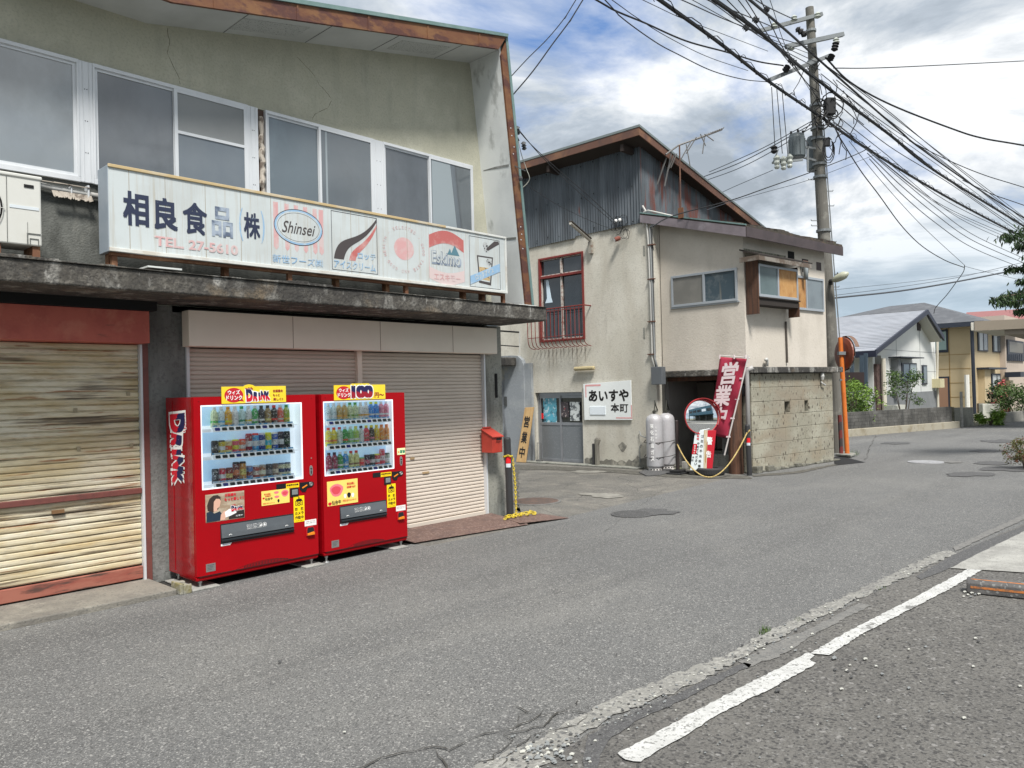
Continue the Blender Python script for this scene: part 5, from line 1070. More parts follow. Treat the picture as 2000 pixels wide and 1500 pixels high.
# main roof
o = MB(); o.prism([(13.98, 9.26, rp(13.98) + .02), (20.6, 9.26, rp(20.6) + .02), (20.6, 9.26, rp(20.6) - .03), (13.98, 9.26, rp(13.98) - .03)], (0, 6.5, 0)); rf = o.build('roof', GUTR, ice)
o = MB(); o.prism([(13.99, 9.28, rp(13.99) - .032), (20.5, 9.28, rp(20.5) - .032), (20.5, 9.28, rp(20.5) - .20), (13.99, 9.28, rp(13.99) - .20)], (0, .03, 0)); o.box(13.99, 14.02, 9.311, 15.6, rp(14) - .20, rp(14) - .034); o.build('fascia', FASB, rf)
o = MB(); o.prism([(14.03, 9.32, rp(14.03) - .16), (20.4, 9.32, rp(20.4) - .16), (20.4, 9.32, rp(20.4) - .17), (14.03, 9.32, rp(14.03) - .17)], (0, 6, 0)); o.build('eave_board', plain('eave_dark', (52, 44, 40), .9), rf)
o = MB()
for y_ in (9.75, 11.9, 13.6): o.box(14.05, 14.46, y_, y_ + .08, 7.05, 7.20)
o.build('rafter', plain('rafter_dark', (48, 38, 34), .9), rf)
# upper window with the bellied red railing
o = MB(); f = .05
for a, b, c_, d in ((11.28, 12.70, 3.0, 3.05), (11.28, 12.70, 5.05, 5.10), (11.28, 11.33, 3.05, 5.05), (12.65, 12.70, 3.05, 5.05), (11.33, 12.65, 4.58, 4.64)): o.box(XA - .03, XA + .08, a, b, c_, d)
wf = o.build('window', REDW, ice, bevel=.006)
o = MB()
for a, b, c_, d in ((11.97, 12.02, 3.05, 4.58), (11.97, 12.02, 4.64, 5.05), (11.33, 11.36, 3.05, 4.58), (12.62, 12.65, 3.05, 4.58), (11.33, 12.65, 3.05, 3.08), (11.33, 12.65, 4.64, 4.665), (11.33, 12.65, 5.03, 5.05)): o.box(XA + .01, XA + .05, a, b, c_, d)
o.build('sash', mat('flaking_white_frame', (.50, .46, .42), .7, layers=[('noise', (.22, .10, .07), 14, .5, .62, .8)]), wf)
o = MB(); o.box(XA + .055, XA + .06, 11.33, 12.65, 3.05, 5.05); o.build('pane', WDRK, wf)
o = MB(); c0 = [(12.52, 4.55), (12.50, 4.1), (12.56, 3.98), (12.32, 3.98), (12.36, 4.1), (12.44, 4.55)]
o.prism([(XA + .051, a, b) for a, b in c0], (.003, 0, 0)); o.build('curtain', plain('curtain_pale', (205, 222, 235)), wf)
rl = MB(); rail = []
yy0, yy1 = 11.10, 12.86
rl.tube([(XA, yy0, 3.78), (XA - .30, yy0, 3.78), (XA - .30, yy1, 3.78), (XA, yy1, 3.78)], .016, 6); rl.tube([(XA - .30, yy0, 3.72), (XA - .30, yy1, 3.72)], .008, 6)
rl.tube([(XA - .30, yy0, 3.10), (XA - .30, yy1, 3.10)], .008, 6)
n = 15
for k in range(n):
    y_ = yy0 + (yy1 - yy0) * k / (n - 1)
    rl.tube([(XA - .30, y_, 3.78), (XA - .30, y_, 3.12), (XA - .29, y_, 3.0), (XA - .25, y_, 2.90), (XA - .17, y_, 2.85), (XA - .02, y_, 2.83)], .010, 5)
rl.build('window_rail', REDW, ice)
# door
SILV = mat('door_aluminium', (.30, .31, .33), .35, metal=.5, layers=[('noise', (.24, .25, .27), 5, .45, .65, .7)])
SILP = mat('door_panel_grey', (.22, .235, .25), .35, metal=.4, layers=[('spot', (.29, .30, .32), 22, .35, .2, .7)])
o = MB(); xd = XA + .12
for a, b, c_, d in ((11.43, 12.93, 1.66, 1.745), (11.43, 11.47, 0, 1.66), (12.88, 12.93, 0, 1.66)): o.box(xd - .03, xd + .06, a, b, c_, d)
dr = o.build('door', SILV, ice)
mid = PX(1090, 850, XA).y
for j, (a, b) in enumerate(((mid - .02, 12.88), (11.47, mid + .02))):
    x_ = xd + (.0 if j == 0 else .02); o = MB()
    for q in ((a, b, .02, .10), (a, b, .93, 1.0), (a, b, 1.60, 1.66), (a, a + .045, .10, .93), (b - .045, b, .10, .93), (a, a + .045, 1.0, 1.60), (b - .045, b, 1.0, 1.60)): o.box(x_ - .015, x_ + .015, q[0], q[1], q[2], q[3])
    df = o.build('door_leaf', SILV, dr, bevel=.003)
    o = MB(); o.box(x_ - .002, x_ + .008, a + .04, b - .04, .09, .94); o.build('kick_panel', SILP, dr)
    o = MB(); o.box(x_ + .004, x_ + .008, a + .04, b - .04, .99, 1.61); o.build('door_glass', WDRK, dr)
xp = xd - .004
def post(u0, v0, u1, v1, m, name='poster'):
    a, b = PX(u0, v0, xp), PX(u1, v1, xp); o = MB(); o.box(xp - .004, xp, min(a.y, b.y), max(a.y, b.y), min(a.z, b.z), max(a.z, b.z)); o.build(name, m, dr); return a, b
post(1061, 777, 1088, 829, mat('blue_poster', (.10, .34, .44), .5, layers=[('noise', (.55, .66, .70), 9, .52, .58, .9), ('noise', (.02, .05, .08), 6, .52, .6, .9), ('noise', (.09, .40, .55), 3, .6, .66, .8)]))
post(1095, 785, 1111, 815, mat('dark_poster', (.05, .04, .045), .5, layers=[('noise', (.45, .38, .36), 16, .56, .62, .9), ('noise', (.30, .04, .05), 12, .62, .68, .9)]))
post(1113, 785, 1133, 822, mat('pale_poster', (.58, .62, .62), .5, layers=[('noise', (.06, .07, .08), 9, .50, .54, .9)]))
post(1053, 807, 1062, 818, plain('sticker_red', (215, 20, 30)), 'sticker')
a = PX(1038, 905, XA); o = MB(); o.box(XA - .28, XA - .001, YA + .1, 13.4, .001, .035); o.build('step', PILW, ice, bevel=.01)
# small ledge lamp above the sign
LEDG = mat('ochre_ledge', (.42, .35, .20), .7)
t = thing('outdoor_lamp', PX(1143, 724, XA), 'small ochre bar lamp under the red railing above the shop sign', 'lamp')
a, b = PX(1123, 722, XA - .06), PX(1162, 721, XA - .06); o = MB(); o.tube([(XA - .08, a.y, 2.30), (XA - .08, a.y - .02, 2.30), (XA - .08, b.y + .02, 2.30), (XA - .08, b.y, 2.30)], [.03, .05, .05, .03], 10); o.build('housing', LEDG, t, smooth=False)
# tube lamp
t = thing('tube_lamp', PX(1150, 462, XA - .2), 'grey fluorescent tube lamp sticking out below the corrugated iron', 'lamp')
a = PX(1153, 470, XA - .05); b = PX(1114, 436, XA - 1.0)
o = MB(); o.tube([a, b], .035, 8); o.build('tube', mat('tube_grey', (.34, .32, .28), .5), t); o = MB(); o.bar(a + V((0, 0, .045)), b + V((0, 0, .045)), .09, .02); o.build('reflector', plain('lamp_dark', (70, 64, 58)), t)
o = MB(); o.box(XA - .08, XA - .001, a.y - .05, a.y + .05, 5.0, 5.28); o.bar((XA - .03, a.y, 5.28), a, .04, .04); o.build('bracket', mat('corroded_grey', (.30, .28, .24), .8, layers=[('noise', (.16, .08, .05), 9, .5, .65, .8)]), t)
# cable entry tangle with floodlight
t = thing('floodlight', PX(1210, 460, XA), 'rusty red floodlight in a tangle of cables at the top of the wall', 'floodlight')
c = PX(1207, 466, XA - .12); o = MB(); o.lathe(c + V((-.06, .05, -.03)), [(.045, 0), (.055, .05), (.05, .13), (.02, .15)], 10, (.75, -.45, .35)); o.build('lamp_body', mat('rusty_red_can', (.20, .06, .04), .7), t); 
o = MB(); o.lathe(c + V((-.065, .053, -.032)), [(.040, 0), (.02, .004)], 10, (-.75, .45, -.35)); o.build('lens', LWH, t)
o = MB(); rnd = random.Random(31); cc = PX(1210, 447, XA - .06)
for k in range(7):
    p0 = cc + V((0, rnd.uniform(-.2, .2), rnd.uniform(-.2, .2))); r = rnd.uniform(.06, .14)
    o.tube([p0 + V((rnd.uniform(-.05, .02), r * math.cos(q * .7), r * 1.2 * math.sin(q * .7))) for q in range(9)], .006, 5)
o.build('wire_loops', BLK, t)
o = MB()
for dy in (-.05, .06): o.lathe(cc + V((-.05, dy, .16)), [(.03, 0), (.04, .03), (.025, .06)], 8); 
o.build('insulator', LWH, t)
# conduits down the corner, meter box
WP = mat('white_conduit', (.52, .51, .48), .5); GP = mat('grey_conduit', (.26, .27, .27), .5)
xx = XA - .04
def pxpath(pts, x): return [PX(u, v, x) for u, v in pts]
o = MB(); o.tube(pxpath([(1255, 402), (1260, 410), (1262, 425), (1266, 470), (1270, 560), (1274, 700), (1280, 724)], xx), .020, 7); cdp = o.build('conduit', WP, ice, smooth=True)
o = MB(); o.tube(pxpath([(1256, 443), (1256, 425), (1258, 414), (1266, 411), (1280, 414), (1315, 422)], xx - .02), .018, 7); o.build('conduit', WP, ice, smooth=True)
o = MB(); o.tube(pxpath([(1284, 437), (1273, 440), (1269, 447), (1270, 470), (1275, 600), (1279, 700), (1285, 722)], xx), .022, 7); o.build('conduit', GP, ice, smooth=True)
o = MB(); o.tube(pxpath([(1273, 447), (1277, 600), (1281, 724)], xx + .01), .012, 6); o.build('conduit', plain('conduit_dark', (70, 72, 74)), ice)
o = MB()
for v in (478, 545, 628, 692): p = PX(1270, v, xx - .02); o.box(xx - .03, XA, p.y - .10, p.y + .07, p.z - .012, p.z + .012)
o.build('conduit_clamp', FASB, ice)
a, b = PX(1272, 717, XA - .15), PX(1294, 751, XA - .15); o = MB(); o.box(XA - .17, XA - .01, b.y, a.y, b.z, a.z); o.build('meter_box', plain('meter_grey', (96, 100, 104), .5), ice, bevel=.01)
o = MB()
for v0, v1 in ((480, 500), (640, 662)): a, b = PX(1256, v0, XA - .003), PX(1260, v1, XA - .003); o.box(XA - .004, XA, b.y, a.y, b.z, a.z)
o.build('chip', PILW, ice)
# lean-to wing: wall B facing the yard, wall C facing the road
pC0 = V((XB, 7.31, 0)); dC = V((.9945, -.1045, 0)); nC = V((-.1045, -.9945, 0))
def CP(s_, z, off=0.): q = pC0 + dC * s_ + nC * off; return V((q.x, q.y, z))
def onC(u, v, off=0.):
    p = PL(u, v, pC0 + nC * off, nC); return (p - pC0).dot(dC), p.z
sl_ = lambda y_: 5.60 - (9.62 - y_) * .272        # underside of the lean-to roof
o = MB(); o.prism([(XB, 9.33, 2.16), (XB, 7.31, 2.16), (XB, 7.31, sl_(7.31)), (XB, 9.33, sl_(9.33))], (.2, 0, 0))
o.build('wing_wall', PLAB, ice)
o = MB(); p0, p1 = CP(.0, 0), CP(3.36, 0)
def prismC(o, s0, s1, z0, z1, d=.2, off=0.): o.obox(CP(s0, z0, off), dC * (s1 - s0), -nC * d, V((0, 0, z1 - z0)))
prismC(o, .0, 3.36, 2.16, sl_(7.3) + .02); o.obox(CP(3.16, 2.16, -.2), dC * .2, -nC * 2.2, V((0, 0, 2.7))); o.build('wing_wall', PLAB, ice)
o = MB(); a = PX(1287, 440, XB - .002); o.box(XB - .003, XB - .001, a.y - .006, a.y + .006, 2.2, 5.45); o.build('wall_joint', DARK, ice)
# lean-to roof
e0 = V((14.42, 7.10, 0)); eN = dC
def rz(y_): return sl_(y_) + .05
o = MB(); A_, B_ = V((14.42, 9.60, 5.66)), V((14.42, 7.10, 4.98)); B2 = B_ + dC * 4.05; A2_ = A_ + V((4.2, 0, 0)); C_ = [A_, B_, B2, A2_]
o.prism(C_, (0, 0, .03)); wr = o.build('wing_roof', ROOFD, ice)
o = MB(); rnd = random.Random(77)
for k in range(26):     # ragged tile courses that show along the eave
    s0 = .2 + k * .15; q = B_ + dC * s0
    for j in range(3): o.obox(q + V((0, .05 + j * .22, .035 + .06 * j)) + nC * .02, dC * .145, V((0, .24, .065)), V((0, 0, .018 + rnd.uniform(0, .03) + (.04 if rnd.random() > .7 else 0))))
o.build('roof_tiles', ROOFD, wr)
o = MB(); o.prism([A_ + V((-.01, 0, -.17)), B_ + V((-.01, 0, -.20)), B_ + V((-.01, 0, .0)), A_ + V((-.01, 0, 0))], (.03, 0, 0)); o.build('fascia', PURP, wr)
o = MB(); o.obox(B_ + V((-.01, -.025, -.20)), dC * 4.02, V((0, .025, 0)), V((0, 0, .20))); o.build('fascia', PURD, wr)
o = MB(); o.prism([A_ + V((-.02, 0, .032)), B_ + V((-.02, 0, .032)), B_ + V((-.02, 0, .06)), A_ + V((-.02, 0, .06))], (.05, 0, 0)); o.build('verge', TEAL, wr)
o = MB(); a = PX(1330, 433, 14.39); o.box(14.385, 14.41, a.y - .06, a.y + .06, 5.40, 5.62); o.build('rust_strap', RUST, wr)
# windows on B
def winX(u0, v0, u1, v1, x, name, m_f, gl, gr, um, parent):
    a, b = PX(u0, v0, x), PX(u1, v1, x); ya, yb_ = b.y, a.y; z1 = (a.z + PX(u1, v0 - (v0 - 521.7), x).z) / 2 if False else a.z; z0 = b.z
    m_ = PX(um, (v0 + v1) / 2, x).y; o = MB()
    for q in ((ya, yb_, z0, z0 + .05), (ya, yb_, z1 - .05, z1), (ya, ya + .045, z0 + .05, z1 - .05), (yb_ - .045, yb_, z0 + .05, z1 - .05), (m_ - .025, m_ + .025, z0 + .05, z1 - .05)): o.box(x - .045, x + .01, q[0], q[1], q[2], q[3])
    w = o.build(name, m_f, parent, bevel=.004)
    o = MB(); o.box(x - .02, x - .012, m_ + .02, yb_ - .04, z0 + .04, z1 - .04); o.build('pane', gl, w)
    o = MB(); o.box(x - .02, x - .012, ya + .04, m_ - .02, z0 + .04, z1 - .04); o.build('pane', gr, w)
    return w, (ya, yb_, z0, z1)
SCR = mat('screened_pane', (.17, .165, .15), .4, layers=[('noise', (.22, .21, .19), 3, .45, .65, .7)])
DKG = mat('dim_pane', (.05, .075, .095), .1, layers=[('noise', (.30, .26, .20), 1.1, .55, .62, .8, (1, 3, .1)), ('noise', (.13, .15, .16), 2.0, .5, .6, .8)], spec=.8)
w, q = winX(1311.8, 540.5, 1442, 587.5, XB, 'window', ALG, SCR, DKG, 1376, ice)
o = MB(); o.box(XB - .03, XB, q[0] - .03, q[1] + .03, q[2] - .03, q[2] - .001); o.build('sill', ALG, w)
# bay window on C
bx = MB(); s0, zt_ = onC(1475, 518, .22); s1, _ = onC(1552, 540, .22); _, zb_ = onC(1477, 585, .22)
s0a = s0; dpt = .30
bay = part_empty('bay_window', ice, 0)
o = MB(); zt_ = 4.27; zb_ = 3.60
for q in ((s0, s1, zb_, zb_ + .055), (s0, s1, zt_ - .05, zt_), (s0, s0 + .04, zb_ + .055, zt_ - .05), (s1 - .04, s1, zb_ + .055, zt_ - .05), ((s0 + s1) / 2 - .05, (s0 + s1) / 2, zb_ + .055, zt_ - .05)): prismC(o, q[0], q[1], q[2], q[3], .04, dpt)
wfr = o.build('window_frame', ALG, bay, bevel=.004); ORIG[wfr.name] = ORIG[ice.name]
def bpart(name, m, *qs, parent=bay):
    o = MB()
    for q in qs: prismC(o, *q)
    return o.build(name, m, parent)
sm = (s0 + s1) / 2
bpart('pane', GLG, (s0 + .03, sm - .03, zb_ + .04, zt_ - .04, .01, dpt - .02)); bpart('board', PLY, (sm - .02, s1 - .03, zb_ + .04, zt_ - .04, .01, dpt - .022))
bpart('side_board', WOOD, (s0 - .04, s0 - .01, zb_ - .35, zt_ + .10, dpt - .02, dpt), (s1 + .002, s1 + .03, zb_ - .35, zb_ - .07, dpt - .05, dpt), (s1 + .002, s1 + .03, zb_ - .07, zt_ + .05, dpt - .02, dpt - .02))
bpart('sill_beam', plain('sooty_wood', (44, 38, 34), .9), (s0 - .02, s1 + .02, zb_ - .16, zb_ - .03, dpt - .02, dpt - .01), (s0 - .03, s1 + .04, zb_ - .028, zb_ - .002, dpt, dpt + .02))
o = MB(); q0 = CP(s0 - .22, zt_ + .12, dpt + .16); o.prism([q0, q0 + dC * (s1 - s0 + .55), CP(s1 + .33, zt_ + .28, 0), CP(s0 - .22, zt_ + .28, 0)], (0, 0, .03)); o.build('hood', plain('sooty_wood', (44, 38, 34), .9), bay)
o = MB(); o.obox(q0 + V((0, 0, -.09)), dC * (s1 - s0 + .5), -nC * .02, V((0, 0, .085))); o.obox(q0 + V((0, 0, -.09)), -nC * .45, -dC * .02, V((0, 0, .10))); o.build('hood_edge', mat('pale_flaking_wood', (.22, .20, .175), .8, layers=[('noise', (.10, .07, .05), 4, .44, .58, .9)]), bay)
# second window right of the bay
s2, s3 = onC(1553, 560)[0], onC(1606, 560)[0]; smm = onC(1573, 560)[0]; zt2, zb2 = 4.22, 3.46
w2 = part_empty('window', ice, 0)
bpart('window_frame', ALG, (s2, s3, zb2, zb2 + .05, .04, .04), (s2, s3, zt2 - .05, zt2, .04, .04), (s3 - .04, s3, zb2 + .05, zt2 - .05, .04, .04), (smm - .03, smm + .01, zb2 + .05, zt2 - .05, .04, .04), parent=w2)
bpart('board', PLY, (s2 + .01, smm - .03, zb2 + .05, zt2 - .05, .01, .02), parent=w2); bpart('pane', GLB, (smm + .01, s3 - .03, zb2 + .05, zt2 - .05, .01, .02), parent=w2)
# openings under the eave
def openC(u0, v0, u1, v1, name, m, off=.004, th=.006):
    a, b = onC(u0, v0), onC(u1, v1); o = MB(); prismC(o, a[0], b[0], b[1], a[1], th, off); return o.build(name, m, ice)
openC(1538.5, 490, 1551.5, 514, 'opening', DARK); openC(1594, 511.5, 1604, 529, 'opening', plain('hole_brown', (48, 28, 22)))
openC(1566, 505, 1579, 533, 'opening', plain('hole_brown', (48, 28, 22))); openC(1567.5, 508.5, 1578, 524, 'pink_board', plain('pink_board', (196, 150, 128)), .012)
o = MB(); a = onC(1572, 520, .1); o.tube([CP(a[0], a[1], .0), CP(a[0], a[1] + .02, .08), CP(a[0], a[1] - .04, .12), CP(a[0], a[1] - .3, .12)], [.05, .06, .055, .05], 9); o.build('vent_pipe', mat('vent_pipe_grey', (.25, .28, .29), .5), ice, smooth=True)
openC(1452, 485, 1534, 503, 'grimy_panel', mat('grimy_panel', (.26, .25, .19), .9, layers=[('noise', (.09, .085, .07), 3, .45, .6, .85, (5, 5, .8))]), .006)
o = MB(); a = onC(1535, 628, .03); b = onC(1538, 713, .03); o.tube([CP(a[0], a[1], .03), CP(a[0] + .01, b[1] + .05, .03)], .022, 7); o.build('drain_pipe', plain('pipe_dark', (72, 66, 60)), ice)
o = MB(); a = onC(1500, 706, .08); o.tube([CP(a[0], a[1] - .1, .05), CP(a[0], a[1], .06), CP(a[0] - .05, a[1] + .05, .08), CP(a[0] - .12, a[1] + .03, .10)], .035, 8); o.build('vent_elbow', PVC, ice, smooth=True)
# garage opening under B
o = MB(); o.box(XB - .02, XB + .25, 7.45, 9.33, 2.02, 2.16); o.build('garage_lintel', CANO, ice, bevel=.02)
o = MB(); o.box(XB + .22, XB + .24, 7.46, 9.32, 1.93, 2.019); o.build('garage_lintel', WOOD, ice)
GAR = mat('garage_inside', (.26, .25, .235), .9, layers=[('noise', (.33, .32, .30), 1.5, .45, .65, .8)])
o = MB(); o.box(XB + .3, 17.5, 9.35, 9.45, 0, 2.4); o.box(17.4, 17.5, 7.5, 9.35, 0, 2.4); o.box(XB + .25, 17.5, 7.5, 9.35, 2.17, 2.25); o.build('garage_wall', GAR, ice)
o = MB()
for k in range(3): o.box(16.2, 16.25, 7.9 + k * .48, 8.36 + k * .48, .35, 1.9)
o.build('garage_door', plain('brown_grey_door', (104, 98, 92)), ice, bevel=.01)
o = MB(); o.box(16.0, 16.4, 7.5, 9.34, 0, .32); o.box(15.4, 15.6, 7.9, 9.0, .0, .28); o.build('garage_plinth', PILW, ice)
# stone block store under C
BLS = mat('oya_stone', (.27, .255, .20), .95, layers=[('noise', (.37, .355, .285), 1.2, .46, .6, .8), ('noise', (.27, .23, .165), 1.0, .5, .62, .8, (1, 1, 2)), ('noise', (.26, .17, .08), 1.6, .64, .72, .7, (3, 3, .6)), ('spot', (.055, .04, .03), 6.5, .23, .14, .95, (1.5, 1.5, .8)), ('spot', (.07, .05, .035), 13, .22, .12, .9, (1.5, 1.5, .7)), ('noise', (.24, .20, .15), .8, .52, .66, .6, (1, 1, 1.8)), ('noise', (.20, .185, .14), 18, .55, .66, .6)], bump=1.0, bscale=24)
BLD = mat('damp_stone', (.14, .135, .11), .95, layers=[('noise', (.28, .27, .22), 4, .5, .6, .8), ('noise', (.06, .06, .05), 7, .5, .62, .8)], bump=1.0, bscale=24)
JNT = plain('stone_joint', (112, 104, 84), 1)
bs = thing('stone_store', (16.4, 7.4, 0), 'low store of pitted yellow stone blocks under a dark slab, below the bay window', 'store')
def SP(s_, z, off=0.): q = V((14.80, 7.27, 0)) + dS * s_ + nS * off; return V((q.x, q.y, z))
dS = V((.9925, -.122, 0)).normalized(); nS = V((dS.y, -dS.x, 0))
rnd = random.Random(14); z = 0; row = 0; holes = [PL(1538, 797, SP(0, 0), nS), PL(1575, 792, SP(0, 0), nS)]
hs = [((h - V((14.80, 7.27, 0))).dot(dS), h.z) for h in holes]
LEN = 3.30
while z < 2.02:
    h = min(.292, 2.05 - z); s_ = 0; off = .0 if row % 2 else -.3
    k = 0; cuts = [0]
    x = .46 + (.21 if row % 2 else 0)
    while x < LEN - .15: cuts.append(x); x += .68 + .12 * ((row * 7) % 3 - 1)
    cuts.append(LEN)
    for a, b in zip(cuts, cuts[1:]):
        hit = [(hs_, hz_) for hs_, hz_ in hs if a < hs_ < b and z < hz_ < z + h]
        if hit:
            hs_ = hit[0][0]; hw = .11 if hs_ == hs[0][0] else .085
            segs = [(a, hs_ - hw, z, z + h), (hs_ + hw, b, z, z + h), (hs_ - hw + .001, hs_ + hw - .001, z, z + .03), (hs_ - hw + .001, hs_ + hw - .001, z + h - .025, z + h)]
        else: segs = [(a, b, z, z + h)]
        for (p, q, r, t_) in segs:
            if q - p < .02: continue
            o = MB(); pr = rnd.uniform(0, .007); o.obox(SP(p + .002, r + .002, pr), dS * (q - p - .004), -nS * .22, V((0, 0, t_ - r - .004))); ob = o.build('stone_block', BLS, bs, bevel=.008)
    z += h; row += 1
o = MB(); zh0 = int(hs[0][1] / .292) * .292; o.obox(SP(.005, 0, -.02), dS * (LEN - .01), -nS * .16, V((0, 0, zh0 + .03))); o.obox(SP(.005, zh0 + .27, -.02), dS * (LEN - .01), -nS * .16, V((0, 0, 2.04 - zh0 - .27)))
for p_, q_ in ((0, hs[0][0] - .115), (hs[0][0] + .115, hs[1][0] - .09), (hs[1][0] + .09, LEN - .01)): o.obox(SP(p_ + .005, zh0 + .031, -.02), dS * (q_ - p_ - .006), -nS * .16, V((0, 0, .238)));  o.build('mortar', JNT, bs)
o = MB(); o.box(14.80, 15.0, 7.50, 7.72, 0, 2.05); o.obox(SP(LEN - .2, 0, -.225), dS * .2, -nS * 2, V((0, 0, 2.05))); o.build('side_wall', BLD, bs)
o = MB(); o.obox(SP(.2, .9, -.5), dS * (LEN - .4), -nS * .05, V((0, 0, .6))); o.build('dark_interior', DARK, bs)
o = MB(); o.obox(SP(-.12, 2.055, .12), dS * (LEN + .42), -nS * 2.0, V((0, 0, .125))); o.build('slab', CANO, bs, bevel=.015)
o = MB(); rnd = random.Random(2)
for k in range(16): a = SP(k * .22, 0, .02 + rnd.uniform(0, .08)); o.obox(a, dS * .215, -nS * .15, V((0, 0, .03 + rnd.uniform(0, .05) * (2.4 if k < 4 else 1))))
o.build('rubble_footing', BLD, bs, bevel=.015)
o = MB(); pt = PL(1606, 735, SP(0, 0, .06), nS); o.tube([pt + V((0, 0, .08)), pt, pt + V((0, 0, -.08))], [.03, .05, .03], 8); o.tube([pt + V((0, .03, -.12)), pt + V((0, .0, -.16)), pt + V((.12, -.02, -.20))], .02, 6); o.build('pipe_stub', PVC, bs)
# ------------------------------------------------------------------ signs and loose things in the yard
t = thing('wall_sign', (XA - .02, 10.66, 1.05), 'white board sign reading あいすや 本町 on the cream wall beside the grey door', 'sign')
a = PX(1142, 750, XA - .03); b = PX(1236, 820, XA - .03); zc = (1.93 + 1.087) / 2
WB = mat('sign_board_white', (.82, .85, .84), .45, layers=[('noise', (.77, .80, .79), 2, .45, .65, .6)])
o = MB(); o.prism([(XA - .05, 9.985, 1.085), (XA - .05, 11.335, 1.075), (XA - .05, 11.345, 1.93), (XA - .05, 9.985, 1.985)], (.03, 0, 0)); o.build('board', WB, t, bevel=.003)
def tx(s_, m, u, v, w, h, x, parent, **k): p = PX(u, v, x); return text(s_, 'lettering', m, parent, (x, p.y, p.z), (0, -1, 0), (0, 0, 1), w, h, **k)
xs_ = XA - .052
def span(u0, u1, v, x): return abs(PX(u0, v, x).y - PX(u1, v, x).y)
tx('あいすや', TXT, 1188, 772.5, span(1148, 1226, 772, xs_), .275, xs_, t, bold=.035); tx('本', TXT, 1201, 796.5, span(1192.5, 1209, 797, xs_), .205, xs_, t, bold=.03); tx('町', TXT, 1219, 797.5, span(1211, 1227, 797, xs_), .19, xs_, t, bold=.018)
o = MB()
for (u0, v0, u1, v1) in ((1143, 751.5, 1173, 754), (1143, 754.5, 1145.5, 776), (1203, 815, 1235, 817.5), (1232, 791, 1234.5, 814.5)):
    a, b = PX(u0, v0, xs_), PX(u1, v1, xs_); o.box(xs_, xs_ + .0015, b.y, a.y, min(a.z, b.z), max(a.z, b.z))
o.build('corner_mark', plain('mark_pink', (222, 160, 160)), t)
a, b = PX(1152.5, 794, xs_), PX(1183, 810, xs_); o = MB(); o.box(xs_ - .012, xs_ + .0015, b.y, a.y, b.z, a.z); o.build('blank_plate', plain('plate_white', (226, 234, 240)), t, bevel=.002)
# leaning wooden board
WDB = mat('pale_board_wood', (.50, .33, .15), .65, layers=[('noise', (.40, .24, .10), 2.2, .45, .62, .8, (8, 8, .6)), ('noise', (.58, .42, .22), 3, .55, .7, .6, (8, 8, .6))])
t = thing('wooden_sign_board', (14.1, 13.2, 0), 'narrow wooden board with 営業中 painted in black, leaning beside the door', 'sign')
xw = 14.15; A_ = PX(1025, 796, xw + .22); B_ = PX(1042, 795, xw + .22); D_ = PX(1008, 907, xw); E_ = PX(1026, 909, xw)
D_.z = E_.z = .01
o = MB(); o.prism([D_, E_, B_, A_], (.035, 0, 0)); o.build('board', WDB, t, bevel=.004)
up_ = ((A_ + B_) / 2 - (D_ + E_) / 2).normalized(); rt = (E_ - D_).normalized(); rt = (rt - up_ * rt.dot(up_)).normalized(); nn_ = rt.cross(up_)
base = (D_ + E_) / 2; tot = ((A_ + B_) / 2 - base).length
for chh, f in (('営', .735), ('業', .45), ('中', .18)): text(chh, 'lettering', TXT, t, base + up_ * tot * f + nn_ * .004, rt, up_, .19, .29, bold=.026)
# small items by the door and wall
t = thing('grey_log', G(1163, 911), 'upright grey weathered log post against the cream wall', 'post'); c = PX(1167, 911, XA - .15); c.z = 0
o = MB(); o.tube([c, c + V((0, 0, .5)), c + V((.02, -.01, .62)), c + V((.03, 0, .66))], [.06, .058, .075, .05], 9); o.build('log', mat('grey_log_wood', (.19, .18, .15), .9, layers=[('noise', (.10, .09, .08), 5, .45, .62, .8, (5, 5, .6))]), t)
c = PX(1160, 912, XA - .15); c.z = 0; o = MB(); o.tube([c, c + V((0, 0, .52)), c + V((.0, 0, .53))], [.032, .032, .02], 9); tag(o.build('black_pipe', BLKW), 'short black pipe standing left of the grey log', 'pipe')
c = PX(1054, 903, XA - .1); c.z = .04; o = MB()
for k in range(4): a_ = k * math.pi / 2; o.tube([c + V((.05 * math.cos(a_), .07 * math.sin(a_), 0)), c + V((.05 * math.cos(a_), .07 * math.sin(a_), .45))], .005, 5)
o.tube([c + V((.05 * math.cos(q * .785), .07 * math.sin(q * .785), .45)) for q in range(9)], .005, 5); o.lathe(c, [(.09, 0), (.09, .03)], 12); tag(o.build('umbrella_stand', mat('stand_metal', (.18, .18, .18), .4, metal=.6)), 'thin wire umbrella stand at the left jamb of the door', 'stand')
o = MB(); o.tube([PX(1249, 842, XA - .03), PX(1252, 851, XA - .06), PX(1262, 855, XA - .10), PX(1275, 857, XA - .12)], .012, 6); o.build('gas_hose', GP, ice, smooth=True)
o = MB(); o.tube([PX(1250, 903, XA - .02), PX(1249, 872, XA - .02), PX(1253, 868, XA - .02)], .010, 6); o.build('thin_pipe', GP, ice)
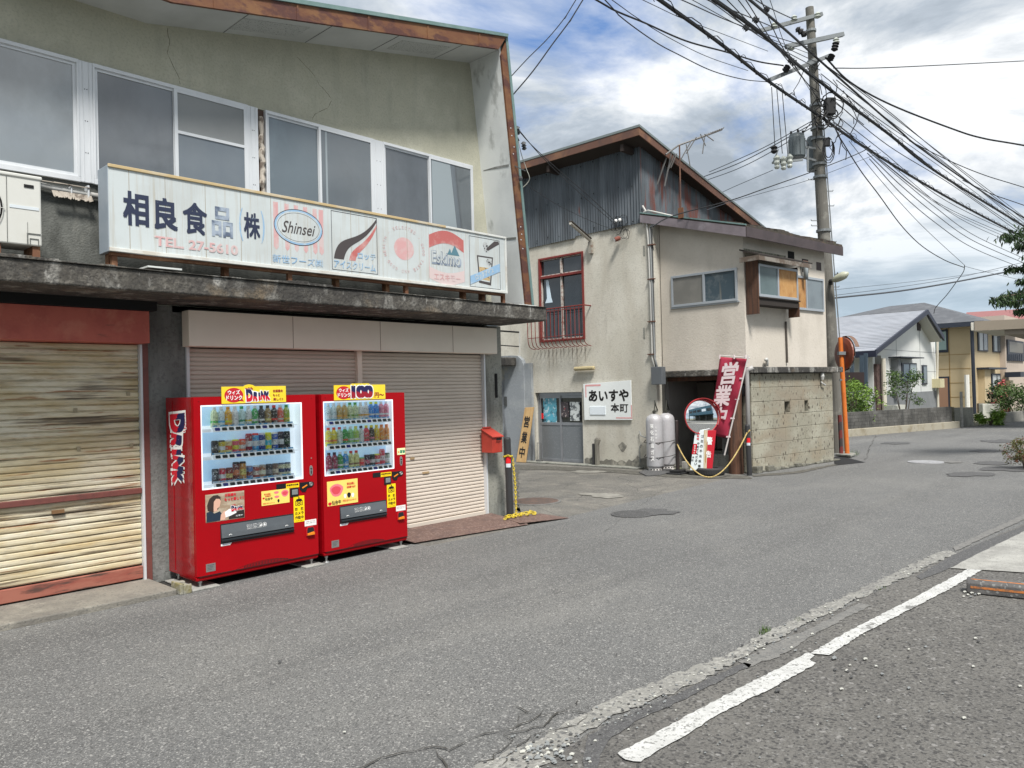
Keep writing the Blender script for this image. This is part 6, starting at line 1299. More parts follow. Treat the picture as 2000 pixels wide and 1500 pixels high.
# gas cylinders
GASM = mat('gas_cylinder_grey', (.47, .47, .485), .45, metal=.15, layers=[('noise', (.42, .40, .41), 3, .45, .65, .7), ('noise', (.28, .20, .16), 5, .66, .74, .7)])
def gas(c, label, lab):
    t = thing('gas_cylinder', c, label, 'gas cylinder', 'gas cylinders beside the garage opening'); r = .185
    o = MB(); o.lathe(c + V((0, 0, .07)), [(.14, 0), (r * .97, .03), (r, .06), (r, 1.0), (r * .95, 1.06), (r * .8, 1.115), (r * .5, 1.15), (.05, 1.165)], 24); o.build('body', GASM, t, smooth=True)
    o = MB(); o.lathe(c, [(.155, 0), (.155, .09)], 20); o.build('foot_ring', plain('foot_white', (214, 210, 206)), t)
    o = MB()
    for k in range(6): a_ = 3.0 + k * .42; o.obox(c + V((.157 * math.cos(a_), .157 * math.sin(a_), .035)), V((-.03 * math.sin(a_), .03 * math.cos(a_), 0)), V((.003 * math.cos(a_), .003 * math.sin(a_), 0)), V((0, 0, .02)))
    o.build('foot_slot', DARK, t)
    o = MB(); o.tube([c + V((0, 0, 1.23)), c + V((0, 0, 1.31))], .03, 8); o.tube([c + V((0, 0, 1.30)), c + V((.1, .05, 1.38)), c + V((.18, .1, 1.52)), c + V((.25, .12, 1.42)), c + V((.3, .1, 1.30))], .014, 6); o.tube([c + V((-.05, 0, 1.28)), c + V((.05, 0, 1.28))], .018, 6); o.build('valve', plain('valve_dark', (58, 58, 52)), t)
    n_ = V((-.87, -.49, 0)); 
    if lab:
        rr = V((n_.y * -1, n_.x, 0)); rr = V((0, 0, 1)).cross(n_) * 1
        for k, s_ in enumerate('液化石油ガス'): text(s_, 'lettering', LWH, t, c + n_ * (r + .003) + rr * (-.045) + V((0, 0, .98 - k * .14)), rr, (0, 0, 1), .07, .10, bold=.02)
        for k, s_ in enumerate('火気厳禁'): text(s_, 'lettering', LWH, t, c + n_ * (r + .004) + rr * .04 + V((0, 0, .95 - k * .075)), rr, (0, 0, 1), .045, .05)
    return t
g1 = G(1281, 921); g1.x += .1; g1.y += .07
gas(g1, 'front grey gas cylinder with white lettering, at the corner of the cream wall', True); gas(g1 + V((.50, .02, 0)), 'rear grey gas cylinder half hidden behind the front cylinder', False)
o = MB()
for z in (.62, .30): o.tube([g1 + V((.19, .36, z + .03)), g1 + V((-.10, .22, z)), g1 + V((-.19, .0, z - .01)), g1 + V((-.12, -.17, z)), g1 + V((.25, -.22, z + .01)), g1 + V((.62, -.18, z + .03))], .008, 5)
tag(o.build('retaining_chain', plain('chain_dark', (60, 58, 56))), 'dark chain strapped round the two gas cylinders', 'chain')
o = MB(); o.prism([G(u, v, .004) for u, v in ((1248, 924), (1262, 918), (1310, 917), (1318, 921), (1290, 929), (1262, 930))], (0, 0, .02)); tag(o.build('cylinder_pad', PATCH), 'flat dark pad beneath the gas cylinders', 'pad')
# stanchion
c = G(1324, 926); t = thing('stanchion', c, 'dark brown post on a rubber foot with a rope, right of the gas cylinders', 'post')
o = MB(); o.prism([c + V((.2 * a, .2 * b, 0)) for a, b in ((-1, -.8), (1, -.8), (1, .8), (-1, .8))], (0, 0, .04)); o.prism([c + V((.14 * a, .14 * b, .041)) for a, b in ((-1, -.8), (1, -.8), (1, .8), (-1, .8))], (0, 0, .05)); o.build('foot', plain('rubber_black', (30, 30, 31), .8), t, bevel=.012)
o = MB(); o.tube([c + V((0, 0, .09)), c + V((0, 0, .60))], .04, 10); o.tube([c + V((0, 0, .60)), c + V((0, 0, 1.10)), c + V((0, 0, 1.12))], [.034, .034, .02], 10); o.build('post', mat('dark_brown_post', (.032, .022, .02), .6), t)
# convex mirror with post set in a tyre; warning board strapped to it
mc = G(1379, 929); mc.x += .15
t = thing('convex_mirror', mc, 'round convex traffic mirror with a red hood in front of the garage', 'traffic mirror')
mz = PL(1369, 815, mc, CF).z; md = (mc - V((0, 0, 0)) - V((CO.x, CO.y, 0))); md.z = 0; md = -md.normalized(); md = (md + CR * .36 + V((0, 0, .05))).normalized()
mcen = PL(1369, 814, mc + V((0, 0, 0)), CF) + md * .06; Rm = .345
o = MB(); k = Rm * 1.35; dome = [(Rm * math.sin(a_), -(1 - math.cos(a_)) * 0 + .0) for a_ in (0,)]
prof = []
ang = .24; RR = Rm / math.sin(ang)
for i in range(13): a_ = ang * (1 - i / 12); prof.append((max(RR * math.sin(a_), .0005), RR * math.cos(a_) - RR * math.cos(ang)))
o.lathe(mcen, prof, 40, md, caps=False); mir = o.build('mirror_face', mat('mirror_chrome', (.86, .88, .88), .02, metal=1.0), t, smooth=True)
RED2 = mat('mirror_red', (.60, .04, .045), .45); PKR = mat('mirror_rim', (.42, .03, .035), .5)
o = MB(); o.lathe(mcen, [(Rm + .012, -.03), (Rm + .012, .010), (Rm, .012), (Rm - .004, .0)], 40, md); o.build('rim', PKR, t, smooth=False)
o = MB(); o.lathe(mcen - md * .08, [(.10, 0), (Rm * .9, .03), (Rm + .015, .05)], 30, md); o.build('back_shell', RED2, t)
sd = V((0, 0, 1)).cross(md).normalized(); su = md.cross(sd).normalized(); o = MB(); hn = 24
for i in range(hn):
    q = []
    for a_, fr in ((R(5 + 200 * i / hn), 0), (R(5 + 200 * (i + 1) / hn), 0)):
        dpt = .10 * math.sin(math.pi * max(0, min(1, (math.degrees(a_) + 0) / 210))) ** .6
        e = sd * -math.cos(a_) + su * math.sin(a_); q.append((mcen + e * (Rm + .022), mcen + e * (Rm + .026) + md * dpt, mcen + e * (Rm + .034) + md * dpt, mcen + e * (Rm + .034)))
    for j in range(3): o.add([q[0][j], q[1][j], q[1][j + 1], q[0][j + 1]], [(0, 1, 2, 3)])
    o.add([q[0][3], q[1][3], q[1][0], q[0][0]], [(0, 1, 2, 3)])
o.build('hood', PKR, t)
RBR = mat('tyre_rubber', (.022, .022, .023), .75)
mb = V((mc.x, mc.y, 0))
o = MB(); o.lathe(mb, [(.27, 0), (.30, .03), (.30, .13), (.27, .16), (.17, .15), (.165, .02)], 28)
for k in range(40): a_ = k * math.pi / 20; o.obox(mb + V((.30 * math.cos(a_), .30 * math.sin(a_), .045)), V((-.02 * math.sin(a_), .02 * math.cos(a_), 0)), V((.008 * math.cos(a_), .008 * math.sin(a_), 0)), V((0, 0, .07)))
o.build('tyre_base', RBR, t)
o = MB(); o.lathe(mb + V((0, 0, .02)), [(.17, 0), (.17, .10), (.001, .105)], 20); o.build('base_concrete', CONC, t)
o = MB(); o.tube([mb + V((.03, .02, .1)), V((mcen.x, mcen.y, mcen.z)) - md * .12 + V((0, 0, -.1)), mcen - md * .10], .03, 10); o.build('post', plain('post_white', (200, 196, 186)), t)
t = thing('warning_board', mb + V((-.2, 0, .12)), 'tall faded white and red warning board reading 警告 below the round mirror', 'sign')
wy = mb + V((-.10, -.02, 0)); nrm = V((CO.x - wy.x, CO.y - wy.y, 0)).normalized(); wr_ = V((0, 0, 1)).cross(nrm).normalized()
def WPt(u, v, off=0.): return PL(u, v, wy + nrm * (.05 + off), nrm)
o = MB(); a, b, c_, d = WPt(1358, 840), WPt(1396, 840), WPt(1384, 918), WPt(1348, 918); o.prism([d, c_, b, a], -nrm * .02); o.build('board', plain('board_white', (216, 224, 226)), t)
def wp(pts, m, k=1):
    o = MB(); o.prism([WPt(u, v, .002 * k) for u, v in pts], -nrm * .001); o.build('print', m, t)
wp([(1376, 918.5), (1391, 918.5), (1399, 840), (1381, 840)], plain('board_red', (186, 20, 40)), 2); wp([(1374, 919), (1380, 919), (1382, 840), (1375, 840)], mat('rust_streaked_cream', (.60, .54, .40), .6, layers=[('noise', (.35, .20, .05), 3, .52, .62, .9, (8, 8, .8))]), 3)
wp([(1351, 887), (1360, 887), (1362, 867), (1354, 867)], plain('board_red', (186, 20, 40)), 2)
for s_, u, v, w, h, m in (('警', 1386, 861, .11, .16, LWH), ('告', 1384, 887, .10, .14, LWH)): text(s_, 'lettering', m, t, WPt(u, v, .008), wr_, (0, 0, 1), w, h, bold=.03)
def vert(s_, u0, v0, u1, v1, h, m):
    for k, chh in enumerate(s_):
        f = k / max(1, len(s_) - 1); text(chh, 'lettering', m, t, WPt(u0 + (u1 - u0) * f, v0 + (v1 - v0) * f, .006), wr_, (0, 0, 1), h, h, bold=.02)
vert('ゴミの不法投棄', 1372, 852, 1366, 910, .055, TXT); vert('やめてください', 1364, 866, 1359, 906, .05, TXT); vert('私有地', 1364, 846, 1363, 857, .05, LRED); vert('駐車禁止', 1357.5, 871, 1356, 884, .03, LWH); vert('本町', 1354, 893, 1353, 899, .04, TXT)
# noren flag on a leaning pole
BANR = mat('banner_cloth', (.36, .022, .055), .75, layers=[('noise', (.27, .012, .035), 2.5, .42, .6, .8), ('noise', (.42, .04, .075), 3, .55, .7, .6)])
fx = 14.45
t = thing('banner_flag', PX(1430, 850, fx), 'crimson banner with white 営業中 on a leaning white pole', 'banner')
def FP(u, v, off=0.): return PX(u, v, fx - off)
ctl = [(1406, 697), (1459, 701), (1422, 856), (1379, 848)]     # corners: top left, top right, bottom right, bottom left
o = MB(); nx, nz = 10, 30; vs = []
for j in range(nz + 1):
    f = j / nz
    for i in range(nx + 1):
        g_ = i / nx; u = (ctl[0][0] * (1 - g_) + ctl[1][0] * g_) * (1 - f) + (ctl[3][0] * (1 - g_) + ctl[2][0] * g_) * f; v = (ctl[0][1] * (1 - g_) + ctl[1][1] * g_) * (1 - f) + (ctl[3][1] * (1 - g_) + ctl[2][1] * g_) * f
        bow = 2.5 * math.sin(math.pi * f) * (1 - g_)
        vs.append(FP(u + bow, v, .03 * math.sin(5 * g_ + 7 * f) + .025 * math.sin(11 * f - 3 * g_)))
o.add(vs, [(j * (nx + 1) + i, (j + 1) * (nx + 1) + i, (j + 1) * (nx + 1) + i + 1, j * (nx + 1) + i + 1) for j in range(nz) for i in range(nx)])
ob = o.build('cloth', BANR, t, smooth=True); sm_ = ob.modifiers.new('thick', 'SOLIDIFY'); sm_.thickness = .003
fu = (FP(1432, 699) - FP(1400, 852)).normalized(); fr_ = (FP(1459, 701) - FP(1406, 697)).normalized(); fu = (fu - fr_ * fu.dot(fr_)).normalized()
LW2 = plain('banner_white', (224, 208, 210)); 
sk = V((0, 0, 1)); xr = V((0, -1, 0))
def italic(s_, u, v, w, h, sh_): 
    p = FP(u, v, .065); ud = V((0, -.18, 1)).normalized(); text(s_, 'lettering', LW2, t, p, (0, -1, .03), ud, w, h, bold=.030, shear=sh_)
italic('営', 1425, 729, .37, .46, .1); italic('業', 1411, 773, .38, .44, .1); italic('中', 1405, 812, .34, .36, .1)
o = MB(); o.tube([FP(1462, 694, .02), FP(1415, 889, .02)], .016, 8); o.tube([FP(1405, 694, .0), FP(1465, 699, .0)], .010, 6); o.build('pole', plain('pole_white', (214, 208, 204), .4), t)
o = MB()
for u, v in ((1446, 739), (1437, 779), (1428, 817), (1420, 853)): o.bar(FP(u - 1, v, .02), FP(u + 6, v, .02), .03, .03)
for u in (1406, 1434, 1456): o.bar(FP(u, 693, .01), FP(u, 701, .01), .02, .02, (1, 0, 0))
o.build('loop', LW2, t)
# wooden post, rope post, drain pipe, shutter strip, blue sign
c = G(1438, 928); c = V((14.62, 7.72, 0)); c = PL(1438, 925, (14.6, 7.7, 0), (1, 0, 0)); c.z = 0
o = MB(); o.tube([c, c + V((.0, .0, .9)), c + V((.03, -.02, 1.75)), c + V((.03, -.02, 1.95))], [.15, .14, .12, .11], 12); tag(o.build('wooden_post', WOOD), 'thick dark red brown wooden post behind the banner pole', 'post')
rc = PL(1464, 926, (14.3, 7.3, 0), (1, 0, 0)); rc.z = 0; rc = V((14.42, rc.y * 14.42 / 14.3, 0))
t = thing('rope_post', rc, 'black post with a red sticker at the corner of the stone store', 'post')
o = MB(); o.tube([rc, rc + V((-.02, .01, 1.0)), rc + V((-.02, .01, 1.02))], [.052, .05, .04], 12); o.build('post', BLKW, t); sticker(rc + V((-.01, 0, 0)), .66, t, .054, -2.7)
RP = mat('yellow_rope', (.50, .38, .15), .8, layers=[('voro', (.28, .19, .06), 60, .5, .6, .8)])
def catenary(a, b, sag, n=20): return [a.lerp(b, k / n) - V((0, 0, sag * 4 * (k / n) * (1 - k / n))) for k in range(n + 1)]
a = G(1324, 926) + V((-.04, -.03, .62)); b = rc + V((-.06, .0, .86)); mid = G(1385, 932, .03)
ctrl = mid * 2 - (a + b) / 2; pts = []
for k in range(29):
    f = k / 28; q = a * (1 - f) ** 2 + ctrl * 2 * f * (1 - f) + b * f * f; e_ = a.z if f < .5 else b.z; q.z = .028 + (e_ - .028) * abs(1 - 2 * f) ** 1.9; pts.append(q)
o = MB(); fine = []
for p, q in zip(pts, pts[1:]): fine += [p.lerp(q, k / 4) for k in range(4)]
fine.append(pts[-1]); o.tube(fine, .014, 6); o.tube([b + V((0, 0, -.02)), b + V((.02, -.05, .05)), b + V((.08, 0, .04))], .014, 6); tag(o.build('rope', RP, smooth=True), 'yellow twisted rope sagging in front of the tyre between two posts', 'rope')
o = MB(); p = PL(1462, 720, (14.70, 7.4, 0), (1, 0, 0)); o.tube([(14.66, p.y + .02, .02), (14.66, p.y + .02, 2.02), (14.66, p.y, 2.12), (14.70, p.y - .10, 2.17)], .045, 10); o.build('downpipe', mat('downpipe_grey', (.38, .37, .36), .5), ice, smooth=True)
o = MB(); a, b = PX(1445, 760, 15.0), PX(1458, 843, 15.0); n = 11
for k in range(n): z0_ = b.z + (a.z - b.z) * k / n; o.box(15.0, 15.015 - .006 * (k % 2), b.y, a.y + .1, z0_, z0_ + (a.z - b.z) / n - .006)
o.build('small_shutter', mat('small_shutter_white', (.40, .39, .37), .6), ice)
o = MB(); a, b = PX(1441.5, 768, 14.9), PX(1448, 816, 14.9); o.box(14.9, 14.91, b.y, a.y, b.z, a.z); bsg = tag(o.build('blue_sign_strip', plain('sign_blue', (24, 66, 108))), 'narrow dark blue sign strip with white letters behind the banner', 'sign')
for k, (s_, v) in enumerate((('本', 774), ('町', 785), ('5', 801), ('丁', 813))): p = PX(1445, v, 14.897); text(s_, 'lettering', LWH, bsg, p, (0, -1, 0), (0, 0, 1), .045, .07, bold=.02)
o = MB(); a = PX(1452, 760, 14.85); o.lathe(a, [(.10, 0), (.13, .05), (.12, .18), (.05, .2)], 12, (-.8, -.4, -.2)); tag(o.build('work_lamp', plain('lamp_black', (24, 24, 28), .4)), 'round black lamp or fan head under the slab beside the downpipe', 'lamp')
for i, (u, v, w, d, h, m, lb) in enumerate(((1410, 924, .42, .2, .36, PILW, 'grey concrete block behind the tyre base'), (1420, 905, .2, .2, .7, LOWW, 'tall stacked grey block beside the wooden post'), (1336, 918, .12, .1, .16, CONC, 'small pale block beside the stanchion foot'))):
    p = PX(u, v, 14.75 + .05 * i); o = MB(); o.box(p.x, p.x + d, p.y - w / 2, p.y + w / 2, 0, h); tag(o.build('loose_block', m, bevel=.01), lb, 'block')
# antenna on the roof
ANT = mat('antenna_metal', (.22, .21, .20), .4, metal=.6)
t = thing('tv_antenna', PY(1327, 415, 9.2), 'rooftop television antenna with long boom on a rusty mast', 'antenna')
a0_, a1_ = PY(1330, 430, 9.1), PY(1327, 284, 9.1); o = MB(); o.tube([a0_, a1_], .018, 6); o.build('mast', FASB, t)
b0_, b1_ = PY(1300, 295, 9.1), PD(1410, 253, PY(1327, 284, 9.1).dot(CF) * 1.02); 
def PA(u, v, dd=0.): return PD(u, v, (PY(1327, 284, 9.1) - CO).dot(CF) + dd)
o = MB(); o.tube([PA(1300, 302, -.3), PA(1325, 284), PA(1375, 266, .3), PA(1410, 253, .6)], .022, 6)
for k in range(13):
    f = k / 12; u = 1360 + 50 * f; v = 272 - 19 * f; o.tube([PA(u - 4, v + 3, .4), PA(u + 4, v - 4, .4)], .011, 4)
for u, v, u2, v2 in ((1304, 300, 1284, 360), (1311, 300, 1298, 364), (1318, 300, 1306, 330), (1322, 300, 1310, 328), (1340, 282, 1348, 325), (1360, 268, 1340, 300), (1350, 275, 1326, 318), (1368, 262, 1378, 285), (1376, 262, 1394, 275), (1376, 268, 1372, 300)):
    o.tube([PA(u, v), PA(u2, v2)], .013 if u > 1312 else .018, 5)
o.build('elements', ANT, t)
# low annex left of the shop, between the two buildings
t = thing('annex_building', (14.8, 15, 0), 'grey stained annex with a mossy slab roof between the two shops', 'building')
o = MB(); o.box(14.42, 14.6, 12.98, 13.5, 0, 2.50); 
o.prism([(14.38, 13.2, 0), (14.38, 13.2, 2.45), (14.38, 13.26, 2.60), (14.38, 13.40, 2.70), (14.38, 13.6, 2.72), (14.38, 17, 2.72), (14.38, 17, 0)], (.3, 0, 0)); o.build('wall', mat('bluish_grey_render', (.24, .26, .28), .9, layers=[('noise', (.33, .35, .36), 1.1, .45, .62, .8), ('noise', (.05, .05, .055), .9, .52, .64, .9, (2, 2, .4)), ('noise', (.36, .34, .27), 1.4, .62, .7, .7)], bump=.6, bscale=20), t)
o = MB(); o.box(14.0, 16, 13.45, 18, 2.45, 2.66); o.build('roof_slab', CANO, t, bevel=.02)
t = thing('blue_house', (18, 18, 0), 'pale blue clad wall seen above the annex roof through a thin railing', 'building')
o = MB(); o.box(16.4, 17, 14.9, 22, 0, 5.5); o.build('wall', mat('pale_blue_cladding', (.48, .56, .64), .6), t)
t = thing('roof_railing', (14.3, 14.5, 2.66), 'thin dark railing on the annex roof beside the cream wall', 'railing')
o = MB(); o.tube([PX(972, 646, 14.2), PX(1015, 649, 14.2)], .022, 6); o.tube([PX(972, 674, 14.2), PX(1015, 677, 14.2)], .014, 6); o.build('rail', DARK, t)
o = MB(); o.tube([PX(1015, 647, 14.2), PX(1015, 690, 14.2)], .018, 6); o.build('upright', PVC, t)
o = MB(); a = PX(987, 785, 14.36); o.box(14.35, 14.38, a.y - .04, a.y + .04, a.z - .1, a.z + .14); o.build('wall_fitting', plain('fitting_dark', (60, 62, 62)), bpy.data.objects['annex_building'])
# ------------------------------------------------------------------ utility pole
POLM = mat('pole_concrete', (.135, .128, .112), .9, layers=[('noise', (.15, .145, .13), 2.2, .45, .62, .8, (1, 1, .5)), ('noise', (.26, .25, .22), 5, .55, .7, .6)], bump=.4, bscale=40)
STL = mat('galvanised_steel', (.22, .235, .24), .55, metal=.3, layers=[('noise', (.15, .16, .165), 6, .45, .65, .7)])
TRF = mat('transformer_grey', (.10, .118, .125), .5); CER = plain('ceramic_pale', (176, 180, 172), .4)
pb = V((20.25, 7.60, 0)); ptop = PD(1581, 15, 19.75); ptop = V((ptop.x, ptop.y, ptop.z))
def pole_at(z): return pb.lerp(ptop, z / ptop.z)
t = thing('utility_pole', pb, 'tall grey concrete utility pole with crossarms and a transformer behind the ice shop', 'utility pole')
o = MB(); o.tube([pb, pole_at(5.5), ptop], [.19, .155, .10], 18); o.build('pole', POLM, t, smooth=False)
o = MB()
for v, r in ((270, .165), (320, .17), (345, .17), (205, .15), (120, .14), (60, .125), (250, .16), (450, .18)):
    z = 1.82 + (748 - v) / 76.; p = pole_at(z); o.tube([p - V((0, 0, .03)), p + V((0, 0, .03))], r + .005, 16)
o.build('band', STL, t)
o = MB()
for k, v in enumerate((350, 401, 440, 372, 430, 472, 545, 560, 520)):
    z = 1.82 + (748 - v) / 76.; p = pole_at(z); s_ = CR * (1 if k % 2 else -1); o.tube([p + s_ * .15, p + s_ * .30, p + s_ * .31 + V((0, 0, .03))], .012, 5)
o.build('step_bolt', STL, t)
def dz(v): return 1.82 + (748 - v) / 76.
arms = []
for (u0, v0), (u1, v1), vz, w in (((1474, 68), (1600, 34), 47, .09), ((1530, 97), (1641, 73), 86, .10), ((1499, 161), (1613, 115), 133, .09)):
    z = dz(vz); a, b = G(u0, v0, z), G(u1, v1, z); c_ = pole_at(z)
    dd = (b - a); L0 = dd.length; dirn = V((dd.x, dd.y, 0)).normalized()
    if L0 > 6: pass
    a, b = PD(u0, v0, 19.4), PD(u1, v1, 19.9)
    off = CF * -.17
    o = MB(); o.bar(a + off, b + off, w, w); arm = o.build('crossarm', STL, t); arms.append((a + off, b + off))
o = MB()
for k, (u, v) in enumerate(((1551, 40), (1512, 54), (1597, 34), (1545, 97), (1633, 84))):
    p = PD(u, v, 19.3); o.lathe(p - V((0, 0, .02)), [(.03, 0), (.09, .03), (.05, .07), (.08, .10), (.03, .15)], 10)
o.build('insulator', CER, t)
o = MB()
for u, v, u2, v2 in ((1633, 82, 1629, 100), (1492, 16, 1502, 22), (1470, 36, 1482, 42), (1452, 50, 1462, 58), (1555, 55, 1575, 70), (1540, 115, 1555, 125), (1532, 140, 1540, 128), (1620, 118, 1626, 106)):
    a, b = PD(u, v, 19.2), PD(u2, v2, 19.2); o.tube([a, a.lerp(b, .2), a.lerp(b, .25), a.lerp(b, .5), a.lerp(b, .55), a.lerp(b, .8), b], [.03, .09, .05, .09, .05, .09, .03], 8)
o.build('strain_insulator', BLK, t)
# transformer tank left of the pole, second can behind the pole, cut-outs
c = PD(1557, 308, 19.4); o = MB(); o.lathe(c, [(.17, 0), (.195, .03), (.195, .50), (.185, .53), (.18, .58), (.10, .62)], 18)
for k in range(8): a_ = k * math.pi / 4; o.obox(c + V((.192 * math.cos(a_), .192 * math.sin(a_), .05)), V((.03 * math.cos(a_), .03 * math.sin(a_), 0)), V((-.01 * math.sin(a_), .01 * math.cos(a_), 0)), V((0, 0, .40)))
tr_ = o.build('transformer', TRF, t)
o = MB(); 
for k in range(5): a_ = k * 1.256; q = c + V((.15 * math.cos(a_), .15 * math.sin(a_), .56)); o.tube([q, q + V((0, 0, .10))], .028, 6)
o.build('bushing', BLK, tr_)
o = MB(); o.bar(c + V((0, 0, .3)), pole_at(dz(290)), .05, .05); o.bar(c + V((0, 0, .06)), pole_at(dz(315)), .05, .05); o.bar(PD(1578, 290, 19.3), PD(1578, 335, 19.3), .04, .04); o.build('bracket', STL, t)
c2 = PD(1594, 333, 20.05); o = MB(); o.lathe(c2, [(.20, 0), (.23, .03), (.23, .80), (.19, .88)], 18); o.build('regulator_can', TRF, t)
o = MB(); o.bar(PD(1508, 318, 19.2), PD(1568, 312, 19.2), .05, .05); o.bar(PD(1510, 318, 19.2), PD(1520, 292, 19.2), .03, .03)
o.build('bracket', STL, t)
o = MB()
for u, v in ((1517, 310), (1530, 312), (1542, 308)):
    p = PD(u, v, 19.15); o.lathe(p + V((0, 0, -.25)), [(.05, 0), (.07, .04), (.05, .08), (.08, .14), (.06, .20), (.09, .26), (.03, .34)], 9)
o.build('fuse_cutout', CER, t)
o = MB(); p = PD(1512, 300, 19.1); o.lathe(p, [(.03, 0), (.09, .05), (.06, .10), (.09, .15), (.03, .2)], 9); o.build('arrester', BLK, t)
o = MB()
for u0, v0, u1, v1 in ((1507, 170, 1514, 295), (1517, 172, 1528, 300), (1527, 172, 1539, 305)): o.tube([PD(u0, v0, 19.1), PD(u1, v1, 19.1)], .010, 4)
rnd = random.Random(21)
for k in range(9):
    u, v = rnd.uniform(1602, 1632), rnd.uniform(195, 240); r = rnd.uniform(.10, .3); q = PD(u, v, 19.5 + rnd.uniform(-.3, .3)); a0 = rnd.random() * 6
    o.tube([q + CR * r * math.cos(a0 + i * .6) + CU * r * 1.1 * math.sin(a0 + i * .6) for i in range(9)], .017, 5)
for k in range(16):
    u, v = rnd.uniform(1570, 1650), rnd.uniform(120, 260); P = [PD(u, v, 19.3)]
    for j in range(4): u += rnd.uniform(-14, 18); v += rnd.uniform(4, 26); P.append(PD(u, v, 19.3 + rnd.uniform(-.2, .2)))
    o.tube(P, .011, 4)
for k in range(3): q = PD(1618, 288 + k * 3, 19.4); o.tube([q + CR * (.18 + .04 * k) * math.cos(i * .5 + 1) * .6 + CU * (.26 + .03 * k) * math.sin(i * .5 + 1) for i in range(13)], .012, 4)
o.build('wire_tangle', BLK, t)
o = MB(); q = PD(1614, 222, 19.35); o.obox(q, CR * .25, CU * .42, CF * .2); o.build('splice_box', BLK, t, bevel=.02); o = MB(); q = PD(1610, 285, 19.4); o.obox(q, CR * .16, CU * .22, CF * .1); o.build('cable_closure', BLK, t, bevel=.02)
o = MB(); o.tube([pole_at(dz(240)) + CR * .17, pole_at(dz(480)) + CR * .20, pole_at(dz(620)) + CR * .23, pole_at(.2) + CR * .26], .016, 5); o.build('riser_pipe', STL, t)
# striped guard at the foot
GRD = bpy.data.materials.new('striped_guard'); GRD.use_nodes = True; _n = GRD.node_tree.nodes; _l = GRD.node_tree.links
_w = _n.new('ShaderNodeTexWave'); _w.inputs['Scale'].default_value = 1.6; _w.bands_direction = 'DIAGONAL'; _g = _n.new('ShaderNodeNewGeometry'); _r2 = _n.new('ShaderNodeValToRGB')
_r2.color_ramp.interpolation = 'CONSTANT'; _r2.color_ramp.elements[0].color = (.05, .04, .04, 1); _r2.color_ramp.elements[1].position = .5; _r2.color_ramp.elements[1].color = (.16, .03, .025, 1)
_l.new(_g.outputs['Position'], _w.inputs[0]); _l.new(_w.outputs[1], _r2.inputs[0]); _l.new(_r2.outputs[0], _n['Principled BSDF'].inputs['Base Color'])
o = MB(); q = PD(1643, 886, 18.9); q.z = .02; o.tube([q, q + V((-.03, 0, 1.0))], .05, 8); o.build('guy_guard', GRD, t)
# street lamp on the pole
t = thing('street_lamp', PD(1625, 550, 19.6), 'pale green street lamp head fixed to the utility pole', 'street lamp')
a, b = PD(1626, 549, 19.5), PD(1657, 533, 19.2); d = (b - a).normalized(); o = MB(); n = 9; ru = d.cross(CF).normalized()
prof = [.03, .07, .09, .10, .105, .105, .10, .07, .03]; vs = []
P = [a.lerp(b, i / 8) for i in range(9)]
o.tube(P, prof, 10); o.build('lamp_head', mat('lamp_cream', (.42, .43, .33), .4), t, smooth=True)
o = MB(); o.obox(PD(1622, 556, 19.6), CR * .06, CU * .14, CF * .08); o.tube([pole_at(dz(550)), a], .03, 6); o.tube([PD(1634, 541, 19.4), PD(1636, 532, 19.4)], .012, 4); o.tube([PD(1630, 536, 19.4), PD(1640, 534, 19.4)], .012, 4); o.build('bracket', BLK, t)
# orange mirror post seen from behind
ob_ = G(1655, 891); t = thing('orange_mirror_post', ob_, 'orange post with a traffic mirror seen from behind, beside the utility pole', 'traffic mirror')
topp = PD(1641, 659, 19.0); ORG = mat('orange_paint', (.60, .16, .025), .45, layers=[('noise', (.50, .12, .02), 3, .45, .65, .7)])
o = MB(); o.tube([ob_, topp], .055, 12); o.build('post', ORG, t)
q = PD(1648, 691, 19.1); ax = (-(CF) * .16 - CR * .98).normalized(); o = MB(); o.lathe(q + ax * .05, [(.40, -.07), (.39, -.04), (.28, -.01), (.02, 0)], 30, ax); o.build('back_shell', mat('orange_shell', (.20, .055, .03), .5), t)
o = MB(); ax2 = -ax; o.lathe(q - ax * .03, [(.43, 0), (.42, .01), (.001, .04)], 30, ax2, caps=False); o.build('mirror_face', bpy.data.materials['mirror_chrome'], t, smooth=True)
o = MB(); e1 = V((0, 0, 1)); e2 = ax.cross(e1).normalized()
for i in range(16):
    a0, a1 = R(20 + 140 * i / 16), R(20 + 140 * (i + 1) / 16)
    P = [q - ax * .05 + (e2 * math.cos(k_) + e1 * math.sin(k_)) * .45 for k_ in (a0, a1)]; o.add([P[0], P[1], P[1] - ax * .10, P[0] - ax * .10], [(0, 1, 2, 3)])
hd = o.build('hood', mat('hood_brown', (.16, .09, .06), .6), t); hd.modifiers.new('s', 'SOLIDIFY').thickness = .01
o = MB(); o.bar(PD(1637, 690, 18.95), PD(1650, 690, 18.95), .12, .08); o.bar(PD(1640, 742, 18.95), PD(1650, 742, 18.95), .06, .04); o.build('clamp', STL, t)
# drain opening beside the store
sheet('drain_hole', [(1628, 892), (1652, 893), (1690, 903), (1630, 909)], .006, DARK)
o = MB(); o.prism([G(1632, 890, .02), G(1650, 885, .02), G(1672, 889, .02), G(1662, 893, .02)], (0, 0, .05)); tag(o.build('drain_slab', PILW, bevel=.01), 'small concrete slab at the foot of the orange post', 'slab')
